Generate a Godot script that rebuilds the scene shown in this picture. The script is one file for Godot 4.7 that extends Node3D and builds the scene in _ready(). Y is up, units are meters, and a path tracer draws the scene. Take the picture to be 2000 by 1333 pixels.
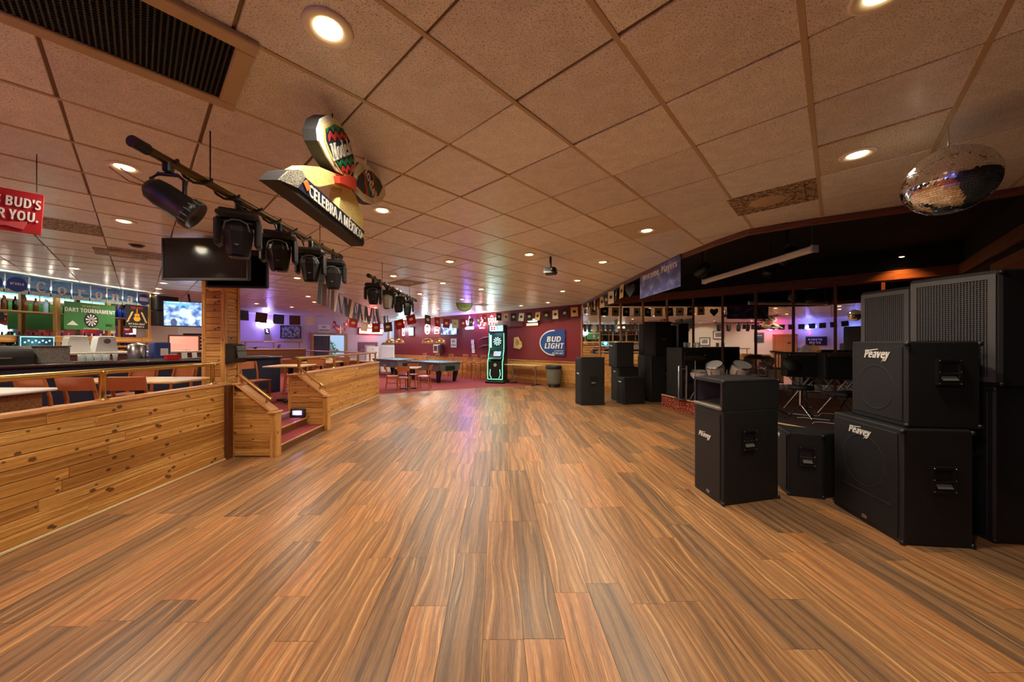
extends Node3D
# Plan coordinates: X to the side, d ahead along the dance-floor planks (world z = -d), Y up. The building's own walls stand
# at about 45 degrees to the planks: a runs towards the mirrored wall, b towards the far lilac wall.
const SP := 0.69717
const CP := 0.71691
const YAW := 0.79936
const CEIL := 2.95
const DECK := 0.36
var M := {}
var taken := {}
var cache := {}
var rng := RandomNumberGenerator.new()
var shapes := {}

func D(x: float, d: float, y := 0.0) -> Vector3: return Vector3(x, y, -d)
func W(a: float, b: float, y := 0.0) -> Vector3: return Vector3(a * SP - b * CP, y, -(a * CP + b * SP))
func P2(a: float, b: float) -> Vector2: return Vector2(a * SP - b * CP, a * CP + b * SP)
func to_ab(x: float, d: float) -> Vector2: return Vector2(x * SP + d * CP, -x * CP + d * SP)

func numbered(called: String) -> String:
	taken[called] = taken.get(called, -1) + 1
	return called if taken[called] == 0 else "%s_%03d" % [called, taken[called]]
func tag(o: Node, label: String, category: String, group := "", kind := ""):
	if label: o.set_meta("label", label)
	if category: o.set_meta("category", category)
	if group: o.set_meta("group", group)
	if kind: o.set_meta("kind", kind)
	return o
func thing(called: String, label: String, category: String, at := Vector3.ZERO, turn := 0.0, group := "") -> Node3D:
	var o := Node3D.new()
	o.name = numbered(called)
	add_child(o)
	o.position = at
	o.rotation.y = turn
	tag(o, label, category, group)
	return o
func obj(called: String, mesh: Mesh, m: Material, parent: Node = null, at := Vector3.ZERO, turn := Vector3.ZERO) -> MeshInstance3D:
	var o := MeshInstance3D.new()
	o.mesh = mesh
	o.material_override = m
	o.position = at
	o.rotation = turn
	if parent == null:
		o.name = numbered(called)
		add_child(o)
	else:
		o.name = called
		parent.add_child(o, true)
	return o
func struct(called: String, mesh: Mesh, m: Material, at := Vector3.ZERO, turn := 0.0) -> Node3D:
	var o: Node3D
	if mesh: o = obj(called, mesh, m, null, at, Vector3(0, turn, 0))
	else:
		o = Node3D.new()
		o.name = numbered(called)
		add_child(o)
		o.position = at
		o.rotation.y = turn
	o.set_meta("kind", "structure")
	return o
func copy_of(root: Node3D, called: String, at: Vector3, turn: float, label := "", group := "") -> Node3D:
	var r: Node3D = root.duplicate()
	r.name = numbered(called)
	add_child(r)
	r.position = at
	r.rotation.y = turn
	if label: r.set_meta("label", label)
	if group: r.set_meta("group", group)
	return r

# ---------- mesh helpers ----------
func st0() -> SurfaceTool:
	var st := SurfaceTool.new()
	st.begin(Mesh.PRIMITIVE_TRIANGLES)
	st.set_smooth_group(-1)
	return st
func done(st: SurfaceTool) -> ArrayMesh:
	st.generate_normals()
	return st.commit()
func tri(st: SurfaceTool, p: Array, uv: Array):
	for i in [0, 2, 1]:
		st.set_uv(uv[i]); st.add_vertex(p[i])
# p in counter-clockwise order seen from outside
func quad(st: SurfaceTool, p0: Vector3, p1: Vector3, p2: Vector3, p3: Vector3, u0 := Vector2(0, 1), u1 := Vector2(1, 1), u2 := Vector2(1, 0), u3 := Vector2(0, 0)):
	tri(st, [p0, p1, p2], [u0, u1, u2])
	tri(st, [p0, p2, p3], [u0, u2, u3])
func facequad(st: SurfaceTool, p: Array, off := Vector2.ZERO):
	# uv in metres, u along the longer side
	var e1: float = (p[1] - p[0]).length()
	var e2: float = (p[3] - p[0]).length()
	if e1 >= e2: quad(st, p[0], p[1], p[2], p[3], off + Vector2(0, e2), off + Vector2(e1, e2), off + Vector2(e1, 0), off)
	else: quad(st, p[0], p[1], p[2], p[3], off, off + Vector2(0, e1), off + Vector2(e2, e1), off + Vector2(e2, 0))
func box(st: SurfaceTool, c: Vector3, s: Vector3, b := Basis.IDENTITY, off := Vector2.ZERO):
	var h := s * 0.5
	var v: Array = []
	for i in 8: v.append(c + b * Vector3(h.x if i & 1 else -h.x, h.y if i & 2 else -h.y, h.z if i & 4 else -h.z))
	for f in [[4, 5, 7, 6], [1, 0, 2, 3], [5, 1, 3, 7], [0, 4, 6, 2], [6, 7, 3, 2], [0, 1, 5, 4]]:
		facequad(st, [v[f[0]], v[f[1]], v[f[2]], v[f[3]]], off)
# chamfered box
func cbox(st: SurfaceTool, c: Vector3, s: Vector3, ch := 0.006, b := Basis.IDENTITY, off := Vector2.ZERO):
	var h := s * 0.5
	ch = minf(ch, minf(h.x, minf(h.y, h.z)) * 0.9)
	var sg := [Vector3(1, 0, 0), Vector3(0, 1, 0), Vector3(0, 0, 1)]
	var vv := func(ax: int, k: Vector3) -> Vector3:
		var q := Vector3(k.x * (h.x - ch), k.y * (h.y - ch), k.z * (h.z - ch))
		q[ax] = k[ax] * h[ax]
		return c + b * q
	for ax in 3:
		var a1 := (ax + 1) % 3
		var a2 := (ax + 2) % 3
		for sgn in [-1.0, 1.0]:
			var ps: Array = []
			for k in [[-1, -1], [1, -1], [1, 1], [-1, 1]]:
				var q := Vector3.ZERO
				q[ax] = sgn; q[a1] = k[0] * sgn; q[a2] = k[1]
				ps.append(vv.call(ax, q))
			facequad(st, ps, off)
	for ax in 3:
		var a1 := (ax + 1) % 3
		var a2 := (ax + 2) % 3
		for s1 in [-1.0, 1.0]:
			for s2 in [-1.0, 1.0]:
				var k0 := Vector3.ZERO
				k0[a1] = s1; k0[a2] = s2; k0[ax] = -1
				var k1 := k0
				k1[ax] = 1
				var ps := [vv.call(a1, k0), vv.call(a1, k1), vv.call(a2, k1), vv.call(a2, k0)]
				if s1 * s2 > 0: ps.reverse()
				facequad(st, ps, off)
	for i in 8:
		var k := Vector3(1 if i & 1 else -1, 1 if i & 2 else -1, 1 if i & 4 else -1)
		var ps := [vv.call(0, k), vv.call(1, k), vv.call(2, k)]
		if k.x * k.y * k.z < 0: ps.reverse()
		tri(st, ps, [off, off + Vector2(ch, 0), off + Vector2(0, ch)])
func cb(s: Vector3, ch := 0.006, off := Vector2.ZERO) -> ArrayMesh:
	var key := "cb%s%s%s" % [s, ch, off]
	if not cache.has(key):
		var st := st0()
		cbox(st, Vector3.ZERO, s, ch, Basis.IDENTITY, off)
		cache[key] = done(st)
	return cache[key]
func frame_of(dir: Vector3) -> Basis:
	var z := dir.normalized()
	var x := Vector3.UP.cross(z) if absf(z.y) < 0.95 else Vector3.RIGHT.cross(z)
	x = x.normalized()
	return Basis(x, z.cross(x), z)
# swept tube through points; radius one value or one for each point
func tube(st: SurfaceTool, pts: Array, r, sides := 8, caps := true):
	var rings: Array = []
	var n := pts.size()
	for i in n:
		var dir: Vector3 = (pts[mini(i + 1, n - 1)] - pts[maxi(i - 1, 0)])
		var f := frame_of(dir)
		var rr: float = r[i] if r is Array else r
		var ring: Array = []
		for k in sides:
			var t := TAU * k / sides
			ring.append(pts[i] + f * Vector3(cos(t) * rr, sin(t) * rr, 0))
		rings.append(ring)
	st.set_smooth_group(0)
	var l := 0.0
	for i in n - 1:
		var l2: float = l + (pts[i + 1] - pts[i]).length()
		for k in sides:
			var k2 := (k + 1) % sides
			quad(st, rings[i][k], rings[i][k2], rings[i + 1][k2], rings[i + 1][k], Vector2(l, float(k) / sides), Vector2(l, float(k + 1) / sides), Vector2(l2, float(k + 1) / sides), Vector2(l2, float(k) / sides))
		l = l2
	st.set_smooth_group(-1)
	if caps:
		for e in [0, n - 1]:
			for k in range(1, sides - 1):
				var ps := [rings[e][0], rings[e][k], rings[e][k + 1]]
				if e == 0: ps.reverse()
				tri(st, ps, [Vector2.ZERO, Vector2.RIGHT, Vector2.DOWN])
func tube_mesh(pts: Array, r, sides := 8) -> ArrayMesh:
	var st := st0()
	tube(st, pts, r, sides)
	return done(st)
# lathe of [radius, y] around the y axis, profile from bottom to top on the outside
func lathe(st: SurfaceTool, prof: Array, sides := 20, at := Vector3.ZERO, b := Basis.IDENTITY, smooth := true):
	st.set_smooth_group(0 if smooth else -1)
	for i in prof.size() - 1:
		for k in sides:
			var t0 := TAU * k / sides
			var t1 := TAU * (k + 1) / sides
			var f := func(q: Array, t: float) -> Vector3: return at + b * Vector3(cos(t) * q[0], q[1], -sin(t) * q[0])
			var u := [Vector2(float(k) / sides, prof[i][1]), Vector2(float(k + 1) / sides, prof[i][1]), Vector2(float(k + 1) / sides, prof[i + 1][1]), Vector2(float(k) / sides, prof[i + 1][1])]
			if prof[i][0] > 0.00001: tri(st, [f.call(prof[i], t0), f.call(prof[i], t1), f.call(prof[i + 1], t1)], [u[0], u[1], u[2]])
			if prof[i + 1][0] > 0.00001: tri(st, [f.call(prof[i], t0), f.call(prof[i + 1], t1), f.call(prof[i + 1], t0)], [u[0], u[2], u[3]])
	st.set_smooth_group(-1)
func lathe_mesh(prof: Array, sides := 20, smooth := true) -> ArrayMesh:
	var st := st0()
	lathe(st, prof, sides, Vector3.ZERO, Basis.IDENTITY, smooth)
	return done(st)
# prism: polygon (any winding) in the local xy plane, from z0 to z1, placed by basis b at c
func prism(st: SurfaceTool, poly: PackedVector2Array, z0: float, z1: float, c := Vector3.ZERO, b := Basis.IDENTITY, uvs := 1.0):
	if Geometry2D.is_polygon_clockwise(poly):
		poly = poly.duplicate()
		poly.reverse()
	var t := Geometry2D.triangulate_polygon(poly)
	for i in range(0, t.size(), 3):
		var q := [poly[t[i]], poly[t[i + 1]], poly[t[i + 2]]]
		if (q[1] - q[0]).cross(q[2] - q[0]) < 0: q.reverse()
		tri(st, [c + b * Vector3(q[0].x, q[0].y, z1), c + b * Vector3(q[1].x, q[1].y, z1), c + b * Vector3(q[2].x, q[2].y, z1)], [q[0] * uvs, q[1] * uvs, q[2] * uvs])
		tri(st, [c + b * Vector3(q[0].x, q[0].y, z0), c + b * Vector3(q[2].x, q[2].y, z0), c + b * Vector3(q[1].x, q[1].y, z0)], [q[0] * uvs, q[2] * uvs, q[1] * uvs])
	var n := poly.size()
	for i in n:
		var p: Vector2 = poly[i]
		var q2: Vector2 = poly[(i + 1) % n]
		facequad(st, [c + b * Vector3(p.x, p.y, z0), c + b * Vector3(q2.x, q2.y, z0), c + b * Vector3(q2.x, q2.y, z1), c + b * Vector3(p.x, p.y, z1)])
func prism_mesh(poly: Array, z0: float, z1: float, uvs := 1.0) -> ArrayMesh:
	var st := st0()
	prism(st, PackedVector2Array(poly), z0, z1, Vector3.ZERO, Basis.IDENTITY, uvs)
	return done(st)
# plan polygon (X, d) extruded from y0 to y1
const PLAN := Basis(Vector3(1, 0, 0), Vector3(0, 0, -1), Vector3(0, 1, 0))
func slab_mesh(poly: Array, y0: float, y1: float) -> ArrayMesh:
	var st := st0()
	prism(st, PackedVector2Array(poly), y0, y1, Vector3.ZERO, PLAN)
	return done(st)
func rrect(w: float, h: float, r: float, n := 4) -> Array:
	var o: Array = []
	for q in [[1, 1, 0], [-1, 1, 1], [-1, -1, 2], [1, -1, 3]]:
		for i in n + 1:
			var t: float = (q[2] + float(i) / n) * PI / 2
			o.append(Vector2(q[0] * (w / 2 - r) + cos(t) * r, q[1] * (h / 2 - r) + sin(t) * r))
	return o
func oval(w: float, h: float, n := 24) -> Array:
	var o: Array = []
	for i in n: o.append(Vector2(cos(TAU * i / n) * w / 2, sin(TAU * i / n) * h / 2))
	return o
var fonts := {}
func font(kind := "Droid Sans", weight := 700, italic := false) -> SystemFont:
	var key := kind + str(weight) + str(italic)
	if not fonts.has(key):
		var f := SystemFont.new()
		f.font_names = PackedStringArray([kind])
		f.font_weight = weight
		f.font_italic = italic
		fonts[key] = f
	return fonts[key]
# lettering in the xy plane facing +z, h = height of the letters
func lettering(text: String, h: float, m: Material, parent: Node, at: Vector3, turn := Vector3.ZERO, depth := 0.004, kind := "Droid Sans", squeeze := 1.0, slant := 0.0, called := "lettering") -> MeshInstance3D:
	var t := TextMesh.new()
	t.text = text
	t.font = font(kind)
	t.font_size = 32
	t.pixel_size = h / 23.0
	t.depth = depth
	t.curve_step = 2.0
	var o := obj(called, t, m, parent, at, turn)
	if squeeze != 1.0 or slant != 0.0:
		var arr := ArrayMesh.new()
		for s in t.get_surface_count():
			var a := t.surface_get_arrays(s)
			var v: PackedVector3Array = a[Mesh.ARRAY_VERTEX]
			for i in v.size(): v[i] = Vector3(v[i].x * squeeze + v[i].y * slant, v[i].y, v[i].z)
			a[Mesh.ARRAY_VERTEX] = v
			arr.add_surface_from_arrays(Mesh.PRIMITIVE_TRIANGLES, a)
		o.mesh = arr
	return o

# ---------- materials ----------
func mat(key: String, c: Color, rough := 0.6, metal := 0.0, spec := 0.5) -> StandardMaterial3D:
	var m := StandardMaterial3D.new()
	m.albedo_color = c
	m.roughness = rough
	m.metallic = metal
	m.metallic_specular = spec
	M[key] = m
	return m
func glow(key: String, c: Color, e: float) -> StandardMaterial3D:
	var m := mat(key, Color(0.9, 0.9, 0.9), 0.4)
	m.emission_enabled = true
	m.emission = c
	m.emission_energy_multiplier = e
	return m
func c8(r: int, g: int, b: int) -> Color: return Color8(r, g, b)
func noise(seed_: int, freq := 1.0, kind := FastNoiseLite.TYPE_SIMPLEX_SMOOTH, oct := 3) -> FastNoiseLite:
	var n := FastNoiseLite.new()
	n.seed = seed_
	n.frequency = freq
	n.noise_type = kind
	n.fractal_octaves = oct
	return n
func tex(img: Image) -> ImageTexture:
	img.generate_mipmaps()
	return ImageTexture.create_from_image(img)
# boards: s metres along the grain, t metres across
var WARP := 0.03
func wood_image(w: int, h: int, ln: float, wd: float, sd: int, cols: Array, sap: float, ring: float, knots: Array) -> Image:
	var img := Image.create(w, h, false, Image.FORMAT_RGB8)
	var n1 := noise(sd, 1.0, FastNoiseLite.TYPE_SIMPLEX_SMOOTH, 2)
	var n2 := noise(sd + 50, 1.0, FastNoiseLite.TYPE_SIMPLEX, 3)
	for y in h:
		var t := wd * y / h
		for x in w:
			var s := ln * x / w
			var warp := n1.get_noise_2d(s * 0.9, t * 3.0 + 9.0) * WARP
			var dark := 0.0
			var tt := t
			for k in knots:
				var dx: float = (s - k[0]) / k[2]
				var dy: float = (t - k[1]) / k[2]
				var r2 := dx * dx * 0.45 + dy * dy
				tt += 0.55 * k[2] * signf(dy) * exp(-r2 * 0.6) * 0.8
				dark = maxf(dark, 1.0 - smoothstep(0.5, 1.1, r2 + 0.25 * n2.get_noise_2d(s * 90, t * 90)))
			var v := tt + warp
			var band := n1.get_noise_2d(s * 0.35 + 40.0, v * 22.0)
			var streak := n2.get_noise_2d(s * 1.2, v * 95.0)
			var fine := n2.get_noise_2d(s * 9.0 + 7, t * 420.0)
			var m := clampf(0.5 + band * 1.1 + streak * 0.2, 0.0, 1.0)
			var c: Color = cols[0].lerp(cols[1], m)
			var sp := smoothstep(sap, sap + 0.22, n1.get_noise_2d(s * 0.45 + 90.0, v * 26.0 + 30.0))
			c = c.lerp(cols[2], sp)
			if ring > 0.0:
				var eye := smoothstep(0.12, 0.4, n1.get_noise_2d(s * 0.7 + 200.0, v * 12.0))
				var rr := sin((v * 420.0 + n1.get_noise_2d(s * 1.5 + 70, t * 5.0) * 16.0))
				c = c.lerp(cols[3], eye * (0.35 + 0.65 * smoothstep(0.2, 0.9, rr)) * ring)
			c = c * (1.0 + fine * 0.14 + streak * 0.1)
			c = c.lerp(cols[3] * 0.7, dark * 0.8)
			img.set_pixel(x, y, c)
	return img
func speck_image(n: int, base: Color, spots: Array, sd: int) -> Image:
	# spots: [colour, frequency, threshold]
	var img := Image.create(n, n, false, Image.FORMAT_RGB8)
	var ns: Array = []
	for i in spots.size(): ns.append(noise(sd + i, 1.0, FastNoiseLite.TYPE_SIMPLEX, 2))
	var big := noise(sd + 9, 1.0)
	for y in n:
		for x in n:
			var c := base * (1.0 + 0.07 * big.get_noise_2d(x * 4.0 / n, y * 4.0 / n))
			for i in spots.size():
				var v: float = ns[i].get_noise_2d(x * spots[i][1] / n, y * spots[i][1] / n)
				c = c.lerp(spots[i][0], smoothstep(spots[i][2], spots[i][2] + 0.12, v))
			img.set_pixel(x, y, c)
	return img
func tri_map(m: StandardMaterial3D, img: Image, size: float, world := false) -> StandardMaterial3D:
	m.albedo_texture = tex(img)
	m.uv1_triplanar = true
	m.uv1_world_triplanar = world
	m.uv1_scale = Vector3.ONE / size
	return m
func uv_map(m: StandardMaterial3D, img: Image, sx: float, sy: float) -> StandardMaterial3D:
	m.albedo_texture = tex(img)
	m.uv1_scale = Vector3(1.0 / sx, 1.0 / sy, 1)
	return m
func bumpy(m: StandardMaterial3D, freq: float, strength: float, size: float):
	var nt := NoiseTexture2D.new()
	nt.width = 256
	nt.height = 256
	nt.seamless = true
	nt.as_normal_map = true
	nt.bump_strength = strength
	nt.noise = noise(5, freq, FastNoiseLite.TYPE_SIMPLEX, 3)
	m.normal_enabled = true
	m.normal_texture = nt
	m.uv1_triplanar = true
	m.uv1_scale = Vector3.ONE / size

func make_materials():
	var wh := Color(1, 1, 1)
	for i in 6:
		var cols: Array = [c8(140, 98, 64), c8(180, 132, 86), c8(204, 156, 104), c8(104, 78, 58)]
		if i == 1 or i == 4: cols = [c8(118, 88, 64), c8(158, 118, 82), c8(190, 146, 100), c8(90, 72, 60)]
		if i == 2: cols = [c8(168, 112, 70), c8(194, 138, 88), c8(210, 160, 106), c8(118, 86, 62)]
		var m := mat("plank%d" % i, wh, 0.35)
		m.albedo_texture = tex(wood_image(640, 116, 1.22, 0.218, 11 + i * 7, cols, 0.36, 0.7 if i != 3 else 0.25, []))
	for i in 5:
		var kn: Array = []
		rng.seed = 300 + i
		for k in 5 + i % 3: kn.append([rng.randf() * 2.4, 0.015 + rng.randf() * 0.06, 0.009 + rng.randf() * 0.011])
		var m := mat("cedar%d" % i, wh, 0.42)
		uv_map(m, wood_image(1100, 56, 2.4, 0.09, 90 + i * 3, [c8(190, 134, 66), c8(214, 162, 90), c8(232, 186, 118), c8(120, 72, 36)], 0.3, 0.0, kn), 2.4, 0.09)
		m.albedo_color = [Color(1, 1, 1), Color(0.92, 0.87, 0.8), Color(1, 0.98, 0.95), Color(0.84, 0.78, 0.7), Color(0.97, 0.93, 0.88)][i]
	uv_map(mat("oak", wh, 0.4), wood_image(512, 64, 1.2, 0.12, 160, [c8(170, 112, 58), c8(200, 142, 82), c8(210, 158, 98), c8(120, 74, 40)], 0.35, 0.0, []), 1.2, 0.12)
	uv_map(mat("chair_wood", wh, 0.35), wood_image(256, 64, 0.6, 0.12, 170, [c8(152, 80, 38), c8(182, 104, 54), c8(190, 116, 64), c8(96, 50, 28)], 0.4, 0.0, []), 0.6, 0.12)
	uv_map(mat("dark_wood", wh, 0.5), wood_image(256, 64, 0.9, 0.15, 180, [c8(92, 52, 30), c8(118, 68, 38), c8(124, 74, 44), c8(60, 34, 22)], 0.4, 0.0, []), 0.9, 0.15)
	uv_map(mat("maple", wh, 0.3), wood_image(256, 64, 1.0, 0.3, 190, [c8(206, 168, 112), c8(224, 190, 136), c8(230, 200, 150), c8(180, 140, 90)], 0.4, 0.0, []), 1.0, 0.3)
	for i in 3:
		var m := mat("tile%d" % i, [wh, Color(0.97, 0.96, 0.95), Color(0.95, 0.94, 0.95)][i], 0.3)
		tri_map(m, speck_image(256, c8(246, 245, 243), [[c8(132, 120, 104), 46.0, 0.52], [c8(222, 218, 212), 90.0, 0.2]], 40 + i), 0.6)
	tri_map(mat("tile_rough", wh, 0.6), speck_image(256, c8(216, 202, 178), [[c8(130, 112, 90), 60.0, 0.16], [c8(232, 222, 204), 80.0, 0.2]], 47), 0.6)
	tri_map(mat("tile_stained", wh, 0.6), speck_image(256, c8(150, 128, 100), [[c8(96, 76, 56), 9.0, 0.0], [c8(206, 190, 164), 14.0, 0.35]], 51), 0.6)
	mat("tee", c8(190, 168, 134), 0.5)
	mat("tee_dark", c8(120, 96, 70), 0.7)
	tri_map(mat("carpet", wh, 0.95), speck_image(256, c8(150, 52, 58), [[c8(112, 34, 42), 60.0, 0.1], [c8(186, 84, 84), 70.0, 0.3]], 61), 0.5, true)
	tri_map(mat("stage_carpet", wh, 0.95), speck_image(256, c8(120, 24, 20), [[c8(216, 150, 104), 9.0, 0.16], [c8(40, 12, 12), 20.0, 0.3], [c8(150, 40, 26), 34.0, 0.25]], 66), 0.6, true)
	mat("lilac", c8(206, 190, 204), 0.75)
	mat("white_wall", c8(226, 216, 200), 0.75)
	mat("burgundy", c8(124, 24, 34), 0.55)
	mat("black_paint", c8(14, 13, 14), 0.85)
	mat("black_gloss", c8(10, 10, 12), 0.12)
	mat("black_metal", c8(22, 22, 24), 0.42)
	mat("black_plastic", c8(24, 24, 26), 0.5)
	mat("grey_plastic", c8(96, 98, 92), 0.5)
	mat("white_plastic", c8(226, 226, 222), 0.45)
	mat("white_paint", c8(232, 228, 220), 0.5)
	mat("cream_trim", c8(222, 196, 150), 0.5)
	mat("chrome", c8(210, 210, 212), 0.18, 1.0)
	mat("steel", c8(170, 172, 174), 0.3, 1.0)
	mat("brass", c8(196, 160, 96), 0.3, 1.0)
	mat("brass_shade", c8(200, 140, 70), 0.3, 1.0)
	mat("mirror", c8(232, 234, 232), 0.015, 1.0)
	mat("ball_mirror", c8(236, 236, 236), 0.04, 1.0)
	var v := mat("vinyl", c8(19, 19, 20), 0.55)
	bumpy(v, 0.12, 3.0, 0.08)
	mat("grille_cloth", c8(17, 16, 18), 0.6)
	mat("grille_metal", c8(90, 88, 90), 0.45, 0.3)
	mat("navy", c8(30, 38, 62), 0.6)
	mat("white_print", c8(238, 236, 230), 0.6)
	mat("red_flag", c8(176, 24, 28), 0.7)
	mat("tan_flag", c8(214, 178, 112), 0.7)
	mat("cream_flag", c8(232, 222, 190), 0.7)
	mat("black_flag", c8(26, 22, 22), 0.7)
	mat("slate_flag", c8(62, 82, 92), 0.7)
	mat("brown_flag", c8(92, 60, 48), 0.7)
	mat("string", c8(40, 36, 32), 0.8)
	mat("cord_black", c8(12, 12, 12), 0.6)
	glow("lens", Color(1.0, 0.86, 0.62), 9.0)
	var ref := mat("reflector", c8(240, 232, 214), 0.3)

var room: Array
var stage: Array
var soffit: Array     # plan outline of the raised black ceiling above the stage
const A_WALL := 10.8
const B_WALL := 19.2
const B_RIGHT := -1.74
const A_REAR := -5.1

func wall(called: String, p0: Vector2, p1: Vector2, y0: float, y1: float, m: Material, th := 0.16) -> Node3D:
	# the room lies to the left of p0 -> p1 in plan (X, d); thickness goes outwards
	var dir := (p1 - p0).normalized()
	var out := Vector2(dir.y, -dir.x)
	var mid := (p0 + p1) / 2 + out * th / 2
	var b := Basis(Vector3(dir.x, 0, -dir.y), Vector3.UP, Vector3(dir.x, 0, -dir.y).cross(Vector3.UP))
	var st := st0()
	box(st, Vector3.ZERO, Vector3((p1 - p0).length(), y1 - y0, th))
	var o := struct(called, done(st), m, D(mid.x, mid.y, (y0 + y1) / 2), 0)
	o.basis = b
	return o

func shell():
	room = [P2(A_WALL, B_RIGHT), P2(A_WALL, B_WALL), Vector2(-11.72, 15.72), Vector2(-9.9, 10.8), Vector2(-9.9, 2.2), P2(A_REAR, 8.75), P2(A_REAR, B_RIGHT)]
	stage = [Vector2(4.15, 8.75), Vector2(4.35, 7.5), Vector2(4.5, 5.6), Vector2(4.9, 4.75), P2(7.02, B_RIGHT), P2(A_WALL, B_RIGHT), P2(A_WALL, 2.95)]
	soffit = [Vector2(3.0, 12.2), Vector2(2.84, 6.9), Vector2(2.88, 5.36), Vector2(2.96, 4.67), Vector2(3.06, 4.23), Vector2(3.49, 3.88), Vector2(4.1, 3.5), Vector2(4.66, 3.07), P2(5.6, B_RIGHT), P2(A_WALL, B_RIGHT), P2(A_WALL, 6.3)]
	# sub-floor slab, carpets
	var base: Array = [Vector2(-12.6, -9), Vector2(12, -9), Vector2(12, 24), Vector2(-12.6, 24)]
	var fl := struct("floor", slab_mesh(base, -0.2, -0.008), M.tee_dark)
	var car := Geometry2D.intersect_polygons(PackedVector2Array(room), PackedVector2Array([Vector2(-13, 10.75), Vector2(-3.6, 10.75), Vector2(-2.92, 11.15), Vector2(-1.24, 12.04), Vector2(-0.19, 12.55), Vector2(0.94, 12.85), Vector2(3, 13.6), Vector2(3, 24), Vector2(-13, 24)]))
	obj("carpet", slab_mesh(Array(car[0]), -0.008, 0.002), M.carpet, fl)
	var rear := Geometry2D.intersect_polygons(PackedVector2Array(room), PackedVector2Array([P2(-6, -3), P2(-2.2, -3), P2(-2.2, 12), P2(-6, 12)]))
	obj("carpet", slab_mesh(Array(rear[0]), -0.008, 0.002), M.carpet, fl)
	planks(fl)
	# walls
	wall("wall_mirror", room[0], room[1], 0, 3.6, M.burgundy)
	# lilac wall with its doorway (a from 6.25 to 7.95)
	wall("wall_back", P2(A_WALL, B_WALL), P2(7.85, B_WALL), 0, 3.1, M.lilac)
	wall("wall_back", P2(6.2, B_WALL), room[2], 0, 3.1, M.lilac)
	wall("wall_back", P2(7.85, B_WALL), P2(6.2, B_WALL), 2.02, 3.1, M.lilac)
	wall("wall_bar", room[2], room[3], 0, 3.1, M.white_wall)
	wall("wall_bar", room[3], room[4], 0, 3.1, M.white_wall)
	wall("wall_rear", room[4], room[5], 0, 3.1, M.white_wall)
	wall("wall_rear", room[5], room[6], 0, 3.1, M.white_wall)
	wall("wall_stage", room[6], room[0], 0, 3.6, M.black_paint)
	# raised black ceiling over the stage, the edge of the dropped ceiling with its wooden trim
	struct("ceiling_stage", slab_mesh(soffit, 3.5, 3.6), M.black_paint)
	var lid := PackedVector2Array(room)
	var rest := Geometry2D.clip_polygons(lid, PackedVector2Array(soffit))
	for q in rest:
		if q.size() > 3: struct("ceiling_slab", slab_mesh(Array(q), 3.02, 3.12), M.black_paint)
	for i in 8:
		var p: Vector2 = soffit[i]
		var q: Vector2 = soffit[i + 1]
		var dir := (q - p).normalized()
		var mid := (p + q) / 2
		var bb := Basis(Vector3(dir.x, 0, -dir.y), Vector3.UP, Vector3(dir.x, 0, -dir.y).cross(Vector3.UP))
		var st := st0()
		box(st, Vector3(0, 0.26, 0), Vector3((q - p).length(), 0.56, 0.03))
		var o := struct("trim_fascia", done(st), M.black_paint, D(mid.x, mid.y, CEIL))
		o.basis = bb
		st = st0()
		cbox(st, Vector3.ZERO, Vector3((q - p).length() + 0.01, 0.1, 0.045), 0.008)
		var w := obj("edge_board", done(st), M.dark_wood, o, Vector3(0, -0.02, 0))
	ceiling_grid()

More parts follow.
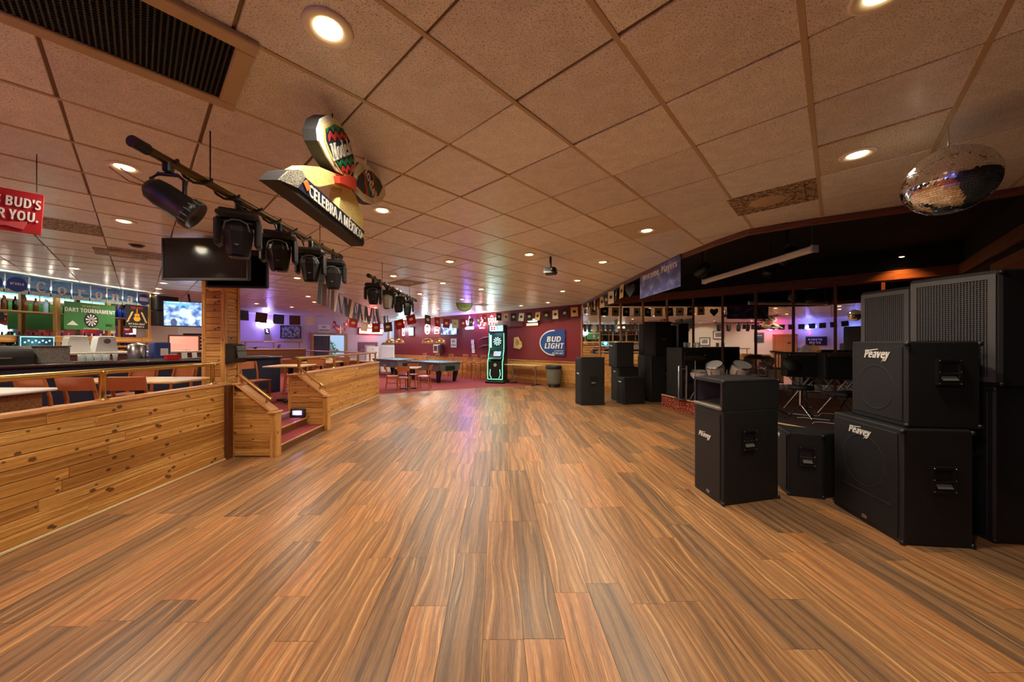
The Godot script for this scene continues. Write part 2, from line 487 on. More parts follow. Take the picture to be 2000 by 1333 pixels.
func planks(fl: Node3D):
	rng.seed = 4
	var area := Geometry2D.intersect_polygons(PackedVector2Array(room), PackedVector2Array([Vector2(-3.66, -9), Vector2(12, -9), Vector2(12, 14.5), Vector2(3.2, 13.62), Vector2(0.94, 12.85), Vector2(-0.19, 12.55), Vector2(-1.24, 12.04), Vector2(-2.92, 11.15), Vector2(-3.66, 10.72)]))
	var poly: PackedVector2Array = area[0]
	var cut := Geometry2D.clip_polygons(poly, PackedVector2Array([P2(-6, -4), P2(-2.2, -4), P2(-2.2, 12), P2(-6, 12)]))
	poly = cut[0]
	var wd := 0.218
	var ln := 1.22
	var st: Array = []
	var meshes: Array = []
	for i in 6:
		var s := st0()
		st.append(s)
	for flip in 2:
		var s := st0()
		plank_piece(s, PackedVector2Array([Vector2(-wd / 2, -ln / 2), Vector2(wd / 2, -ln / 2), Vector2(wd / 2, ln / 2), Vector2(-wd / 2, ln / 2)]), Vector2.ZERO, flip == 1, wd, ln)
		meshes.append(done(s))
	var near: Array = []
	var ix := -18
	while ix < 44:
		var x := ix * wd + 0.035
		var off := rng.randf() * ln
		var iz := -6
		while iz < 12:
			var d := iz * ln + off
			var r := PackedVector2Array([Vector2(x - wd / 2, d - ln / 2), Vector2(x + wd / 2, d - ln / 2), Vector2(x + wd / 2, d + ln / 2), Vector2(x - wd / 2, d + ln / 2)])
			var cl := Geometry2D.intersect_polygons(r, poly)
			if cl.size():
				var kind := rng.randi() % 6
				var flip := rng.randi() % 2
				var whole: bool = absf(area_of(cl[0]) - wd * ln) < 0.002
				var seen: bool = d > 1.0 and absf(x) < (d + 0.6) * 1.5 and not (d < 4.2 and x > 3.0)
				if whole and seen: near.append([d * d + x * x * 0.3, x, d, kind, flip])
				else:
					for q in cl: plank_piece(st[kind], q, Vector2(x, d), flip == 1, wd, ln)
			iz += 1
		ix += 1
	near.sort_custom(func(p, q): return p[0] < q[0])
	for i in near.size():
		var n: Array = near[i]
		if i < 300: obj("plank", meshes[n[4]], M["plank%d" % n[3]], fl, D(n[1], n[2], 0))
		else: plank_piece(st[n[3]], PackedVector2Array([Vector2(n[1] - wd / 2, n[2] - ln / 2), Vector2(n[1] + wd / 2, n[2] - ln / 2), Vector2(n[1] + wd / 2, n[2] + ln / 2), Vector2(n[1] - wd / 2, n[2] + ln / 2)]), Vector2(n[1], n[2]), n[4] == 1, wd, ln)
	for i in 6: obj("distant_planking", done(st[i]), M["plank%d" % i], fl).set_meta("kind", "stuff")
func area_of(p: PackedVector2Array) -> float:
	var s := 0.0
	for i in p.size(): s += p[i].cross(p[(i + 1) % p.size()])
	return absf(s) / 2
func plank_piece(st: SurfaceTool, poly: PackedVector2Array, c: Vector2, flip: bool, wd: float, ln: float):
	# a thin board: top with an eased edge, narrow joint all round
	if Geometry2D.is_polygon_clockwise(poly): poly.reverse()
	var top := Geometry2D.offset_polygon(poly, -0.0011)
	if top.is_empty(): return
	var t: PackedVector2Array = top[0]
	var uv := func(p: Vector2) -> Vector2:
		var q := Vector2((p.y - c.y) / ln + 0.5, (p.x - c.x) / wd + 0.5)
		return Vector2(1.0, 1.0) - q if flip else q
	var idx := Geometry2D.triangulate_polygon(t)
	for i in range(0, idx.size(), 3):
		var q := [t[idx[i]], t[idx[i + 1]], t[idx[i + 2]]]
		if (q[1] - q[0]).cross(q[2] - q[0]) < 0: q.reverse()
		tri(st, [D(q[0].x, q[0].y), D(q[1].x, q[1].y), D(q[2].x, q[2].y)], [uv.call(q[0]), uv.call(q[1]), uv.call(q[2])])
	var low := Geometry2D.offset_polygon(poly, -0.0004)
	if low.is_empty() or low[0].size() != t.size(): return
	var l: PackedVector2Array = low[0]
	for i in t.size():
		var j := (i + 1) % t.size()
		quad(st, D(l[i].x, l[i].y, -0.004), D(l[j].x, l[j].y, -0.004), D(t[j].x, t[j].y), D(t[i].x, t[i].y), uv.call(t[i]), uv.call(t[j]), uv.call(t[j]), uv.call(t[i]))

var stained := [Vector2(4.24, 0.47), Vector2(-0.78, 6.81), Vector2(-0.19, 7.9), Vector2(4.3, 6.94), Vector2(8.42, 8.78)]
var rough_tiles := [Vector2(3.67, -0.12), Vector2(4.33, 1.65)]
func ceiling_grid():
	rng.seed = 9
	var area := Geometry2D.clip_polygons(PackedVector2Array(room), PackedVector2Array(soffit))
	var poly := PackedVector2Array()
	for q in area:
		if area_of(q) > 20: poly = q
	var pitch := 0.61
	var a0 := 1.51
	var b0 := 1.32
	var ceil := Node3D.new()
	ceil.name = "ceiling"
	add_child(ceil)
	ceil.set_meta("kind", "structure")
	var full: Array = []
	for k in 4:
		var s := st0()
		var w: float = pitch - [0.012, 0.016, 0.009, 0.02][k]
		cbox(s, Vector3.ZERO, Vector3(w, 0.016, w), 0.004)
		full.append(done(s))
	var far: Array = []
	for i in 3: far.append(st0())
	var near: Array = []
	for ia in range(-13, 17):
		for ib in range(-6, 32):
			var a := a0 + (ia + 0.5) * pitch
			var b := b0 + (ib + 0.5) * pitch
			var h := pitch / 2 - 0.006
			var r := PackedVector2Array([P2(a - h, b - h), P2(a + h, b - h), P2(a + h, b + h), P2(a - h, b + h)])
			var cl := Geometry2D.intersect_polygons(r, poly)
			if cl.is_empty(): continue
			if absf(b - 2.235) < 0.1 and a > -0.93 and a < 0.29: continue   # open duct above the return air grille
			var c := P2(a, b)
			var whole: bool = absf(area_of(cl[0]) - 4 * h * h) < 0.002
			var kind := rng.randi() % 3
			var special := ""
			for q in stained:
				if absf(a - q.x) < pitch / 2 and absf(b - q.y) < pitch / 2: special = "tile_stained"
			for q in rough_tiles:
				if absf(a - q.x) < pitch / 2 and absf(b - q.y) < pitch / 2: special = "tile_rough"
			var seen: bool = c.y > 0.6 and absf(c.x) < (c.y + 0.5) * 1.55
			if whole and seen: near.append([c.length_squared() - (100.0 if special else 0.0), c, kind, special])
			else:
				for q in cl: prism(far[kind], q, CEIL, CEIL + 0.016, Vector3.ZERO, PLAN)
	near.sort_custom(func(p, q): return p[0] < q[0])
	for i in near.size():
		var n: Array = near[i]
		var c: Vector2 = n[1]
		if i < 300:
			var m: Material = M[n[3]] if n[3] else M["tile%d" % n[2]]
			var o := obj("ceiling_tile", full[rng.randi() % 4], m, ceil, D(c.x, c.y, CEIL + 0.008 + rng.randf_range(-0.002, 0.002)))
			o.rotation = Vector3(rng.randf_range(-0.004, 0.004), YAW + rng.randf_range(-0.006, 0.006), rng.randf_range(-0.004, 0.004))
		else:
			var bb := Basis(Vector3.UP, YAW)
			box(far[n[2]], D(c.x, c.y, CEIL + 0.008), Vector3(pitch - 0.014, 0.016, pitch - 0.014), bb)
	for i in 3: obj("distant_tiling", done(far[i]), M["tile%d" % i], ceil).set_meta("kind", "stuff")
	# suspension bars: main runners along a, proud of the tiles; cross tees along b, set back
	for ib in range(-6, 33):
		var b := b0 + ib * pitch
		runs(ceil, "ceiling_runner", P2(-6, b), P2(12, b), poly, 0.024, CEIL - 0.003, CEIL + 0.03, M.tee)
	for ia in range(-13, 18):
		var a := a0 + ia * pitch
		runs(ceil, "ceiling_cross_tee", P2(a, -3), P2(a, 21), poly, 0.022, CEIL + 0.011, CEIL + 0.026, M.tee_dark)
func runs(parent: Node, called: String, p: Vector2, q: Vector2, poly: PackedVector2Array, w: float, y0: float, y1: float, m: Material):
	for seg in Geometry2D.intersect_polyline_with_polygon(PackedVector2Array([p, q]), poly):
		var s0: Vector2 = seg[0]
		var s1: Vector2 = seg[seg.size() - 1]
		if (s1 - s0).length() < 0.05: continue
		var dir := (s1 - s0).normalized()
		var bb := Basis(Vector3(dir.x, 0, -dir.y), Vector3.UP, Vector3(dir.x, 0, -dir.y).cross(Vector3.UP))
		var st := st0()
		var mid := (s0 + s1) / 2
		box(st, Vector3.ZERO, Vector3((s1 - s0).length(), y1 - y0, w))
		var o := obj(called, done(st), m, parent, D(mid.x, mid.y, (y0 + y1) / 2))
		o.basis = bb

# ---------- recessed ceiling lights ----------
const CANS := [[0.58, 1.6], [-0.08, 4.0], [-0.12, 5.76], [1.76, 3.37], [3.67, -0.12], [4.33, 1.65], [4.22, 3.4], [3.65, 4.65], [5.48, 2.82], [-0.83, 10.0], [6.69, 4.04], [7.78, 5.14], [3.62, 6.46], [4.83, 6.41], [6.05, 6.43], [5.42, 8.24], [2.32, 8.11], [3.44, 11.02], [4.04, 12.35], [2.81, 14.24], [4.01, 14.67], [0.39, 10.97], [0.34, 12.18], [0.33, 13.34], [9.55, 6.89], [9.64, 8.14], [2.04, -0.14],
	[-2.6, 2.6], [-2.6, 5.2], [-4.2, 3.6], [7.0, 8.3], [8.2, 11.2], [7.4, 15.2], [9.4, 16.4], [6.3, 12.6], [-4.3, 6.4], [-1.6, 8.2]]
const CAN_LABELS := ["lit recessed ceiling light beside the big black return air grille", "lit recessed ceiling light near the free end of the first lighting pipe", "lit recessed ceiling light above the bar tables, beyond the first lighting pipe", "lit recessed ceiling light just beyond the paper maraca figure", "lit recessed ceiling light in a rough-textured tile beside the mirror ball", "lit recessed ceiling light in a rough-textured tile near the stained diffuser"]
func can_lights():
	var rs := st0()
	lathe(rs, [[0.058, 0.0], [0.072, -0.007], [0.092, -0.009], [0.102, -0.005], [0.104, 0.003], [0.058, 0.003]], 28)
	var ring := done(rs)
	var ls := st0()
	lathe(ls, [[0.0, -0.012], [0.03, -0.011], [0.05, -0.006], [0.06, 0.0], [0.0, 0.001]], 24)
	var lens := done(ls)
	for i in CANS.size():
		var c: Array = CANS[i]
		var said: String = CAN_LABELS[i] if i < CAN_LABELS.size() else "round white recessed light farther along the tiled ceiling"
		var t := thing("recessed_ceiling_light", said, "ceiling light", W(c[0], c[1], CEIL - 0.003), 0, "recessed lights in the tiled ceiling")
		obj("trim_ring", ring, M.reflector, t)
		obj("lens", lens, M.lens, t)
		var l := SpotLight3D.new()
		l.name = "lamp_light"
		l.light_color = Color(1.0, 0.95, 0.84)
		l.light_energy = CAN_ENERGY
		l.spot_angle = 82
		l.spot_angle_attenuation = 0.7
		l.spot_range = 30
		l.spot_attenuation = 2
		l.light_size = 0.06
		l.shadow_enabled = true
		t.add_child(l)
		l.position = Vector3(0, -0.03, 0)
		l.rotation.x = -PI / 2
const CAN_ENERGY := 2.2

func _ready():
	var cam := Camera3D.new()
	cam.name = "camera"
	add_child(cam)
	cam.position = Vector3(0, 1.56, 0)
	cam.projection = Camera3D.PROJECTION_FRUSTUM
	cam.near = 0.05
	cam.far = 100.0
	cam.keep_aspect = Camera3D.KEEP_HEIGHT
	cam.size = 0.05 * 1333.0 / 679.0
	cam.frustum_offset = Vector2(0.05 * 30.0 / 679.0, 0.05 * 5.5 / 679.0)
	cam.current = true
	var we := WorldEnvironment.new()
	we.name = "environment"
	var env := Environment.new()
	env.background_mode = Environment.BG_SKY
	var sky := Sky.new()
	var sm := ProceduralSkyMaterial.new()
	sm.sky_top_color = Color(0.45, 0.62, 0.9)
	sm.sky_horizon_color = Color(0.8, 0.86, 0.92)
	sm.ground_bottom_color = Color(0.35, 0.34, 0.32)
	sm.ground_horizon_color = Color(0.7, 0.72, 0.72)
	sm.energy_multiplier = 4.0
	sky.sky_material = sm
	env.sky = sky
	env.ambient_light_source = Environment.AMBIENT_SOURCE_SKY
	env.tonemap_mode = Environment.TONE_MAPPER_LINEAR
	env.tonemap_exposure = 1.02
	env.sdfgi_enabled = true
	env.ssao_enabled = true
	env.ssil_enabled = true
	we.environment = env
	add_child(we)
	make_materials()
	shell()
	can_lights()
	build_objects()

# ---------- timber-clad walls of the raised seating deck ----------
# clads the side of p -> q that faces left of the direction of travel; boards are parts
func clad(parent: Node3D, p: Vector2, q: Vector2, y0: float, rows: int, rh: float, seedv: int, piece := 2.4, th := 0.02):
	rng.seed = seedv
	var dir := (q - p).normalized()
	var lft := Vector2(-dir.y, dir.x)
	var L := (q - p).length()
	var turn := atan2(dir.y, dir.x)
	for r in rows:
		var s := 0.0
		var first := true
		while s < L - 0.02:
			var l := minf(L - s, piece * (rng.randf_range(0.35, 1.0) if first else rng.randf_range(0.8, 1.0)))
			if L - s - l < 0.25: l = L - s
			first = false
			l = snappedf(l, 0.05) if l < L - s else l
			var c := p + dir * (s + l / 2) + lft * (th / 2)
			var off := Vector2(rng.randi() % 5 * 0.43, 0)
			obj("board", cb(Vector3(l - 0.002, rh - 0.004, th), 0.004, off), M["cedar%d" % (rng.randi() % 5)], parent, D(c.x, c.y, y0 + (r + 0.5) * rh) - parent.position, Vector3(0, turn, 0))
			s += l
func bar_of(p: Vector2, q: Vector2, w: float, h: float, ch := 0.01) -> Array:
	var dir := (q - p).normalized()
	return [cb(Vector3((q - p).length(), h, w), ch), (p + q) / 2, atan2(dir.y, dir.x)]
func half_wall(called: String, p: Vector2, q: Vector2, th: float, y0: float, top: float, seedv: int, both := false):
	var dir := (q - p).normalized()
	var rgt := Vector2(dir.y, -dir.x)
	var m := bar_of(p, q, th, top - y0 - 0.03, 0.002)
	var c: Vector2 = m[1] + rgt * th / 2
	var o := struct(called, null, M.dark_wood, D(c.x, c.y, (y0 + top - 0.03) / 2))
	obj("core", m[0], M.dark_wood, o, Vector3.ZERO, Vector3(0, m[2], 0))
	var rows := int(round((top - y0 - 0.05) / 0.097))
	clad(o, p, q, y0 + 0.02, rows, (top - y0 - 0.05) / rows, seedv)
	if both: clad(o, q + rgt * th, p + rgt * th, y0 + 0.02, rows, (top - y0 - 0.05) / rows, seedv + 1)
	var st := st0()
	var prof: Array = []
	for t in [[-0.03, 0.0], [-0.036, 0.014], [-0.03, 0.028], [-0.01, 0.036], [th + 0.01, 0.036], [th + 0.03, 0.028], [th + 0.036, 0.014], [th + 0.03, 0.0]]: prof.append(Vector2(-t[0], t[1]))
	prism(st, PackedVector2Array(prof), 0, (q - p).length(), Vector3.ZERO, Basis(Vector3(0, 0, -1), Vector3.UP, Vector3(1, 0, 0)))
	obj("cap_rail", done(st), M.oak, o, D(p.x, p.y, top - 0.036) - o.position, Vector3(0, m[2], 0))
	return o
func pipe_rail(label: String, p: Vector2, q: Vector2, base: float, top: float, posts: Array):
	var dir := (q - p).normalized()
	var t := thing("handrail", label, "railing", D(p.x, p.y, base))
	var h := top - base
	var e := D(q.x, q.y, 0) - D(p.x, p.y, 0)
	obj("top_rail", tube_mesh([Vector3(0, h - 0.027, 0), e * 0.5 + Vector3(0, h - 0.027, 0), e + Vector3(0, h - 0.027, 0)], 0.027, 14), M.brass, t)
	var pst := lathe_mesh([[0.05, 0], [0.05, 0.008], [0.027, 0.014], [0.025, 0.02], [0.025, h - 0.06], [0.034, h - 0.058], [0.034, h - 0.02], [0.0, h - 0.02]], 14)
	for s in posts:
		var x := D(dir.x, dir.y, 0) * float(s)
		obj("post", pst, M.brass, t, x)
	for s in [0.0, 1.0]:
		var ss := st0()
		lathe(ss, [[0.0, -0.033], [0.024, -0.024], [0.033, 0], [0.024, 0.024], [0.0, 0.033]], 12)
		obj("end_ball", done(ss), M.brass, t, e * s + Vector3(0, h - 0.027, 0))
	return t

func deck():
	# platform one: everything beyond X = -3.66 up to the upper tier
	var pl := Array(Geometry2D.intersect_polygons(PackedVector2Array(room), PackedVector2Array([Vector2(-3.68, 0.3), Vector2(-3.69, 10.56), P2(4.93, 16.3), P2(-6.0, 16.3), Vector2(-16, 6), Vector2(-14, 0.3)]))[0])
	var f := struct("floor_deck", slab_mesh(pl, 0.0, DECK), M.carpet)
	var p2 := Array(Geometry2D.intersect_polygons(PackedVector2Array(room), PackedVector2Array([P2(4.93, 16.3), P2(4.93, 19.19), P2(-6.0, 19.19), P2(-6.0, 16.3)]))[0])
	struct("floor_upper_deck", slab_mesh(p2, 0.0, 0.7), M.carpet)
	# the two half walls by the dance floor
	var w = half_wall("wall_partition", Vector2(-3.67, 4.77), Vector2(-3.67, 0.9), 0.1, 0, 1.03, 21)
	obj("floor_strip", cb(Vector3(3.87, 0.026, 0.016), 0.006), M.cream_trim, w, D(-3.638, 2.835, 0.014) - w.position, Vector3(0, PI / 2, 0))
	obj("end_board", cb(Vector3(0.05, 1.0, 0.12), 0.004), M.dark_wood, w, D(-3.64, 4.72, 0.5) - w.position)
	var w2 = half_wall("wall_partition", Vector2(-3.6, 10.6), Vector2(-3.6, 6.38), 0.1, 0, 1.02, 33)
	obj("floor_strip", cb(Vector3(4.2, 0.026, 0.016), 0.006), M.cream_trim, w2, D(-3.568, 8.5, 0.014) - w2.position, Vector3(0, PI / 2, 0))
	half_wall("wall_partition", P2(4.97, 16.3), Vector2(-3.6, 10.6), 0.1, 0, 1.02, 45)
	half_wall("wall_upper_partition", P2(1.75, 16.25), P2(4.95, 16.25), 0.1, DECK, 1.36, 51)
	pipe_rail("brass pipe handrail on the half wall beside the bar tables", Vector2(-3.72, 1.0), Vector2(-3.72, 4.62), 1.03, 1.325, [0.15, 2.28, 3.55])
	pipe_rail("brass pipe handrail on the half wall beyond the steps", Vector2(-3.65, 6.36), Vector2(-3.65, 10.52), 1.02, 1.32, [0.06, 1.45, 2.8, 4.1])
	pipe_rail("thin brass handrail on the deck edge by the pool tables", Vector2(-3.75, 10.68), P2(4.92, 16.1), 1.02, 1.3, [0.3, 1.9, 3.5, 5.1, 6.2])
	pipe_rail("brass handrail along the half wall of the upper tier", P2(1.85, 16.3), P2(4.85, 16.3), 1.36, 1.67, [0.1, 1.0, 1.95, 2.9])
	steps()
	column()

func steps():
	# three risers between two knee walls with sloping tops
	var s := struct("stairs", slab_mesh([Vector2(-3.7, 4.88), Vector2(-3.09, 4.88), Vector2(-3.09, 6.24), Vector2(-3.7, 6.24)], 0, 0.1), M.dark_wood)
	obj("riser_box", slab_mesh([Vector2(-3.7, 4.88), Vector2(-3.41, 4.88), Vector2(-3.41, 6.24), Vector2(-3.7, 6.24)], 0.1, 0.22), M.dark_wood, s)
	for k in [[-3.1, -3.4, 0.1], [-3.41, -3.69, 0.22]]:
		obj("tread", slab_mesh([Vector2(k[1], 4.89), Vector2(k[0] - 0.02, 4.89), Vector2(k[0] - 0.02, 6.23), Vector2(k[1], 6.23)], k[2], k[2] + 0.02), M.carpet, s)
	for k in [[-3.1, 0.108], [-3.41, 0.228], [-3.69, 0.35]]:
		obj("nosing", cb(Vector3(0.035, 0.024, 1.34), 0.008), M.oak, s, D(k[0], 5.56, k[1]))
	obj("riser", cb(Vector3(0.014, 0.1, 1.34), 0.003), M.dark_wood, s, D(-3.1, 5.56, 0.05))
	obj("riser", cb(Vector3(0.014, 0.1, 1.34), 0.003), M.dark_wood, s, D(-3.41, 5.56, 0.17))
	obj("riser", cb(Vector3(0.014, 0.1, 1.34), 0.003), M.dark_wood, s, D(-3.69, 5.56, 0.29))
	for k in 2:
		var d0: float = [4.78, 6.24][k]
		var th := 0.11
		var x0: float = [-3.66, -3.74][k]
		var o := struct("wall_stair", null, M.dark_wood, D(-3.36, d0 + th / 2, 0))
		var poly := [Vector2(x0 + 3.36, 0), Vector2(0.31, 0), Vector2(0.31, 0.58), Vector2(0.25, 0.62), Vector2(-0.2, 0.97), Vector2(x0 + 3.36, 1.0)]
		obj("core", prism_mesh(poly, -th / 2 + 0.012, th / 2 - 0.012), M.dark_wood, o)
		# horizontal boards clipped under the slope, on both faces
		for face in [1, -1]:
			for r in 10:
				var y := 0.02 + r * 0.098
				var xr := 0.24
				if y + 0.098 > 0.6: xr = 0.25 - (y + 0.05 - 0.6) / 0.35 * 0.45
				var xl := x0 + 3.36 + 0.05
				if xr - xl < 0.06: continue
				var strip := Geometry2D.intersect_polygons(PackedVector2Array([Vector2(xl, y + 0.002), Vector2(0.25, y + 0.002), Vector2(0.25, y + 0.095), Vector2(xl, y + 0.095)]), PackedVector2Array(poly))
				if strip.is_empty(): continue
				obj("board", prism_mesh(Array(strip[0]), 0, 0.016, 1.0), M["cedar%d" % ((r * 3 + k) % 5)], o, Vector3(0, 0, face * (th / 2 - 0.008) - (0.008 if face > 0 else 0.008)))
			obj("corner_board", cb(Vector3(0.06, 0.6, 0.02), 0.003), M.cedar0, o, Vector3(0.275, 0.3, face * (th / 2)))
			obj("corner_board", cb(Vector3(0.05, 0.98, 0.02), 0.003), M.cedar2, o, Vector3(x0 + 3.385, 0.49, face * (th / 2)))
		obj("end_post", cb(Vector3(0.025, 0.6, th + 0.02), 0.004), M.cedar2, o, Vector3(0.315, 0.3, 0))
		var ang := atan2(0.35, -0.45)
		obj("sloped_cap", cb(Vector3(0.6, 0.03, th + 0.07), 0.008), M.oak, o, Vector3(0.035, 0.81, 0), Vector3(0, 0, -0.66))
		obj("flat_cap", cb(Vector3(0.12, 0.03, th + 0.07), 0.008), M.oak, o, Vector3(0.28, 0.613, 0))
		obj("flat_cap", cb(Vector3(0.14 if k == 0 else 0.22, 0.03, th + 0.07), 0.008), M.oak, o, Vector3(-0.24 if k == 0 else -0.28, 1.0, 0))
		var g := thing("grab_rail", "short sloping brass grab rail on the stair wall %s" % ["beside the column", "by the long half wall"][k], "railing", D(-3.33, d0 + th / 2, 0.84))
		obj("tube", tube_mesh([Vector3(-0.25, 0.29, 0), Vector3(0.2, -0.055, 0)], 0.022, 12), M.brass, g)
		for xx in [-0.2, 0.14]:
			obj("bracket", tube_mesh([Vector3(xx - 0.01, -0.77 * xx + 0.01, 0), Vector3(xx, -0.77 * xx + 0.1, 0)], 0.016, 8), M.brass, g)
	var sg := thing("step_light", "small glowing step light on the stair wall above the tread", "light", D(-3.55, 6.21, 0.24))
	obj("housing", cb(Vector3(0.26, 0.15, 0.04), 0.006), M.black_plastic, sg, Vector3(0, 0.085, 0))
	obj("lens", cb(Vector3(0.17, 0.08, 0.01), 0.003), glow("step_glow", Color(0.7, 0.62, 1.0), 0.6), sg, Vector3(0, 0.09, 0.022))
	lamp(sg, Vector3(0, 0.09, 0.05), Color(0.8, 0.75, 1.0), 0.02, 0.05)

func lamp(parent: Node3D, at: Vector3, c: Color, e: float, size := 0.05) -> OmniLight3D:
	var l := OmniLight3D.new()
	l.name = "lamp_light"
	l.light_color = c
	l.light_energy = e
	l.light_size = size
	l.omni_range = 30
	l.omni_attenuation = 2
	l.shadow_enabled = true
	parent.add_child(l, true)
	l.position = at
	return l

func column():
	var o := struct("column", null, M.dark_wood, D(-4.32, 5.46, DECK))
	var h := CEIL - DECK
	obj("core", cb(Vector3(0.31, h, 0.29), 0.004), M.dark_wood, o, Vector3(0, h / 2, 0))
	rng.seed = 77
	for r in 26:
		var y := r * 0.1
		if y + 0.1 > h: break
		obj("board", cb(Vector3(0.25, 0.094, 0.016), 0.004, Vector2(rng.randi() % 5 * 0.4, 0)), M["cedar%d" % (rng.randi() % 5)], o, Vector3(0, y + 0.05, 0.15))
		obj("board", cb(Vector3(0.016, 0.094, 0.24), 0.004, Vector2(rng.randi() % 5 * 0.4, 0)), M["cedar%d" % (rng.randi() % 5)], o, Vector3(0.16, y + 0.05, 0))
	for q in [[-0.145, 0.158], [0.145, 0.158]]:
		obj("corner_board", cb(Vector3(0.06, h, 0.02), 0.004), M.cedar0, o, Vector3(q[0], h / 2, q[1]))
	for q in [-0.13, 0.13]:
		obj("corner_board", cb(Vector3(0.02, h, 0.055), 0.004), M.cedar2, o, Vector3(0.17, h / 2, q))
	var t := thing("towel_dispenser", "black paper towel dispenser on the timber column", "dispenser", D(-4.13, 5.42, 1.25), PI / 2)
	var st := st0()
	prism(st, PackedVector2Array([Vector2(0, 0), Vector2(0.12, 0.02), Vector2(0.14, 0.2), Vector2(0.12, 0.28), Vector2(0.07, 0.31), Vector2(0, 0.31)]), -0.13, 0.13, Vector3.ZERO, Basis(Vector3(0, 0, 1), Vector3.UP, Vector3(-1, 0, 0)))
	obj("body", done(st), M.black_gloss, t)
	obj("cover_window", cb(Vector3(0.2, 0.18, 0.01), 0.004), M.grey_plastic, t, Vector3(0.03, 0.18, 0.136), Vector3(-0.1, 0, 0))
	tv_set("tv_dark", "black switched-off television high on the timber column", D(-3.745, 4.5, 2.65), 0.02, 1.09, 0.54, M.black_gloss, D(-4.25, 5.3, 2.75))
	tv_set("tv_dark", "dark television turned sideways behind the one on the column", D(-3.7, 4.98, 2.63), 0.12, 0.8, 0.54, M.black_gloss, D(-4.1, 5.45, 2.75))

func tv_set(called: String, label: String, at: Vector3, turn: float, w: float, h: float, screen: Material, anchor = null, tilt := 0.0) -> Node3D:
	var t := thing(called, label, "television", at, turn)
	t.rotation.x = tilt
	obj("casing", cb(Vector3(w, h, 0.06), 0.012), M.black_plastic, t)
	obj("bezel", bezel_mesh(w, h, 0.02, 0.012), M.black_plastic, t, Vector3(0, 0, 0.034))
	var st := st0()
	quad(st, Vector3(-w / 2 + 0.02, -h / 2 + 0.03, 0), Vector3(w / 2 - 0.02, -h / 2 + 0.03, 0), Vector3(w / 2 - 0.02, h / 2 - 0.02, 0), Vector3(-w / 2 + 0.02, h / 2 - 0.02, 0))
	obj("screen", done(st), screen, t, Vector3(0, 0, 0.033))
	if anchor != null:
		var e: Vector3 = t.transform.affine_inverse() * anchor
		obj("mount_arm", tube_mesh([Vector3(0, 0, -0.03), Vector3(0, 0, -0.08), e], 0.025, 8), M.black_metal, t)
	return t
func bezel_mesh(w: float, h: float, b: float, d: float) -> ArrayMesh:
	var st := st0()
	box(st, Vector3(0, h / 2 - b / 2, 0), Vector3(w, b, d))
	box(st, Vector3(0, -h / 2 + b / 2, 0), Vector3(w, b, d))
	box(st, Vector3(-w / 2 + b / 2, 0, 0), Vector3(b, h - 2 * b, d))
	box(st, Vector3(w / 2 - b / 2, 0, 0), Vector3(b, h - 2 * b, d))
	return done(st)

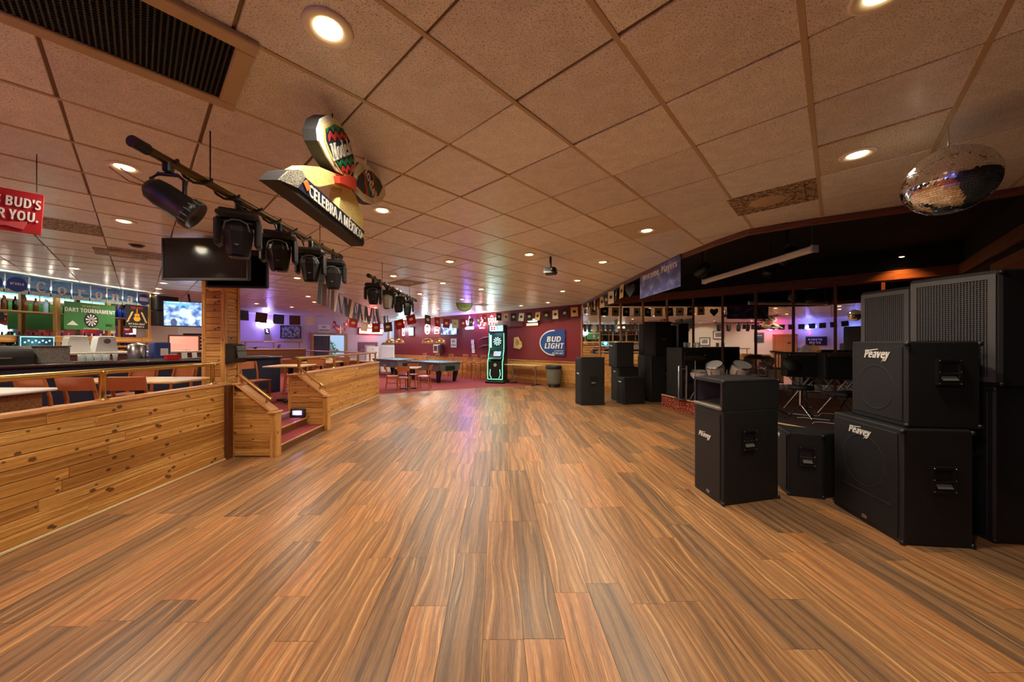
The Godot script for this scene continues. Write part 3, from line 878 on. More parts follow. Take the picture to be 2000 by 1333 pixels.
# ---------- mirrored wall, wainscot, far walls ----------
const FACE_A := YAW - PI / 2     # on the mirrored wall, looking back along -a; local x runs along -b
const FACE_B := YAW              # on the lilac wall, looking back along -b; local x runs along a
const FACE_REAR := YAW + PI / 2  # on the rear wall, looking along +a; local x runs along b
func far_walls():
	# wainscot boards on the mirrored wall from the mirrors to the corner, and along the lilac wall
	var wa := struct("baseboard_wainscot", null, M.oak)
	clad(wa, P2(A_WALL, 3.45), P2(A_WALL, B_WALL), 0.0, 6, 0.147, 61, 2.4, 0.022)
	obj("chair_rail", cb(Vector3(B_WALL - 3.45, 0.035, 0.05), 0.008), M.oak, wa, W(A_WALL - 0.025, (B_WALL + 3.45) / 2, 0.9), Vector3(0, FACE_A, 0))
	var wr := struct("baseboard_wainscot", null, M.oak)
	clad(wr, P2(A_REAR, 8.7), P2(A_REAR, 2.75), 0.0, 6, 0.147, 63, 2.4, 0.022)
	clad(wr, P2(A_REAR, 1.5), P2(A_REAR, B_RIGHT + 0.05), 0.0, 6, 0.147, 65, 2.4, 0.022)
	obj("chair_rail", cb(Vector3(5.95, 0.035, 0.05), 0.008), M.oak, wr, W(A_REAR + 0.025, 5.72, 0.9), Vector3(0, FACE_REAR, 0))
	obj("chair_rail", cb(Vector3(3.2, 0.035, 0.05), 0.008), M.oak, wr, W(A_REAR + 0.025, -0.1, 0.9), Vector3(0, FACE_REAR, 0))
	# mirrors between timber mullions
	var mw := thing("wall_mirror_panels", "wall of tall mirror panes between brown timber mullions behind the stage", "mirror", W(A_WALL - 0.01, 2.3, 0), FACE_A)
	var bs := [6.33, 5.65, 4.93, 4.22, 3.52, 2.83, 2.13, 1.42, 0.7, -0.01, -0.72, -1.73]
	for i in bs.size() - 1:
		var y0 := 0.93 if bs[i + 1] >= 3.4 else 0.3
		var w: float = bs[i] - bs[i + 1]
		obj("pane", cb(Vector3(w - 0.04, 2.83 - y0, 0.006), 0.002), M.mirror, mw, Vector3(2.3 - (bs[i] + bs[i + 1]) / 2, (2.83 + y0) / 2, 0.0))
	for i in bs.size() - 1:
		var y0 := 0.91 if bs[i] >= 3.4 else 0.29
		obj("mullion", cb(Vector3(0.055, 2.86 - y0, 0.035), 0.006), M.oak if bs[i] > 3.0 else M.dark_wood, mw, Vector3(2.3 - bs[i], (2.86 + y0) / 2, 0.012))
	obj("top_trim", cb(Vector3(8.06, 0.2, 0.06), 0.01), M.dark_wood, mw, Vector3(0.0, 2.96, 0.02))
	var sw := struct("trim_stage_wall", null, M.dark_wood)
	obj("top_board", cb(Vector3(5.0, 0.2, 0.06), 0.01), M.dark_wood, sw, W(A_WALL - 2.55, B_RIGHT + 0.04, 2.96), Vector3(0, YAW, 0))
	for k in 7:
		obj("siding_board", cb(Vector3(3.4, 0.145, 0.02), 0.004, Vector2(0.3 * k, 0)), M.dark_wood, sw, W(A_WALL - 3.4, B_RIGHT + 0.02, 2.1 + k * 0.15 - 0.3), Vector3(0, YAW, 0))
	# black wall above the mirrors
	struct("wall_stage_upper", cb(Vector3(8.1, 0.5, 0.03), 0.003), M.black_paint, W(A_WALL - 0.02, 2.28, 3.28), FACE_A)
	# doorway in the lilac wall: casing, opened panelled leaf and the daylight outside
	var dr := struct("door_1", null, M.dark_wood, W(7.02, B_WALL, 0), FACE_B)
	for x in [-0.86, 0.87]: obj("casing", cb(Vector3(0.11, 2.1, 0.22), 0.01), M.oak, dr, Vector3(x, 1.05, 0.02))
	obj("casing", cb(Vector3(1.84, 0.12, 0.22), 0.01), M.oak, dr, Vector3(0, 2.08, 0.02))
	var leaf := obj("leaf", cb(Vector3(0.82, 1.98, 0.045), 0.004), mat("door_purple", c8(62, 50, 66), 0.5), dr, Vector3(-0.4, 1.0, -0.02))
	for px in [-0.19, 0.19]:
		for py in [0.66, 0.12, -0.55]:
			obj("raised_panel", cb(Vector3(0.27, 0.62 if py < 0 else 0.42, 0.02), 0.012), M.door_purple, leaf, Vector3(px, py, 0.026))
	obj("jamb", cb(Vector3(0.04, 2.0, 0.18), 0.004), M.oak, dr, Vector3(0.02, 1.0, -0.06))
	struct("ground_outside", cb(Vector3(9, 0.1, 8), 0.01), mat("paving", c8(150, 140, 124), 0.9), W(7.0, B_WALL + 4.2, -0.06), FACE_B)
	var bush := thing("garden_bush", "green leafy bush outside the open doorway", "bush", W(7.35, B_WALL + 1.7, -0.01))
	var leaf_m := mat("leaf", c8(88, 130, 52), 0.7)
	leaf_m.backlight_enabled = true
	leaf_m.backlight = Color(0.2, 0.3, 0.1)
	rng.seed = 8
	var st := st0()
	for k in 900:
		var v := Vector3(rng.randfn(), rng.randfn(), rng.randfn()).normalized() * pow(rng.randf(), 0.3)
		var c := Vector3(v.x * 0.9, 0.95 + v.y * 0.85, v.z * 0.7)
		var bb := Basis(Vector3(rng.randf(), rng.randf(), rng.randf()).normalized(), rng.randf() * TAU)
		quad(st, c + bb * Vector3(-0.03, 0, 0), c + bb * Vector3(0, -0.07, 0.01), c + bb * Vector3(0.03, 0, 0), c + bb * Vector3(0, 0.08, -0.01))
	var fo := obj("foliage", done(st), leaf_m, bush)
	fo.set_meta("kind", "stuff")
	obj("stem", tube_mesh([Vector3(0, 0, 0), Vector3(0.03, 0.5, 0.02), Vector3(-0.04, 1.0, 0)], 0.03, 6), M.dark_wood, bush)
	struct("wall_outside", cb(Vector3(6, 3, 0.2), 0.02), mat("sunny_wall", c8(236, 226, 196), 0.9), W(7.4, B_WALL + 4.2, 1.45), FACE_B)
	# door in the rear wall (seen in the mirrors)
	var d2 := struct("door_2", cb(Vector3(0.92, 2.03, 0.05), 0.004), M.oak, W(A_REAR + 0.03, 2.12, 1.015), FACE_REAR)
	for x in [-0.52, 0.52]: obj("casing", cb(Vector3(0.11, 2.12, 0.06), 0.01), M.oak, d2, Vector3(x, 0.045, 0.01))
	obj("casing", cb(Vector3(1.15, 0.11, 0.06), 0.01), M.oak, d2, Vector3(0, 1.07, 0.01))
	obj("door_plate", cb(Vector3(0.16, 0.07, 0.008), 0.002), M.black_plastic, d2, Vector3(-0.2, 0.6, 0.03))
	obj("knob", lathe_mesh([[0.0, 0], [0.03, 0.01], [0.03, 0.03], [0.0, 0.045]], 12), M.brass, d2, Vector3(0.4, -0.05, 0.025), Vector3(PI / 2, 0, 0))

# ---------- chairs and tables ----------
var chair0: Node3D
func make_chair() -> Node3D:
	var t := thing("wooden_chair", "", "chair")
	var m: Material = M.chair_wood
	var st := st0()
	prism(st, PackedVector2Array(rrect(0.42, 0.4, 0.06)), 0.43, 0.455, Vector3.ZERO, Basis(Vector3(1, 0, 0), Vector3(0, 0, -1), Vector3(0, 1, 0)))
	obj("seat", done(st), m, t)
	for x in [-0.17, 0.17]:
		obj("leg", tube_mesh([Vector3(x, 0, -0.17), Vector3(x, 0.43, -0.16)], [0.016, 0.02], 8), m, t)
		obj("leg", tube_mesh([Vector3(x * 1.05, 0, 0.21), Vector3(x, 0.43, 0.17), Vector3(x, 0.6, 0.18), Vector3(x, 0.82, 0.23)], [0.016, 0.02, 0.018, 0.014], 8), m, t)
		obj("stretcher", tube_mesh([Vector3(x, 0.2, -0.165), Vector3(x, 0.2, 0.185)], 0.011, 6), m, t)
	obj("stretcher", tube_mesh([Vector3(-0.17, 0.25, -0.165), Vector3(0.17, 0.25, -0.165)], 0.011, 6), m, t)
	st = st0()
	# curved back board
	var n := 6
	for i in n:
		var q: Array = []
		for k in 2:
			var s := -1.0 + 2.0 * (i + k) / n
			q.append(Vector3(s * 0.205, 0, 0.235 + 0.03 * (1 - s * s)))
		var up := Vector3(0, 0.15, 0.03)
		var b0 := Vector3(0, 0.68, -0.02)
		var th := Vector3(0, 0, 0.02)
		quad(st, q[0] + b0 + th, q[1] + b0 + th, q[1] + b0 + up + th, q[0] + b0 + up + th)
		quad(st, q[1] + b0, q[0] + b0, q[0] + b0 + up, q[1] + b0 + up)
		quad(st, q[0] + b0 + up + th, q[1] + b0 + up + th, q[1] + b0 + up, q[0] + b0 + up)
		quad(st, q[0] + b0, q[1] + b0, q[1] + b0 + th, q[0] + b0 + th)
		if i == 0: quad(st, q[0] + b0, q[0] + b0 + th, q[0] + b0 + up + th, q[0] + b0 + up)
		if i == n - 1: quad(st, q[1] + b0 + th, q[1] + b0, q[1] + b0 + up, q[1] + b0 + up + th)
	obj("backrest", done(st), m, t)
	return t
var chair_used := false
func chair(x: float, d: float, y: float, turn: float, label: String, group: String):
	if not chair_used:
		chair_used = true
		chair0 = make_chair()
		chair0.position = D(x, d, y)
		chair0.rotation.y = turn
		tag(chair0, label, "chair", group)
	else: copy_of(chair0, "wooden_chair", D(x, d, y), turn, label, group)
func table(label: String, x: float, d: float, y: float, turn: float, w: float, l: float, group := "", h := 0.75) -> Node3D:
	var t := thing("pedestal_table", label, "table", D(x, d, y), turn, group)
	obj("tabletop", cb(Vector3(w, 0.035, l), 0.01), M.maple, t, Vector3(0, h - 0.0175, 0))
	obj("pedestal", lathe_mesh([[0.05, 0.02], [0.05, h - 0.06], [0.14, h - 0.04], [0.14, h - 0.035], [0.0, h - 0.035]], 14, false), M.black_metal, t)
	for k in 2:
		var st := st0()
		cbox(st, Vector3(0, 0.02, 0), Vector3(0.56, 0.04, 0.08), 0.015, Basis(Vector3.UP, k * PI / 2))
		obj("foot", done(st), M.black_metal, t)
	return t

# flat print panel: canvas with its own picture
func panel(called: String, label: String, cat: String, at: Vector3, turn: float, w: float, h: float, m: Material, th := 0.01) -> Node3D:
	var t := thing(called, label, cat, at, turn)
	obj("panel", cb(Vector3(w, h, th), 0.002), m, t, Vector3(0, 0, 0))
	return t
func pic_mat(key: String, img: Image, emit := 0.0) -> StandardMaterial3D:
	var m := mat(key, Color(1, 1, 1), 0.35)
	m.albedo_texture = tex(img)
	if emit > 0:
		m.emission_enabled = true
		m.emission = Color(0, 0, 0)
		m.emission_texture = m.albedo_texture
		m.emission_energy_multiplier = emit
		m.albedo_color = Color(0.1, 0.1, 0.1)
	return m
func blot_image(w: int, h: int, sd: int, cols: Array, freq: float) -> Image:
	var img := Image.create(w, h, false, Image.FORMAT_RGB8)
	var n := noise(sd, 1.0, FastNoiseLite.TYPE_CELLULAR, 2)
	var n2 := noise(sd + 1, 1.0)
	for y in h:
		for x in w:
			var v := clampf(0.5 + 0.6 * n2.get_noise_2d(x * freq / w, y * freq / w) + 0.3 * n.get_noise_2d(x * freq * 3 / w, y * freq * 3 / w), 0, 0.999)
			var f := v * (cols.size() - 1)
			img.set_pixel(x, y, cols[int(f)].lerp(cols[int(f) + 1], f - int(f)))
	return img
func disc(img: Image, cx: float, cy: float, rx: float, ry: float, c: Color):
	for y in range(maxi(0, int(cy - ry)), mini(img.get_height(), int(cy + ry) + 1)):
		for x in range(maxi(0, int(cx - rx)), mini(img.get_width(), int(cx + rx) + 1)):
			if pow((x - cx) / rx, 2) + pow((y - cy) / ry, 2) <= 1.0: img.set_pixel(x, y, c)
func sheet(w: float, h: float) -> ArrayMesh:
	# one printed face (uv 0..1) with a little thickness behind it
	var key := "sheet%s,%s" % [w, h]
	if cache.has(key): return cache[key]
	var st := st0()
	var a := Vector3(-w / 2, -h / 2, 0)
	var b := Vector3(w / 2, -h / 2, 0)
	var c := Vector3(w / 2, h / 2, 0)
	var d := Vector3(-w / 2, h / 2, 0)
	var z := Vector3(0, 0, -0.004)
	quad(st, a, b, c, d)
	quad(st, b + z, a + z, d + z, c + z)
	for e in [[a, b], [b, c], [c, d], [d, a]]: quad(st, e[1], e[0], e[0] + z, e[1] + z, Vector2.ZERO, Vector2.ZERO, Vector2.ZERO, Vector2.ZERO)
	cache[key] = done(st)
	return cache[key]

func seating():
	var g1 := "chairs at the bar-side table behind the half wall"
	for k in 3: chair([-5.16, -4.68, -4.17][k], [4.1, 4.1, 4.12][k], DECK, PI, "", "") # backs towards the dance floor
	var names := ["wooden chair beside the speckled pedestal table behind the half wall", "wooden chair at the middle of the table behind the half wall", "wooden chair behind the rail post at the bar table"]
	var i := 0
	for c in get_children():
		if String(c.name).begins_with("wooden_chair"):
			c.rotation.y = 0.12 * (i - 1)
			tag(c, names[i], "chair", g1)
			i += 1
	table("pale maple table behind the half wall before the bar", -4.78, 4.66, DECK, 0, 1.5, 0.62, "", 0.73)
	chair(-5.5, 5.2, DECK, PI + 0.1, "wooden chair on the bar side of the long maple table", g1)
	chair(-4.88, 5.18, DECK, PI - 0.1, "wooden chair on the bar side of the maple table, close to the timber column", g1)
	var sp := thing("speckled_table", "white-topped table on a speckled brown box base behind the half wall", "table", D(-5.1, 3.42, DECK))
	obj("top", cb(Vector3(0.7, 0.035, 0.7), 0.01), M.white_plastic, sp, Vector3(0, 0.71, 0))
	obj("base", cb(Vector3(0.55, 0.69, 0.55), 0.006), tri_map(mat("speckle", Color(1, 1, 1), 0.6), speck_image(128, c8(150, 104, 58), [[c8(92, 58, 30), 50.0, 0.1], [c8(196, 150, 96), 60.0, 0.2]], 71), 0.5), sp, Vector3(0, 0.345, 0))
	# tables beyond the steps
	var g2 := "chairs at the tables beyond the steps"
	table("maple table beside the steps behind the brass rail post", -4.35, 7.35, DECK, 0.1, 0.75, 0.75)
	chair(-4.95, 7.15, DECK, -PI / 2 - 0.3, "wooden chair facing the table at the head of the steps", g2)
	chair(-4.2, 7.9, DECK, PI + 0.1, "wooden chair at the step-side table, turned towards the steps", g2)
	table("maple table midway along the half wall beyond the steps", -4.45, 8.85, DECK, 0, 0.75, 0.75)
	chair(-4.75, 8.28, DECK, 0.1, "wooden chair at the middle table with its back to the step-side table", g2)
	chair(-5.05, 8.75, DECK, -PI / 2, "wooden chair on the bar side of the middle table", g2)
	chair(-4.3, 9.45, DECK, PI, "wooden chair at the middle table facing back to the steps", g2)
	table("maple table at the pool-table end of the half wall", -4.5, 10.1, DECK, 0, 0.75, 0.75)
	chair(-5.18, 10.3, DECK, -PI / 2, "wooden chair on the bar side of the end table", g2)
	chair(-4.85, 9.75, DECK, -0.5, "wooden chair tucked under the end table", g2)
	table("maple table on the upper tier under the glowing sign", P2(3.45, 17.7).x, P2(3.45, 17.7).y, 0.7, YAW, 0.8, 0.8)
	chair(P2(2.85, 17.7).x, P2(2.85, 17.7).y, 0.7, YAW - 1.5, "wooden chair on the upper tier beside the slant wall", "chairs on the upper tier")
	chair(P2(4.1, 17.7).x, P2(4.1, 17.7).y, 0.7, YAW + 1.5, "wooden chair on the upper tier below the framed picture", "chairs on the upper tier")
	# small table on the carpet beside the end of the half wall
	table("round-edged pale table on the red carpet by the half wall end", -3.05, 12.05, 0, 0, 0.75, 0.75)
	var g3 := "chairs around the table on the red carpet"
	chair(-3.05, 11.5, 0.0, 0.1, "wooden chair with its back to the dance floor at the carpet table", g3)
	chair(-2.5, 12.0, 0.0, PI / 2, "wooden chair on the pool-table side of the carpet table", g3)
	chair(-3.62, 12.05, 0.0, -1.3, "wooden chair between the carpet table and the half wall", g3)
	chair(-3.1, 12.65, 0.0, PI, "wooden chair beyond the carpet table facing the dance floor", g3)
	# rear wall group, seen in the mirrors
	table("maple table by the rear wall", P2(-4.2, 4.3).x, P2(-4.2, 4.3).y, 0, YAW, 0.75, 0.75)
	for q in [[-4.2, 3.6, 0.0, "timber door side"], [-3.5, 4.3, PI / 2, "dance floor side"], [-4.2, 5.0, PI, "booth side"]]:
		chair(P2(q[0], q[1]).x, P2(q[0], q[1]).y, 0.0, YAW + q[2] + PI, "wooden chair at the rear wall table, on its %s" % q[3], "chairs by the rear wall")
	var bo := thing("timber_booth", "timber booth box against the rear wall below the framed pictures", "booth", W(-4.5, 6.1, 0), YAW)
	obj("core", cb(Vector3(0.9, 0.85, 1.5), 0.004), M.dark_wood, bo, Vector3(0, 0.425, 0))
	for r in 8: obj("board", cb(Vector3(0.02, 0.1, 1.52), 0.004), M["cedar%d" % (r % 5)], bo, Vector3(0.46, 0.06 + r * 0.105, 0))
	obj("cap", cb(Vector3(0.96, 0.03, 1.56), 0.008), M.oak, bo, Vector3(0, 0.865, 0))

# ---------- the bar ----------
func bar():
	var p := Vector2(-7.6, 3.6)
	var q := Vector2(-5.45, 8.75)
	var dir := (q - p).normalized()
	var turn := atan2(dir.y, dir.x)          # local x along the bar, local z towards the seating
	var mid := (p + q) / 2
	var L := (q - p).length()
	var t := thing("bar_counter", "long bar counter with dark navy front and glossy dark top", "bar counter", D(mid.x, mid.y, DECK), turn)
	obj("front_panel", cb(Vector3(L, 0.84, 0.06), 0.006), M.navy, t, Vector3(0, 0.42, -0.02))
	obj("end_panel", cb(Vector3(0.05, 0.84, 0.66), 0.006), M.navy, t, Vector3(L / 2 - 0.03, 0.42, -0.35))
	obj("counter_top", cb(Vector3(L + 0.06, 0.05, 0.74), 0.014), mat("bar_top", c8(70, 66, 68), 0.2), t, Vector3(0, 0.865, -0.3))
	obj("arm_rail", tube_mesh([Vector3(-L / 2, 0.87, 0.065), Vector3(L / 2, 0.87, 0.065)], 0.022, 10), mat("bar_rail_vinyl", c8(70, 60, 54), 0.3), t)
	for k in 5: obj("foot_bracket", cb(Vector3(0.05, 0.2, 0.12), 0.01), M.brass, t, Vector3(-L / 2 + 0.4 + k * L / 5, 0.15, 0.06))
	for k in 4:
		var dt := thing("drip_tray", "brushed steel drip tray on the dark bar top", "tray", D(mid.x, mid.y, DECK + 0.891) + Basis(Vector3.UP, turn) * Vector3(-0.55 + k * 0.9, 0, -0.1), turn, "drip trays along the bar")
		obj("tray", cb(Vector3(0.8, 0.018, 0.2), 0.006), M.steel, dt, Vector3(0, 0.009, 0))
		obj("mat", cb(Vector3(0.74, 0.006, 0.15), 0.002), M.grey_plastic, dt, Vector3(0, 0.021, 0))
	var top := DECK + 0.89
	var on := func(s: float, z: float) -> Vector3: return D(mid.x, mid.y, top) + Basis(Vector3.UP, turn) * Vector3(s, 0, z)
	# black roll-top bin at the near end
	var rb := thing("roll_top_bin", "black curved roll-top box at the end of the bar", "box", on.call(-1.32, -0.3), turn)
	var prof: Array = [Vector2(-0.2, 0), Vector2(0.2, 0), Vector2(0.2, 0.12)]
	for k in 7: prof.append(Vector2(0.2 * cos(k * PI / 12) - 0.0, 0.12 + 0.16 * sin(k * PI / 12)))
	prof.append(Vector2(-0.2, 0.28))
	var st := st0()
	prism(st, PackedVector2Array(prof), -0.3, 0.3, Vector3.ZERO, Basis(Vector3(0, 0, 1), Vector3.UP, Vector3(-1, 0, 0)))
	obj("body", done(st), M.black_plastic, rb)
	obj("handle", cb(Vector3(0.2, 0.02, 0.03), 0.006), M.chrome, rb, Vector3(0, 0.1, 0.21))
	var sd := thing("speckled_counter_box", "grey speckled box standing beside the black roll-top box", "box", on.call(-0.8, -0.38), turn)
	obj("body", cb(Vector3(0.34, 0.26, 0.36), 0.012), tri_map(mat("granite", Color(1, 1, 1), 0.4), speck_image(128, c8(120, 116, 108), [[c8(70, 66, 60), 70.0, 0.1], [c8(190, 186, 176), 80.0, 0.25]], 75), 0.4), sd, Vector3(0, 0.13, 0))
	obj("lid", cb(Vector3(0.36, 0.02, 0.38), 0.006), M.grey_plastic, sd, Vector3(0, 0.27, 0))
	var bb := thing("blue_ice_bin", "blue plastic bin with white label standing on the bar", "bin", on.call(0.62, -0.46), turn)
	obj("body", cb(Vector3(0.26, 0.34, 0.24), 0.02), mat("bin_blue", c8(44, 70, 140), 0.4), bb, Vector3(0, 0.17, 0))
	obj("label", cb(Vector3(0.12, 0.14, 0.004), 0.001), M.white_print, bb, Vector3(0.02, 0.15, 0.122))
	var gt := thing("steel_tea_urn", "squat steel tea urn beside the blue bin on the bar", "urn", on.call(0.28, -0.46), turn)
	obj("body", lathe_mesh([[0.0, 0.0], [0.12, 0.0], [0.13, 0.02], [0.13, 0.28], [0.1, 0.3], [0.03, 0.32], [0.0, 0.34]], 18), M.steel, gt)
	obj("tap", tube_mesh([Vector3(0, 0.06, 0.13), Vector3(0, 0.06, 0.18), Vector3(0, 0.03, 0.19)], 0.012, 6), M.black_plastic, gt)
	obj("handle", cb(Vector3(0.32, 0.02, 0.03), 0.005), M.black_plastic, gt, Vector3(0, 0.2, 0))
	var rr := thing("red_napkin_box", "bright red napkin box on the edge of the bar", "box", on.call(0.62, -0.02), turn)
	obj("body", cb(Vector3(0.2, 0.1, 0.12), 0.006), mat("red_box", c8(200, 20, 30), 0.4), rr, Vector3(0, 0.05, 0))
	obj("slot", cb(Vector3(0.14, 0.012, 0.05), 0.002), M.white_print, rr, Vector3(0, 0.1, 0))
	for k in 3:
		var nt := thing("paper_notice", "white paper notice card standing on the bar", "card", on.call(0.95 + k * 0.2, -0.3 - 0.05 * k), turn + 0.2 * k, "paper cards on the bar")
		obj("card", cb(Vector3(0.1, 0.13, 0.003), 0.001), M.white_print, nt, Vector3(0, 0.065, 0), Vector3(-0.15, 0, 0))
		obj("stand", cb(Vector3(0.1, 0.01, 0.05), 0.002), M.grey_plastic, nt, Vector3(0, 0.005, 0))
	var gls := lathe_mesh([[0.0, 0.0], [0.026, 0.0], [0.034, 0.13], [0.031, 0.13], [0.024, 0.01], [0.0, 0.01]], 14)
	var gm := mat("glass", Color(0.9, 0.95, 0.95, 0.25), 0.05)
	gm.transparency = BaseMaterial3D.TRANSPARENCY_ALPHA
	for k in 9:
		var o := obj("pint_glass", gls, gm, null, on.call(-0.4 + (k % 5) * 0.1, -0.5 - 0.1 * (k / 5)))
		tag(o, "clear pint glass in the rows upturned beside the steel urn", "glass", "pint glasses on the bar")
	# island cabinet behind the bar
	var ic := thing("back_cabinet", "red-brown low cabinet with pale top behind the bar", "cabinet", D(-7.95, 6.7, DECK), turn)
	obj("body", cb(Vector3(3.6, 0.99, 0.6), 0.008), mat("redbrown", c8(126, 62, 52), 0.45), ic, Vector3(0, 0.495, 0))
	obj("top", cb(Vector3(3.7, 0.05, 0.68), 0.012), mat("pale_top", c8(214, 204, 190), 0.35), ic, Vector3(0, 1.015, 0))
	for k in 4:
		var dd := obj("door", cb(Vector3(0.86, 0.88, 0.02), 0.006), M.redbrown, ic, Vector3(-1.35 + k * 0.9, 0.5, 0.31))
		obj("handle", cb(Vector3(0.02, 0.14, 0.03), 0.006), M.chrome, dd, Vector3(0.36, 0.15, 0.02))
	obj("emblem", lathe_mesh([[0.0, 0.012], [0.06, 0.01], [0.06, 0.0]], 20), M.white_print, ic, Vector3(-0.95, 0.86, 0.322), Vector3(PI / 2, 0, 0))
	var icb := Basis(Vector3.UP, turn)
	for k in 2:
		var wb := thing("white_ice_bucket", ["tall white tapered bucket with a round emblem on the back cabinet", "plain white tapered bucket behind the one with the emblem"][k], "bucket", D(-7.95, 6.7, DECK + 1.041) + icb * Vector3(0.22 - k * 0.34, 0, 0.14 - k * 0.1), turn)
		st = st0()
		prism(st, PackedVector2Array([Vector2(-0.16, 0), Vector2(0.16, 0), Vector2(0.12, 0.27), Vector2(0.1, 0.3), Vector2(-0.1, 0.3), Vector2(-0.12, 0.27)]), -0.13, 0.13)
		obj("body", done(st), M.white_plastic, wb)
		if k == 0: obj("emblem", lathe_mesh([[0.0, 0.008], [0.05, 0.006], [0.05, 0.0]], 16), M.grey_plastic, wb, Vector3(0, 0.21, 0.128), Vector3(PI / 2, 0, 0))
		obj("rim", cb(Vector3(0.22, 0.02, 0.28), 0.008), M.white_plastic, wb, Vector3(0, 0.3, 0))
	# back bar on the wall X = -9.9 : facing +X
	var bw := thing("back_bar", "timber back bar with mirrored bays and bottle shelves", "back bar", D(-9.88, 7.0, DECK), PI / 2)
	obj("lower_body", cb(Vector3(5.0, 1.05, 0.4), 0.008), M.dark_wood, bw, Vector3(0, 0.525, 0.2))
	for r in 5: obj("board", cb(Vector3(5.0, 0.1, 0.02), 0.004, Vector2(r * 0.3, 0)), M["cedar%d" % r], bw, Vector3(0, 0.5 + r * 0.125, 0.41))
	obj("shelf", cb(Vector3(5.1, 0.05, 0.45), 0.01), M.oak, bw, Vector3(0, 1.13, 0.22))
	obj("shelf_rail", cb(Vector3(5.1, 0.14, 0.04), 0.01), M.cedar2, bw, Vector3(0, 1.3, 0.43))
	obj("mirror_back", cb(Vector3(5.0, 1.1, 0.01), 0.002), M.mirror, bw, Vector3(0, 1.75, 0.02))
	obj("upper_shelf", cb(Vector3(5.0, 0.03, 0.22), 0.006), M.oak, bw, Vector3(0, 1.86, 0.13))
	for k in 6: obj("post", cb(Vector3(0.08, 1.45, 0.08), 0.008), M.oak, bw, Vector3(-2.46 + k * 0.984, 1.85, 0.4))
	obj("head_board", cb(Vector3(5.0, 0.3, 0.06), 0.008), M.dark_wood, bw, Vector3(0, 2.42, 0.38))
	var bot := lathe_mesh([[0.0, 0.0], [0.036, 0.002], [0.038, 0.02], [0.038, 0.18], [0.03, 0.21], [0.014, 0.235], [0.013, 0.29], [0.0, 0.292]], 12)
	var bcol := [mat("bottle_amber", c8(120, 60, 16), 0.1), mat("bottle_green", c8(30, 84, 40), 0.1), mat("bottle_clear", c8(190, 200, 200), 0.08), mat("bottle_blue", c8(36, 60, 170), 0.1), mat("bottle_dark", c8(30, 20, 16), 0.12)]
	rng.seed = 31
	for lv in 2:
		for k in 30:
			var o := obj("liquor_bottle", bot, bcol[rng.randi() % 5], null, D(-9.88, 7.0, DECK) + Basis(Vector3.UP, PI / 2) * Vector3(-2.35 + k * 0.16 + rng.randf_range(-0.02, 0.02), [1.156, 1.876][lv], [0.2, 0.13][lv]))
			tag(o, "liquor bottle in the row on the %s shelf of the back bar" % ["lower", "upper"][lv], "bottle", "bottles on the back bar")
	# strip light over the back bar
	for k in 3:
		var fx := thing("strip_light", "white strip light glowing behind the blue letter garland", "light", D(-9.41, 6.2 + k * 1.25, 2.72), PI / 2, "strip lights above the back bar")
		obj("housing", cb(Vector3(1.2, 0.08, 0.03), 0.008), M.white_paint, fx, Vector3(0, 0.0, -0.03))
		obj("tube", tube_mesh([Vector3(-0.56, 0, 0), Vector3(0.56, 0, 0)], 0.018, 10), glow("tube_white", Color(1.0, 0.96, 0.86), 5.0), fx)
		var al := AreaLight3D.new()
		al.name = "lamp_light"
		al.area_size = Vector2(1.1, 0.08)
		al.light_color = Color(1.0, 0.95, 0.85)
		al.light_energy = 1.4
		al.area_range = 20
		al.shadow_enabled = true
		fx.add_child(al)
		al.position = Vector3(0, 0, 0.03)
		al.rotation.y = PI
	banners()

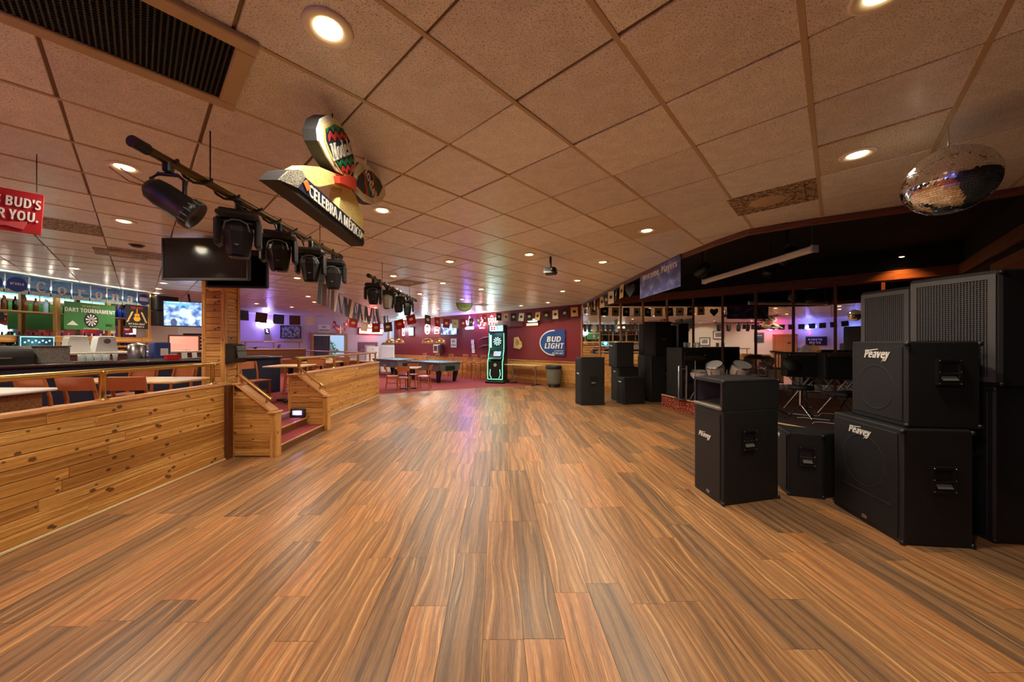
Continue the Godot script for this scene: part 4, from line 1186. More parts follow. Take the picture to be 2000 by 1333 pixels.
func banners():
	# long blue letter garland under the ceiling before the back bar
	var t := thing("letter_garland", "blue beer pennant garland with white blackletter capitals above the back bar", "banner", D(-9.28, 8.0, 2.9), PI / 2)
	obj("cord", tube_mesh([Vector3(-2.2, 0.02, 0), Vector3(0, -0.0, 0), Vector3(1.4, 0.02, 0)], 0.004, 5), M.string, t)
	var blue := pic_mat("beach_print", beach())
	for k in 9:
		var x := -1.62 + k * 0.345
		var f := obj("flag", sheet(0.32, 0.36), blue, t, Vector3(x, -0.19, 0), Vector3(0.02, 0.03 * (k % 3 - 1), 0))
		var ch: String = ["", "", "C", "o", "r", "o", "n", "a", ""][k]
		if ch: lettering(ch, 0.2, M.white_print, f, Vector3(0, 0, 0.005), Vector3.ZERO, 0.004, "Droid Serif")
		else:
			obj("roundel", prism_mesh(oval(0.29, 0.29), 0, 0.004), mat("roundel_blue", c8(34, 60, 140), 0.5), f, Vector3(0, 0, 0.001))
			if k != 8:
				strokes(f, Vector3(0, 0.01, 0.005), 0.2, 0.05, 6, M.white_print)
			else: obj("stripe", cb(Vector3(0.24, 0.1, 0.004), 0.001), M.white_print, f, Vector3(0, 0.02, 0.006))
	# green dart tournament banner and dark poster hung before the back bar
	var g := thing("dart_banner", "green dart tournament banner with a printed dartboard hung before the back bar", "banner", D(-9.25, 7.93, 2.18), PI / 2)
	g.scale = Vector3(0.7, 0.84, 1.0)
	obj("cloth", cb(Vector3(1.42, 0.72, 0.006), 0.002), mat("green_cloth", c8(62, 128, 62), 0.7), g)
	lettering("DART TOURNAMENT", 0.105, M.white_print, g, Vector3(0, 0.15, 0.005), Vector3.ZERO, 0.003)
	strokes(g, Vector3(0, 0.27, 0.004), 0.5, 0.045, 9, M.tan_flag)
	strokes(g, Vector3(0, -0.325, 0.004), 0.42, 0.035, 9, M.white_print)
	lettering("EPIC", 0.07, M.black_flag, g, Vector3(0.52, -0.22, 0.005), Vector3.ZERO, 0.003)
	dart_face(g, Vector3(0, -0.1, 0.004), 0.2, M.white_print, M.black_flag)
	obj("mountain_print", prism_mesh([Vector2(-0.15, 0), Vector2(0.15, 0), Vector2(0, 0.12)], 0, 0.003), M.white_print, g, Vector3(-0.5, -0.25, 0.003))
	obj("eyelet_cord", tube_mesh([Vector3(-0.7, 0.35, 0), Vector3(-0.72, 0.6, 0)], 0.003, 4), M.string, g)
	obj("eyelet_cord", tube_mesh([Vector3(0.7, 0.35, 0), Vector3(0.72, 0.6, 0)], 0.003, 4), M.string, g)
	var p := thing("guitar_poster", "black poster with golden guitar and skeleton print beside the bar speakers", "poster", D(-9.25, 8.94, 2.25), PI / 2)
	p.scale = Vector3(0.86, 0.76, 1.0)
	obj("cloth", cb(Vector3(0.66, 0.8, 0.006), 0.002), M.black_flag, p)
	lettering("HAPPY", 0.08, M.red_flag, p, Vector3(0, 0.3, 0.005), Vector3.ZERO, 0.003)
	strokes(p, Vector3(0, -0.24, 0.004), 0.5, 0.06, 8, M.cream_flag)
	strokes(p, Vector3(0, -0.33, 0.004), 0.42, 0.045, 9, M.cream_flag)
	var gold := mat("gold_print", c8(226, 160, 40), 0.5)
	obj("guitar_print", prism_mesh(oval(0.2, 0.18), 0, 0.003), gold, p, Vector3(0, -0.06, 0.003))
	obj("guitar_print", prism_mesh(oval(0.15, 0.13), 0, 0.003), gold, p, Vector3(0, 0.06, 0.003))
	obj("guitar_print", cb(Vector3(0.025, 0.22, 0.003), 0.001), gold, p, Vector3(0, 0.18, 0.0045))
	for s in [-1, 1]:
		for k in 4: obj("bone_print", prism_mesh(oval(0.05, 0.13), 0, 0.003), M.tan_flag, p, Vector3(s * (0.15 + 0.035 * k), 0.12 - 0.085 * k, 0.003), Vector3(0, 0, s * 0.5))
	# loudspeakers beside the back bar and the lit television on the slant wall
	for k in 2:
		var s := thing("bar_speaker", "black box loudspeaker, %s of the two above the end of the back bar" % ["upper", "lower"][k], "speaker", D(-9.3, 9.72, 2.88 - k * 0.42), PI / 2 - 0.3)
		obj("cabinet", cb(Vector3(0.5, 0.4, 0.36), 0.01), M.black_plastic, s, Vector3(0, -0.2, 0))
		obj("grille", cb(Vector3(0.46, 0.36, 0.02), 0.006), M.grille_cloth, s, Vector3(0, -0.2, 0.185))
		obj("bracket", cb(Vector3(0.06, 0.1, 0.3), 0.006), M.black_metal, s, Vector3(0, -0.02, -0.25))
	var scr := pic_mat("screen_bar", game_screen(3), 1.6)
	var tvb := tv_set("tv_lit", "lit television tilted down over the bar beside the timber column", D(-7.98, 9.1, 2.33), 0.62, 1.1, 0.66, scr, D(-8.6, 9.7, 2.94), 0.1)
	lamp(tvb, Vector3(0, 0, 0.2), Color(0.75, 0.85, 1.0), 0.12, 0.2)
	var om := thing("orange_menu_sign", "glowing orange menu board below the lit television", "sign", D(-8.85, 9.85, 1.5), 0.75)
	obj("frame", cb(Vector3(0.68, 0.62, 0.06), 0.01), M.dark_wood, om, Vector3(0, 0, -0.02))
	obj("board", sheet(0.6, 0.54), glow("orange_glow", Color(1.0, 0.32, 0.14), 1.0), om, Vector3(0, 0, 0.016))
	strokes(om, Vector3(0, 0.16, 0.018), 0.22, 0.09, 3, M.white_print)
	strokes(om, Vector3(-0.02, 0.02, 0.018), 0.42, 0.08, 6, M.white_print)
	strokes(om, Vector3(0.04, -0.14, 0.018), 0.2, 0.07, 3, M.red_flag)
	obj("standard", tube_mesh([Vector3(0, -0.3, -0.02), Vector3(0, -1.14, -0.02)], 0.03, 8), M.black_metal, om)
	var gl := thing("neon_board_sign", "cyan framed light-up board leaning behind the bar", "sign", D(-9.4, 7.1, 1.42), PI / 2)
	gl.scale = Vector3(0.78, 0.85, 1)
	obj("board", cb(Vector3(0.72, 0.36, 0.03), 0.006), M.navy, gl, Vector3(0, 0.18, 0))
	var cy := glow("cyan_glow", Color(0.45, 1.0, 0.95), 3.0)
	obj("neon_tube", tube_mesh([Vector3(-0.33, 0.03, 0.03), Vector3(0.33, 0.03, 0.03), Vector3(0.33, 0.33, 0.03), Vector3(-0.33, 0.33, 0.03), Vector3(-0.33, 0.03, 0.03)], 0.008, 6), cy, gl)
	for k in 8: obj("bulb", lathe_mesh([[0.0, 0], [0.02, 0.004], [0.0, 0.012]], 8), cy, gl, Vector3(-0.24 + k * 0.07, 0.24 if k % 2 else 0.2, 0.016), Vector3(PI / 2, 0, 0))
	lamp(gl, Vector3(0, 0.2, 0.12), Color(0.5, 1.0, 0.95), 0.06, 0.1)
	# notice sheets and framed pictures round the end of the bar
	for k in 3: tag(obj("paper_sheet", cb(Vector3(0.28, 0.2, 0.003), 0.001), M.white_print, null, D(-7.4 + k * 0.092, 7.22 + k * 0.22, 1.26 - 0.02 * (k % 2)), Vector3(0, 1.176, 0)), "white paper sheet taped along the back cabinet front", "paper", "paper sheets on the back cabinet")
	var cl := thing("menu_clutter_board", "black chalkboard menu with white scribbles beside the orange board", "board", D(-9.3, 10.9, 1.55), 0.9)
	obj("board", cb(Vector3(0.8, 0.66, 0.03), 0.006), M.black_flag, cl)
	rng.seed = 12
	for r in 5:
		obj("chalk_line", cb(Vector3(rng.randf_range(0.3, 0.62), 0.03, 0.003), 0.001), M.white_print, cl, Vector3(rng.randf_range(-0.06, 0.06), 0.24 - r * 0.11, 0.017))
	obj("leg", tube_mesh([Vector3(0, -0.33, 0), Vector3(0, -1.19, 0)], 0.03, 8), M.black_metal, cl)

func beach() -> Image:
	var img := Image.create(128, 96, false, Image.FORMAT_RGB8)
	var n := noise(91, 1.0)
	for y in 96:
		for x in 128:
			var c := c8(70, 130, 190).lerp(c8(150, 200, 226), y / 60.0) if y < 58 else (c8(40, 120, 170) if y < 74 else c8(190, 205, 190))
			img.set_pixel(x, y, c * (1.0 + 0.2 * n.get_noise_2d(x * 0.06, y * 0.06)))
	return img
func game_screen(sd: int) -> Image:
	var img := blot_image(192, 112, sd, [c8(60, 90, 150), c8(150, 180, 220), c8(220, 228, 240), c8(250, 250, 255)], 5.0)
	rng.seed = sd
	for k in 6: disc(img, rng.randf() * 192, 40 + rng.randf() * 60, 8 + rng.randf() * 14, 14 + rng.randf() * 14, [c8(250, 250, 255), c8(70, 80, 120), c8(190, 205, 240)][k % 3])
	img.fill_rect(Rect2i(4, 6, 84, 10), c8(90, 190, 230))
	return img
func dart_face(parent: Node3D, at: Vector3, r: float, m1: Material, m2: Material):
	obj("target_disc", prism_mesh(oval(2 * r, 2 * r, 40), 0, 0.003), m2, parent, at)
	for k in 20:
		if k % 2 == 0: continue
		var pl: Array = []
		for e in [[0.12, 0.0], [0.8, 0.0], [0.8, 1.0], [0.12, 1.0]]:
			var t: float = TAU * (k + e[1]) / 20
			pl.append(Vector2(cos(t), sin(t)) * r * e[0])
		obj("target_wedge", prism_mesh(pl, 0, 0.005), m1, parent, at)
# print too blurred to read in the place: rows of short strokes
func strokes(parent: Node3D, at: Vector3, w: float, h: float, n: int, m: Material):
	var st := st0()
	var p := w / n
	for k in n:
		var x := -w / 2 + (k + 0.5) * p
		box(st, Vector3(x - p * 0.25, 0, 0.001), Vector3(p * 0.22, h, 0.002))
		if k % 3 != 1: box(st, Vector3(x + p * 0.2, 0, 0.001), Vector3(p * 0.22, h * (0.9 if k % 2 else 0.7), 0.002))
		box(st, Vector3(x, h * (0.35 if k % 2 else -0.1), 0.001), Vector3(p * 0.55, h * 0.2, 0.002))
	obj("print", done(st), m, parent, at)

# ---------- stage and loudspeakers ----------
func cab_mesh(poly: Array, c: Vector2, h: float, ch := 0.012) -> ArrayMesh:
	var q := PackedVector2Array()
	for p in poly: q.append(p - c)
	if Geometry2D.is_polygon_clockwise(q): q.reverse()
	# cut the corners
	var f := PackedVector2Array()
	for i in q.size():
		var a: Vector2 = q[i]
		f.append(a + (q[(i + q.size() - 1) % q.size()] - a).normalized() * ch)
		f.append(a + (q[(i + 1) % q.size()] - a).normalized() * ch)
	var g := PackedVector2Array()
	for p in f: g.append(p * (1.0 - ch * 2.2))
	var st := st0()
	var n := f.size()
	for i in n:
		var j := (i + 1) % n
		var fi := D(f[i].x, f[i].y)
		var fj := D(f[j].x, f[j].y)
		var gi := D(g[i].x, g[i].y)
		var gj := D(g[j].x, g[j].y)
		var lo := Vector3(0, ch, 0)
		var hi := Vector3(0, h - ch, 0)
		quad(st, fi + lo, fj + lo, fj + hi, fi + hi)
		quad(st, fi + hi, fj + hi, gj + Vector3(0, h, 0), gi + Vector3(0, h, 0))
		quad(st, gi, gj, fj + lo, fi + lo)
	var t := Geometry2D.triangulate_polygon(g)
	for i in range(0, t.size(), 3):
		var k := [g[t[i]], g[t[i + 1]], g[t[i + 2]]]
		if (k[1] - k[0]).cross(k[2] - k[0]) < 0: k.reverse()
		tri(st, [D(k[0].x, k[0].y, h), D(k[1].x, k[1].y, h), D(k[2].x, k[2].y, h)], [Vector2.ZERO, Vector2.RIGHT, Vector2.DOWN])
		tri(st, [D(k[0].x, k[0].y), D(k[2].x, k[2].y), D(k[1].x, k[1].y)], [Vector2.ZERO, Vector2.RIGHT, Vector2.DOWN])
	return done(st)
# a frame on one vertical face: x along pa -> pb (left to right seen from outside), z outwards, origin at the face's bottom middle
func face_on(t: Node3D, pa: Vector2, pb: Vector2) -> Transform3D:
	var dir := (pb - pa).normalized()
	var x := Vector3(dir.x, 0, -dir.y)
	var m := (pa + pb) / 2
	return Transform3D(Basis(x, Vector3.UP, x.cross(Vector3.UP)), D(m.x, m.y, t.position.y) - t.position)
func put(o: Node3D, f: Transform3D, at: Vector3, turn := Vector3.ZERO):
	o.transform = f * Transform3D(Basis.from_euler(turn), at)
	return o
func handle_on(t: Node3D, f: Transform3D, at: Vector3, w := 0.17, h := 0.2):
	var pl: MeshInstance3D = put(obj("handle_plate", bezel_mesh(w, h, 0.022, 0.024), M.black_metal, t), f, at + Vector3(0, 0, 0.01))
	obj("cup", cb(Vector3(w - 0.04, h - 0.04, 0.004), 0.001), M.black_plastic, pl, Vector3(0, 0, -0.01))
	obj("grip", cb(Vector3(w - 0.04, 0.018, 0.012), 0.005), M.black_metal, pl, Vector3(0, -0.015, 0.002))
	obj("cup_floor", cb(Vector3(w - 0.06, h * 0.22, 0.004), 0.002), M.grey_plastic, pl, Vector3(0.005, -h * 0.24, 0.001), Vector3(-0.5, 0, 0))
	for sx in [-1, 1]:
		for sy in [-1, 0, 1]:
			obj("screw", lathe_mesh([[0.005, 0], [0.005, 0.003], [0.0, 0.004]], 8), M.chrome, pl, Vector3(sx * (w / 2 - 0.011), sy * (h / 2 - 0.011), 0.012), Vector3(PI / 2, 0, 0))
func logo_on(t: Node3D, f: Transform3D, at: Vector3, h: float):
	# jagged script badge
	var o: MeshInstance3D = lettering("Peavey", h, M.white_print, t, Vector3.ZERO, Vector3.ZERO, 0.004, "Droid Sans", 0.82, 0.32, "badge")
	put(o, f, at)
	obj("badge_stroke", prism_mesh([Vector2(-h * 1.9, h * 0.42), Vector2(h * 0.2, h * 0.66), Vector2(h * 0.2, h * 0.56), Vector2(-h * 1.7, h * 0.3)], -0.002, 0.002), M.white_print, o)
	obj("badge_stroke", prism_mesh([Vector2(h * 1.2, -h * 0.3), Vector2(h * 1.45, -h * 0.3), Vector2(h * 0.7, -h * 1.0)], -0.002, 0.002), M.white_print, o)
func speaker(label: String, poly: Array, y0: float, y1: float, opt := {}) -> Node3D:
	# poly: far-left, near corner, side back, hidden back (plan)
	var c := Vector2.ZERO
	for p in poly: c += p / poly.size()
	var t := thing("loudspeaker", label, "speaker", D(c.x, c.y, y0))
	var h := y1 - y0
	obj("cabinet", cab_mesh(poly, c, h if not opt.has("horn") else h - opt.horn), M.vinyl, t)
	var f := face_on(t, poly[0], poly[1])
	var g := face_on(t, poly[1], poly[2])
	var fw: float = (poly[1] - poly[0]).length()
	var gw: float = (poly[2] - poly[1]).length()
	var fh: float = h if not opt.has("horn") else h - opt.horn
	if opt.get("grille", "cloth") == "cloth":
		put(obj("grille", cb(Vector3(fw - 0.07, fh - 0.08, 0.012), 0.006), M.grille_cloth, t), f, Vector3(0, fh / 2, 0.004))
		if opt.has("woofer"):
			var r: float = opt.woofer
			put(obj("woofer_ring", lathe_mesh([[r, 0], [r - 0.006, 0.003], [r - 0.02, 0.003], [r - 0.026, 0]], 40), M.vinyl, t), f, Vector3(0, fh * opt.get("woofer_y", 0.5), 0.009), Vector3(PI / 2, 0, 0))
	else:
		var fr: MeshInstance3D = put(obj("grille_frame", bezel_mesh(fw - 0.04, fh - 0.06, 0.04, 0.02), M.grille_metal, t), f, Vector3(0, fh / 2, 0.008))
		put(obj("baffle", cb(Vector3(fw - 0.1, fh - 0.12, 0.004), 0.001), M.grille_cloth, t), f, Vector3(0, fh / 2, 0.002))
		var st := st0()
		var ww := fw - 0.11
		var hh := fh - 0.13
		var nx := int(ww / 0.017)
		var ny := int(hh / 0.017)
		for k in nx + 1: box(st, Vector3(-ww / 2 + ww * k / nx, 0, 0), Vector3(0.0055, hh, 0.004))
		for k in ny + 1: box(st, Vector3(0, -hh / 2 + hh * k / ny, 0.001), Vector3(ww, 0.004, 0.004))
		put(obj("grille_mesh", done(st), M.grille_metal, t), f, Vector3(0, fh / 2, 0.012))
	if opt.has("horn"):
		horn_box(t, poly, c, fh, h, f, fw)
	if opt.has("logo"): logo_on(t, f, opt.logo[0], opt.logo[1])
	if opt.has("handle"): handle_on(t, g, Vector3(opt.handle[0] * gw, opt.handle[1], 0.0), opt.get("hw", 0.17), opt.get("hh", 0.2))
	if opt.has("port"): put(obj("port_slot", cb(Vector3(fw - 0.16, 0.012, 0.008), 0.003), M.black_metal, t), f, Vector3(0, opt.port, 0.012))
	if opt.has("plate"): put(obj("badge_plate", cb(Vector3(0.05, 0.03, 0.004), 0.001), M.steel, t), f, Vector3(0.02, 0.06, 0.012))
	for p in [1, 2]:
		var k: Vector2 = poly[p] - c
		for yy in [0.02, h - 0.02]: obj("corner_cap", lathe_mesh([[0.0, -0.018], [0.016, -0.014], [0.02, 0], [0.016, 0.014], [0.0, 0.018]], 8), M.black_metal, t, D(k.x * 0.985, k.y + (c.y - poly[p].y) * 0.015, yy))
	return t
func horn_box(t: Node3D, poly: Array, c: Vector2, y0: float, y1: float, f: Transform3D, fw: float):
	# upper housing with a flared horn mouth open to the front
	var q: Array = []
	for p in poly: q.append(p - c)
	var w := 0.028
	for e in [[0, 3], [1, 2], [2, 3]]:
		var a: Vector2 = q[e[0]]
		var b: Vector2 = q[e[1]]
		var st := st0()
		var dir := (b - a).normalized()
		var inn := Vector2(-dir.y, dir.x)
		if inn.dot((a + b) / 2) > 0: inn = -inn
		prism(st, PackedVector2Array([a, b, b + inn * w, a + inn * w]), y0, y1 - 0.025, Vector3.ZERO, PLAN)
		obj("horn_side", done(st), M.vinyl, t)
	var top := cab_mesh(poly, c, 0.03)
	obj("horn_lid", top, M.vinyl, t, Vector3(0, y1 - 0.03, 0))
	var st := st0()
	var ow := fw / 2 - 0.03
	var ya := y0 + 0.035
	var yb := y1 - 0.035
	var ym := (ya + yb) / 2 + 0.04
	var o := [Vector3(-ow, ya, 0), Vector3(ow, ya, 0), Vector3(ow, yb, 0), Vector3(-ow, yb, 0)]
	var i := [Vector3(-0.06, ym - 0.04, -0.34), Vector3(0.06, ym - 0.04, -0.34), Vector3(0.06, ym + 0.04, -0.34), Vector3(-0.06, ym + 0.04, -0.34)]
	for k in 4:
		var k2 := (k + 1) % 4
		quad(st, o[k2], o[k], i[k], i[k2])
	quad(st, i[0], i[1], i[2], i[3])
	put(obj("horn_flare", done(st), mat("horn_grey", c8(44, 42, 40), 0.5), t), f, Vector3(0, 0, -0.01))
	put(obj("horn_lip", cb(Vector3(fw - 0.02, 0.035, 0.05), 0.01), mat("lip_grey", c8(112, 104, 96), 0.5), t), f, Vector3(0, y0 + 0.018, 0.0))
	put(obj("horn_frame", bezel_mesh(fw - 0.01, y1 - y0 - 0.01, 0.03, 0.02), M.black_plastic, t), f, Vector3(0, (y0 + y1) / 2, -0.005))

func v2(x: float, d: float) -> Vector2: return Vector2(x, d)
func stage_area():
	var s := struct("stage_platform", slab_mesh(stage, 0.0, 0.27), M.stage_carpet)
	s.name = "floor_stage"
	obj("deck_carpet", slab_mesh(stage, 0.27, 0.29), tri_map(mat("stage_top", Color(1, 1, 1), 0.95), speck_image(128, c8(44, 20, 18), [[c8(80, 34, 26), 20.0, 0.2], [c8(24, 12, 12), 30.0, 0.2]], 81), 0.5, true), s)
	for i in 4:
		var b := bar_of(stage[i], stage[i + 1], 0.03, 0.02, 0.006)
		obj("edge_strip", b[0], M.cream_trim, s, D(b[1].x, b[1].y, 0.288), Vector3(0, b[2], 0))
	# stacks by the dance floor
	speaker("black horn-loaded loudspeaker standing alone on the dance floor before the stage", [v2(2.16, 3.8), v2(2.17, 3.33), v2(2.84, 3.5), v2(2.72, 4.0)], 0, 1.21, {"horn": 0.3, "logo": [Vector3(-0.03, 0.62, 0.014), 0.05], "handle": [-0.06, 0.62], "plate": true})
	speaker("low black monitor wedge between the horn loudspeaker and the big stack", [v2(3.15, 3.95), v2(3.0, 3.57), v2(3.27, 3.48), v2(3.62, 3.6)], 0, 0.65, {"logo": [Vector3(-0.06, 0.58, 0.012), 0.035], "handle": [0.02, 0.42], "hw": 0.14})
	speaker("big black bass loudspeaker at the bottom of the badge-fronted stack", [v2(3.29, 3.395), v2(3.14, 2.69), v2(3.625, 2.64), v2(3.78, 3.36)], 0, 0.9, {"logo": [Vector3(-0.03, 0.79, 0.014), 0.06], "handle": [0.06, 0.52], "woofer": 0.23, "woofer_y": 0.6, "port": 0.27, "plate": true})
	speaker("black badge-fronted loudspeaker on top of the big bass loudspeaker", [v2(3.37, 3.3), v2(3.21, 2.72), v2(3.72, 2.67), v2(3.84, 3.28)], 0.902, 1.58, {"logo": [Vector3(0.02, 0.57, 0.014), 0.07], "handle": [0.05, 0.44], "woofer": 0.2, "woofer_y": 0.42})
	speaker("tall black bass bin under the wire-grille loudspeaker by the stage wall", [v2(3.92, 3.2), v2(3.89, 2.716), v2(4.5, 2.63), v2(4.5, 3.1)], 0, 1.224, {"handle": [0.2, 0.9]})
	speaker("wire-grille loudspeaker topping the stack by the stage wall", [v2(3.82, 3.22), v2(3.92, 2.7), v2(4.52, 2.62), v2(4.45, 3.15)], 1.226, 2.14, {"grille": "wire", "handle": [0.1, 0.55]})
	speaker("bass bin hidden behind the badge-fronted stack", [v2(4.02, 3.82), v2(3.99, 3.34), v2(4.5, 3.22), v2(4.6, 3.7)], 0, 1.224, {})
	speaker("narrower wire-grille loudspeaker behind the badge-fronted stack", [v2(4.0, 3.82), v2(4.0, 3.34), v2(4.5, 3.26), v2(4.56, 3.7)], 1.226, 2.12, {"grille": "wire"})
	# group before the mirrors
	speaker("black loudspeaker standing alone before the burgundy wall", [v2(2.06, 9.12), v2(2.15, 8.8), v2(2.75, 8.85), v2(2.72, 9.4)], 0, 1.22, {"handle": [0.0, 0.62], "logo": [Vector3(0, 0.8, 0.012), 0.03]})
	speaker("tall box under the tilted monitor before the mirrors", [v2(3.24, 9.85), v2(3.31, 9.4), v2(3.86, 9.45), v2(3.8, 9.95)], 0, 0.93, {"logo": [Vector3(0, 0.8, 0.012), 0.03]})
	speaker("monitor loudspeaker set on the tall box before the mirrors", [v2(3.14, 9.75), v2(3.24, 9.4), v2(3.72, 9.42), v2(3.7, 9.9)], 0.932, 1.6, {"logo": [Vector3(-0.05, 0.58, 0.012), 0.03]})
	speaker("small loudspeaker box on the floor before the mirrors", [v2(3.17, 9.2), v2(3.26, 8.9), v2(3.85, 9.02), v2(3.8, 9.3)], 0, 0.69, {"logo": [Vector3(0, 0.58, 0.012), 0.03]})
	speaker("wide bass bin under the two tall loudspeakers at the end of the stage", [v2(4.02, 9.92), v2(4.13, 9.3), v2(4.86, 9.35), v2(4.75, 9.95)], 0, 1.23, {"handle": [0.1, 0.8]})
	speaker("tall satin loudspeaker on the wide bass bin at the end of the stage", [v2(4.0, 9.45), v2(4.27, 9.33), v2(4.72, 9.38), v2(4.6, 9.62)], 1.232, 2.16, {"handle": [0.0, 0.5]})
	speaker("thin tall loudspeaker behind the satin one on the wide bass bin", [v2(4.02, 9.86), v2(4.12, 9.68), v2(4.6, 9.68), v2(4.55, 9.92)], 1.232, 2.12, {})
	rig()
	drums()
	band_gear()
	# projection screen case and lit lamp over the stage
	var pc := thing("projection_screen_case", "long white projection screen case hung over the stage front", "screen", D(4.3, 5.95, 2.85), PI / 2)
	obj("case", cb(Vector3(2.5, 0.09, 0.09), 0.02), M.white_paint, pc)
	for x in [-1.25, 1.25]:
		obj("end_cap", cb(Vector3(0.03, 0.11, 0.11), 0.02), M.white_plastic, pc, Vector3(x, 0, 0))
		obj("hanger", tube_mesh([Vector3(x * 0.97, 0.05, 0), Vector3(x * 0.97, 0.66, 0)], 0.006, 6), M.grey_plastic, pc)
	var sl := thing("stage_downlight", "small lamp lighting the timber board above the mirrors", "light", W(A_WALL - 0.28, -0.95, 3.28))
	obj("housing", lathe_mesh([[0.05, 0.0], [0.055, 0.01], [0.055, 0.12], [0.0, 0.13], [0.0, 0.22]], 16), M.black_metal, sl)
	obj("bulb", lathe_mesh([[0.0, -0.012], [0.03, -0.004], [0.042, 0.008], [0.0, 0.01]], 16), M.lens, sl)
	var l := SpotLight3D.new()
	l.name = "lamp_light"
	l.light_color = Color(1.0, 0.66, 0.32)
	l.light_energy = 1.6
	l.spot_angle = 60
	l.spot_angle_attenuation = 0.8
	l.spot_range = 20
	l.spot_attenuation = 2
	l.light_size = 0.03
	l.shadow_enabled = true
	sl.add_child(l)
	l.position = Vector3(0, -0.03, 0)
	l.rotation = Vector3(-PI / 2, 0, 0)
	for k in 3:
		var pn := thing("stage_spotlight", "black stage spotlight hanging under the dark stage ceiling", "spotlight", D([3.9, 4.6, 5.2][k], [6.6, 5.5, 6.6][k], 3.0), [0.4, 1.2, 2.0][k], "spotlights under the stage ceiling")
		obj("can", lathe_mesh([[0.0, -0.12], [0.09, -0.12], [0.1, 0.1], [0.06, 0.16], [0.0, 0.17]], 16), M.black_metal, pn, Vector3(0, -0.05, 0), Vector3(0.9, 0, 0))
		obj("yoke", tube_mesh([Vector3(-0.12, -0.05, 0), Vector3(-0.12, 0.12, 0), Vector3(0.12, 0.12, 0), Vector3(0.12, -0.05, 0)], 0.01, 6), M.black_metal, pn)
		obj("hanger", tube_mesh([Vector3(0, 0.12, 0), Vector3(0, 0.5, 0)], 0.012, 6), M.black_metal, pn)

func rig():
	# console rack with glasses, grey trestle stand
	var r := thing("console_rack", "black amplifier rack with gear on its lid at the back of the stage", "rack", D(4.75, 8.45, 0.29), 0.1)
	obj("case", cb(Vector3(0.95, 1.18, 0.6), 0.012), M.vinyl, r, Vector3(0, 0.59, 0))
	for k in 4: obj("rack_unit", cb(Vector3(0.8, 0.2, 0.02), 0.004), M.black_plastic, r, Vector3(0, 0.25 + k * 0.24, 0.305))
	obj("badge", prism_mesh(oval(0.06, 0.04, 12), 0, 0.004), M.steel, r, Vector3(0.1, 1.0, 0.318))
	var gl := lathe_mesh([[0.0, 0.0], [0.03, 0.0], [0.036, 0.12], [0.033, 0.12], [0.027, 0.01], [0.0, 0.01]], 12)
	for k in 4: tag(obj("drinking_glass", gl, M.glass, null, D(4.55 + k * 0.12, 8.4 + 0.05 * (k % 2), 1.471)), "clear drinking glass left on the amplifier rack", "glass", "glasses on the amplifier rack")
	var t := thing("trestle_stand", "grey upright trestle frame beside the amplifier rack", "stand", D(4.27, 7.98, 0.29), 0.2)
	obj("frame", tube_mesh([Vector3(-0.1, 0, 0), Vector3(-0.1, 0.76, 0), Vector3(0.1, 0.76, 0), Vector3(0.1, 0, 0)], 0.02, 8), M.steel, t)
	obj("crossbar", tube_mesh([Vector3(-0.1, 0.7, 0), Vector3(0.1, 0.7, 0)], 0.014, 8), M.steel, t)
	obj("foot", cb(Vector3(0.28, 0.02, 0.3), 0.006), M.steel, t, Vector3(0, 0.01, 0))

func drum(parent: Node3D, called: String, at: Vector3, turn: Vector3, r: float, h: float, shell_m: Material):
	var o := obj(called, lathe_mesh([[r, 0], [r, h]], 24), shell_m, parent, at, turn)
	obj("hoop", lathe_mesh([[r - 0.005, h - 0.02], [r + 0.012, h - 0.02], [r + 0.012, h + 0.015], [r - 0.005, h + 0.012]], 24), M.chrome, o)
	obj("hoop", lathe_mesh([[r - 0.005, -0.012], [r + 0.012, -0.015], [r + 0.012, 0.02], [r - 0.005, 0.02]], 24), M.chrome, o)
	obj("head", lathe_mesh([[r, h - 0.002], [0.0, h + 0.001]], 24), M.white_plastic, o)
	obj("head", lathe_mesh([[0.0, 0.001], [r, 0.002]], 24), M.white_plastic, o)
	for k in 6:
		var a := TAU * k / 6
		obj("lug", cb(Vector3(0.014, h * 0.5, 0.02), 0.004), M.chrome, o, Vector3(cos(a) * (r + 0.008), h / 2, sin(a) * (r + 0.008)), Vector3(0, -a + PI / 2, 0))
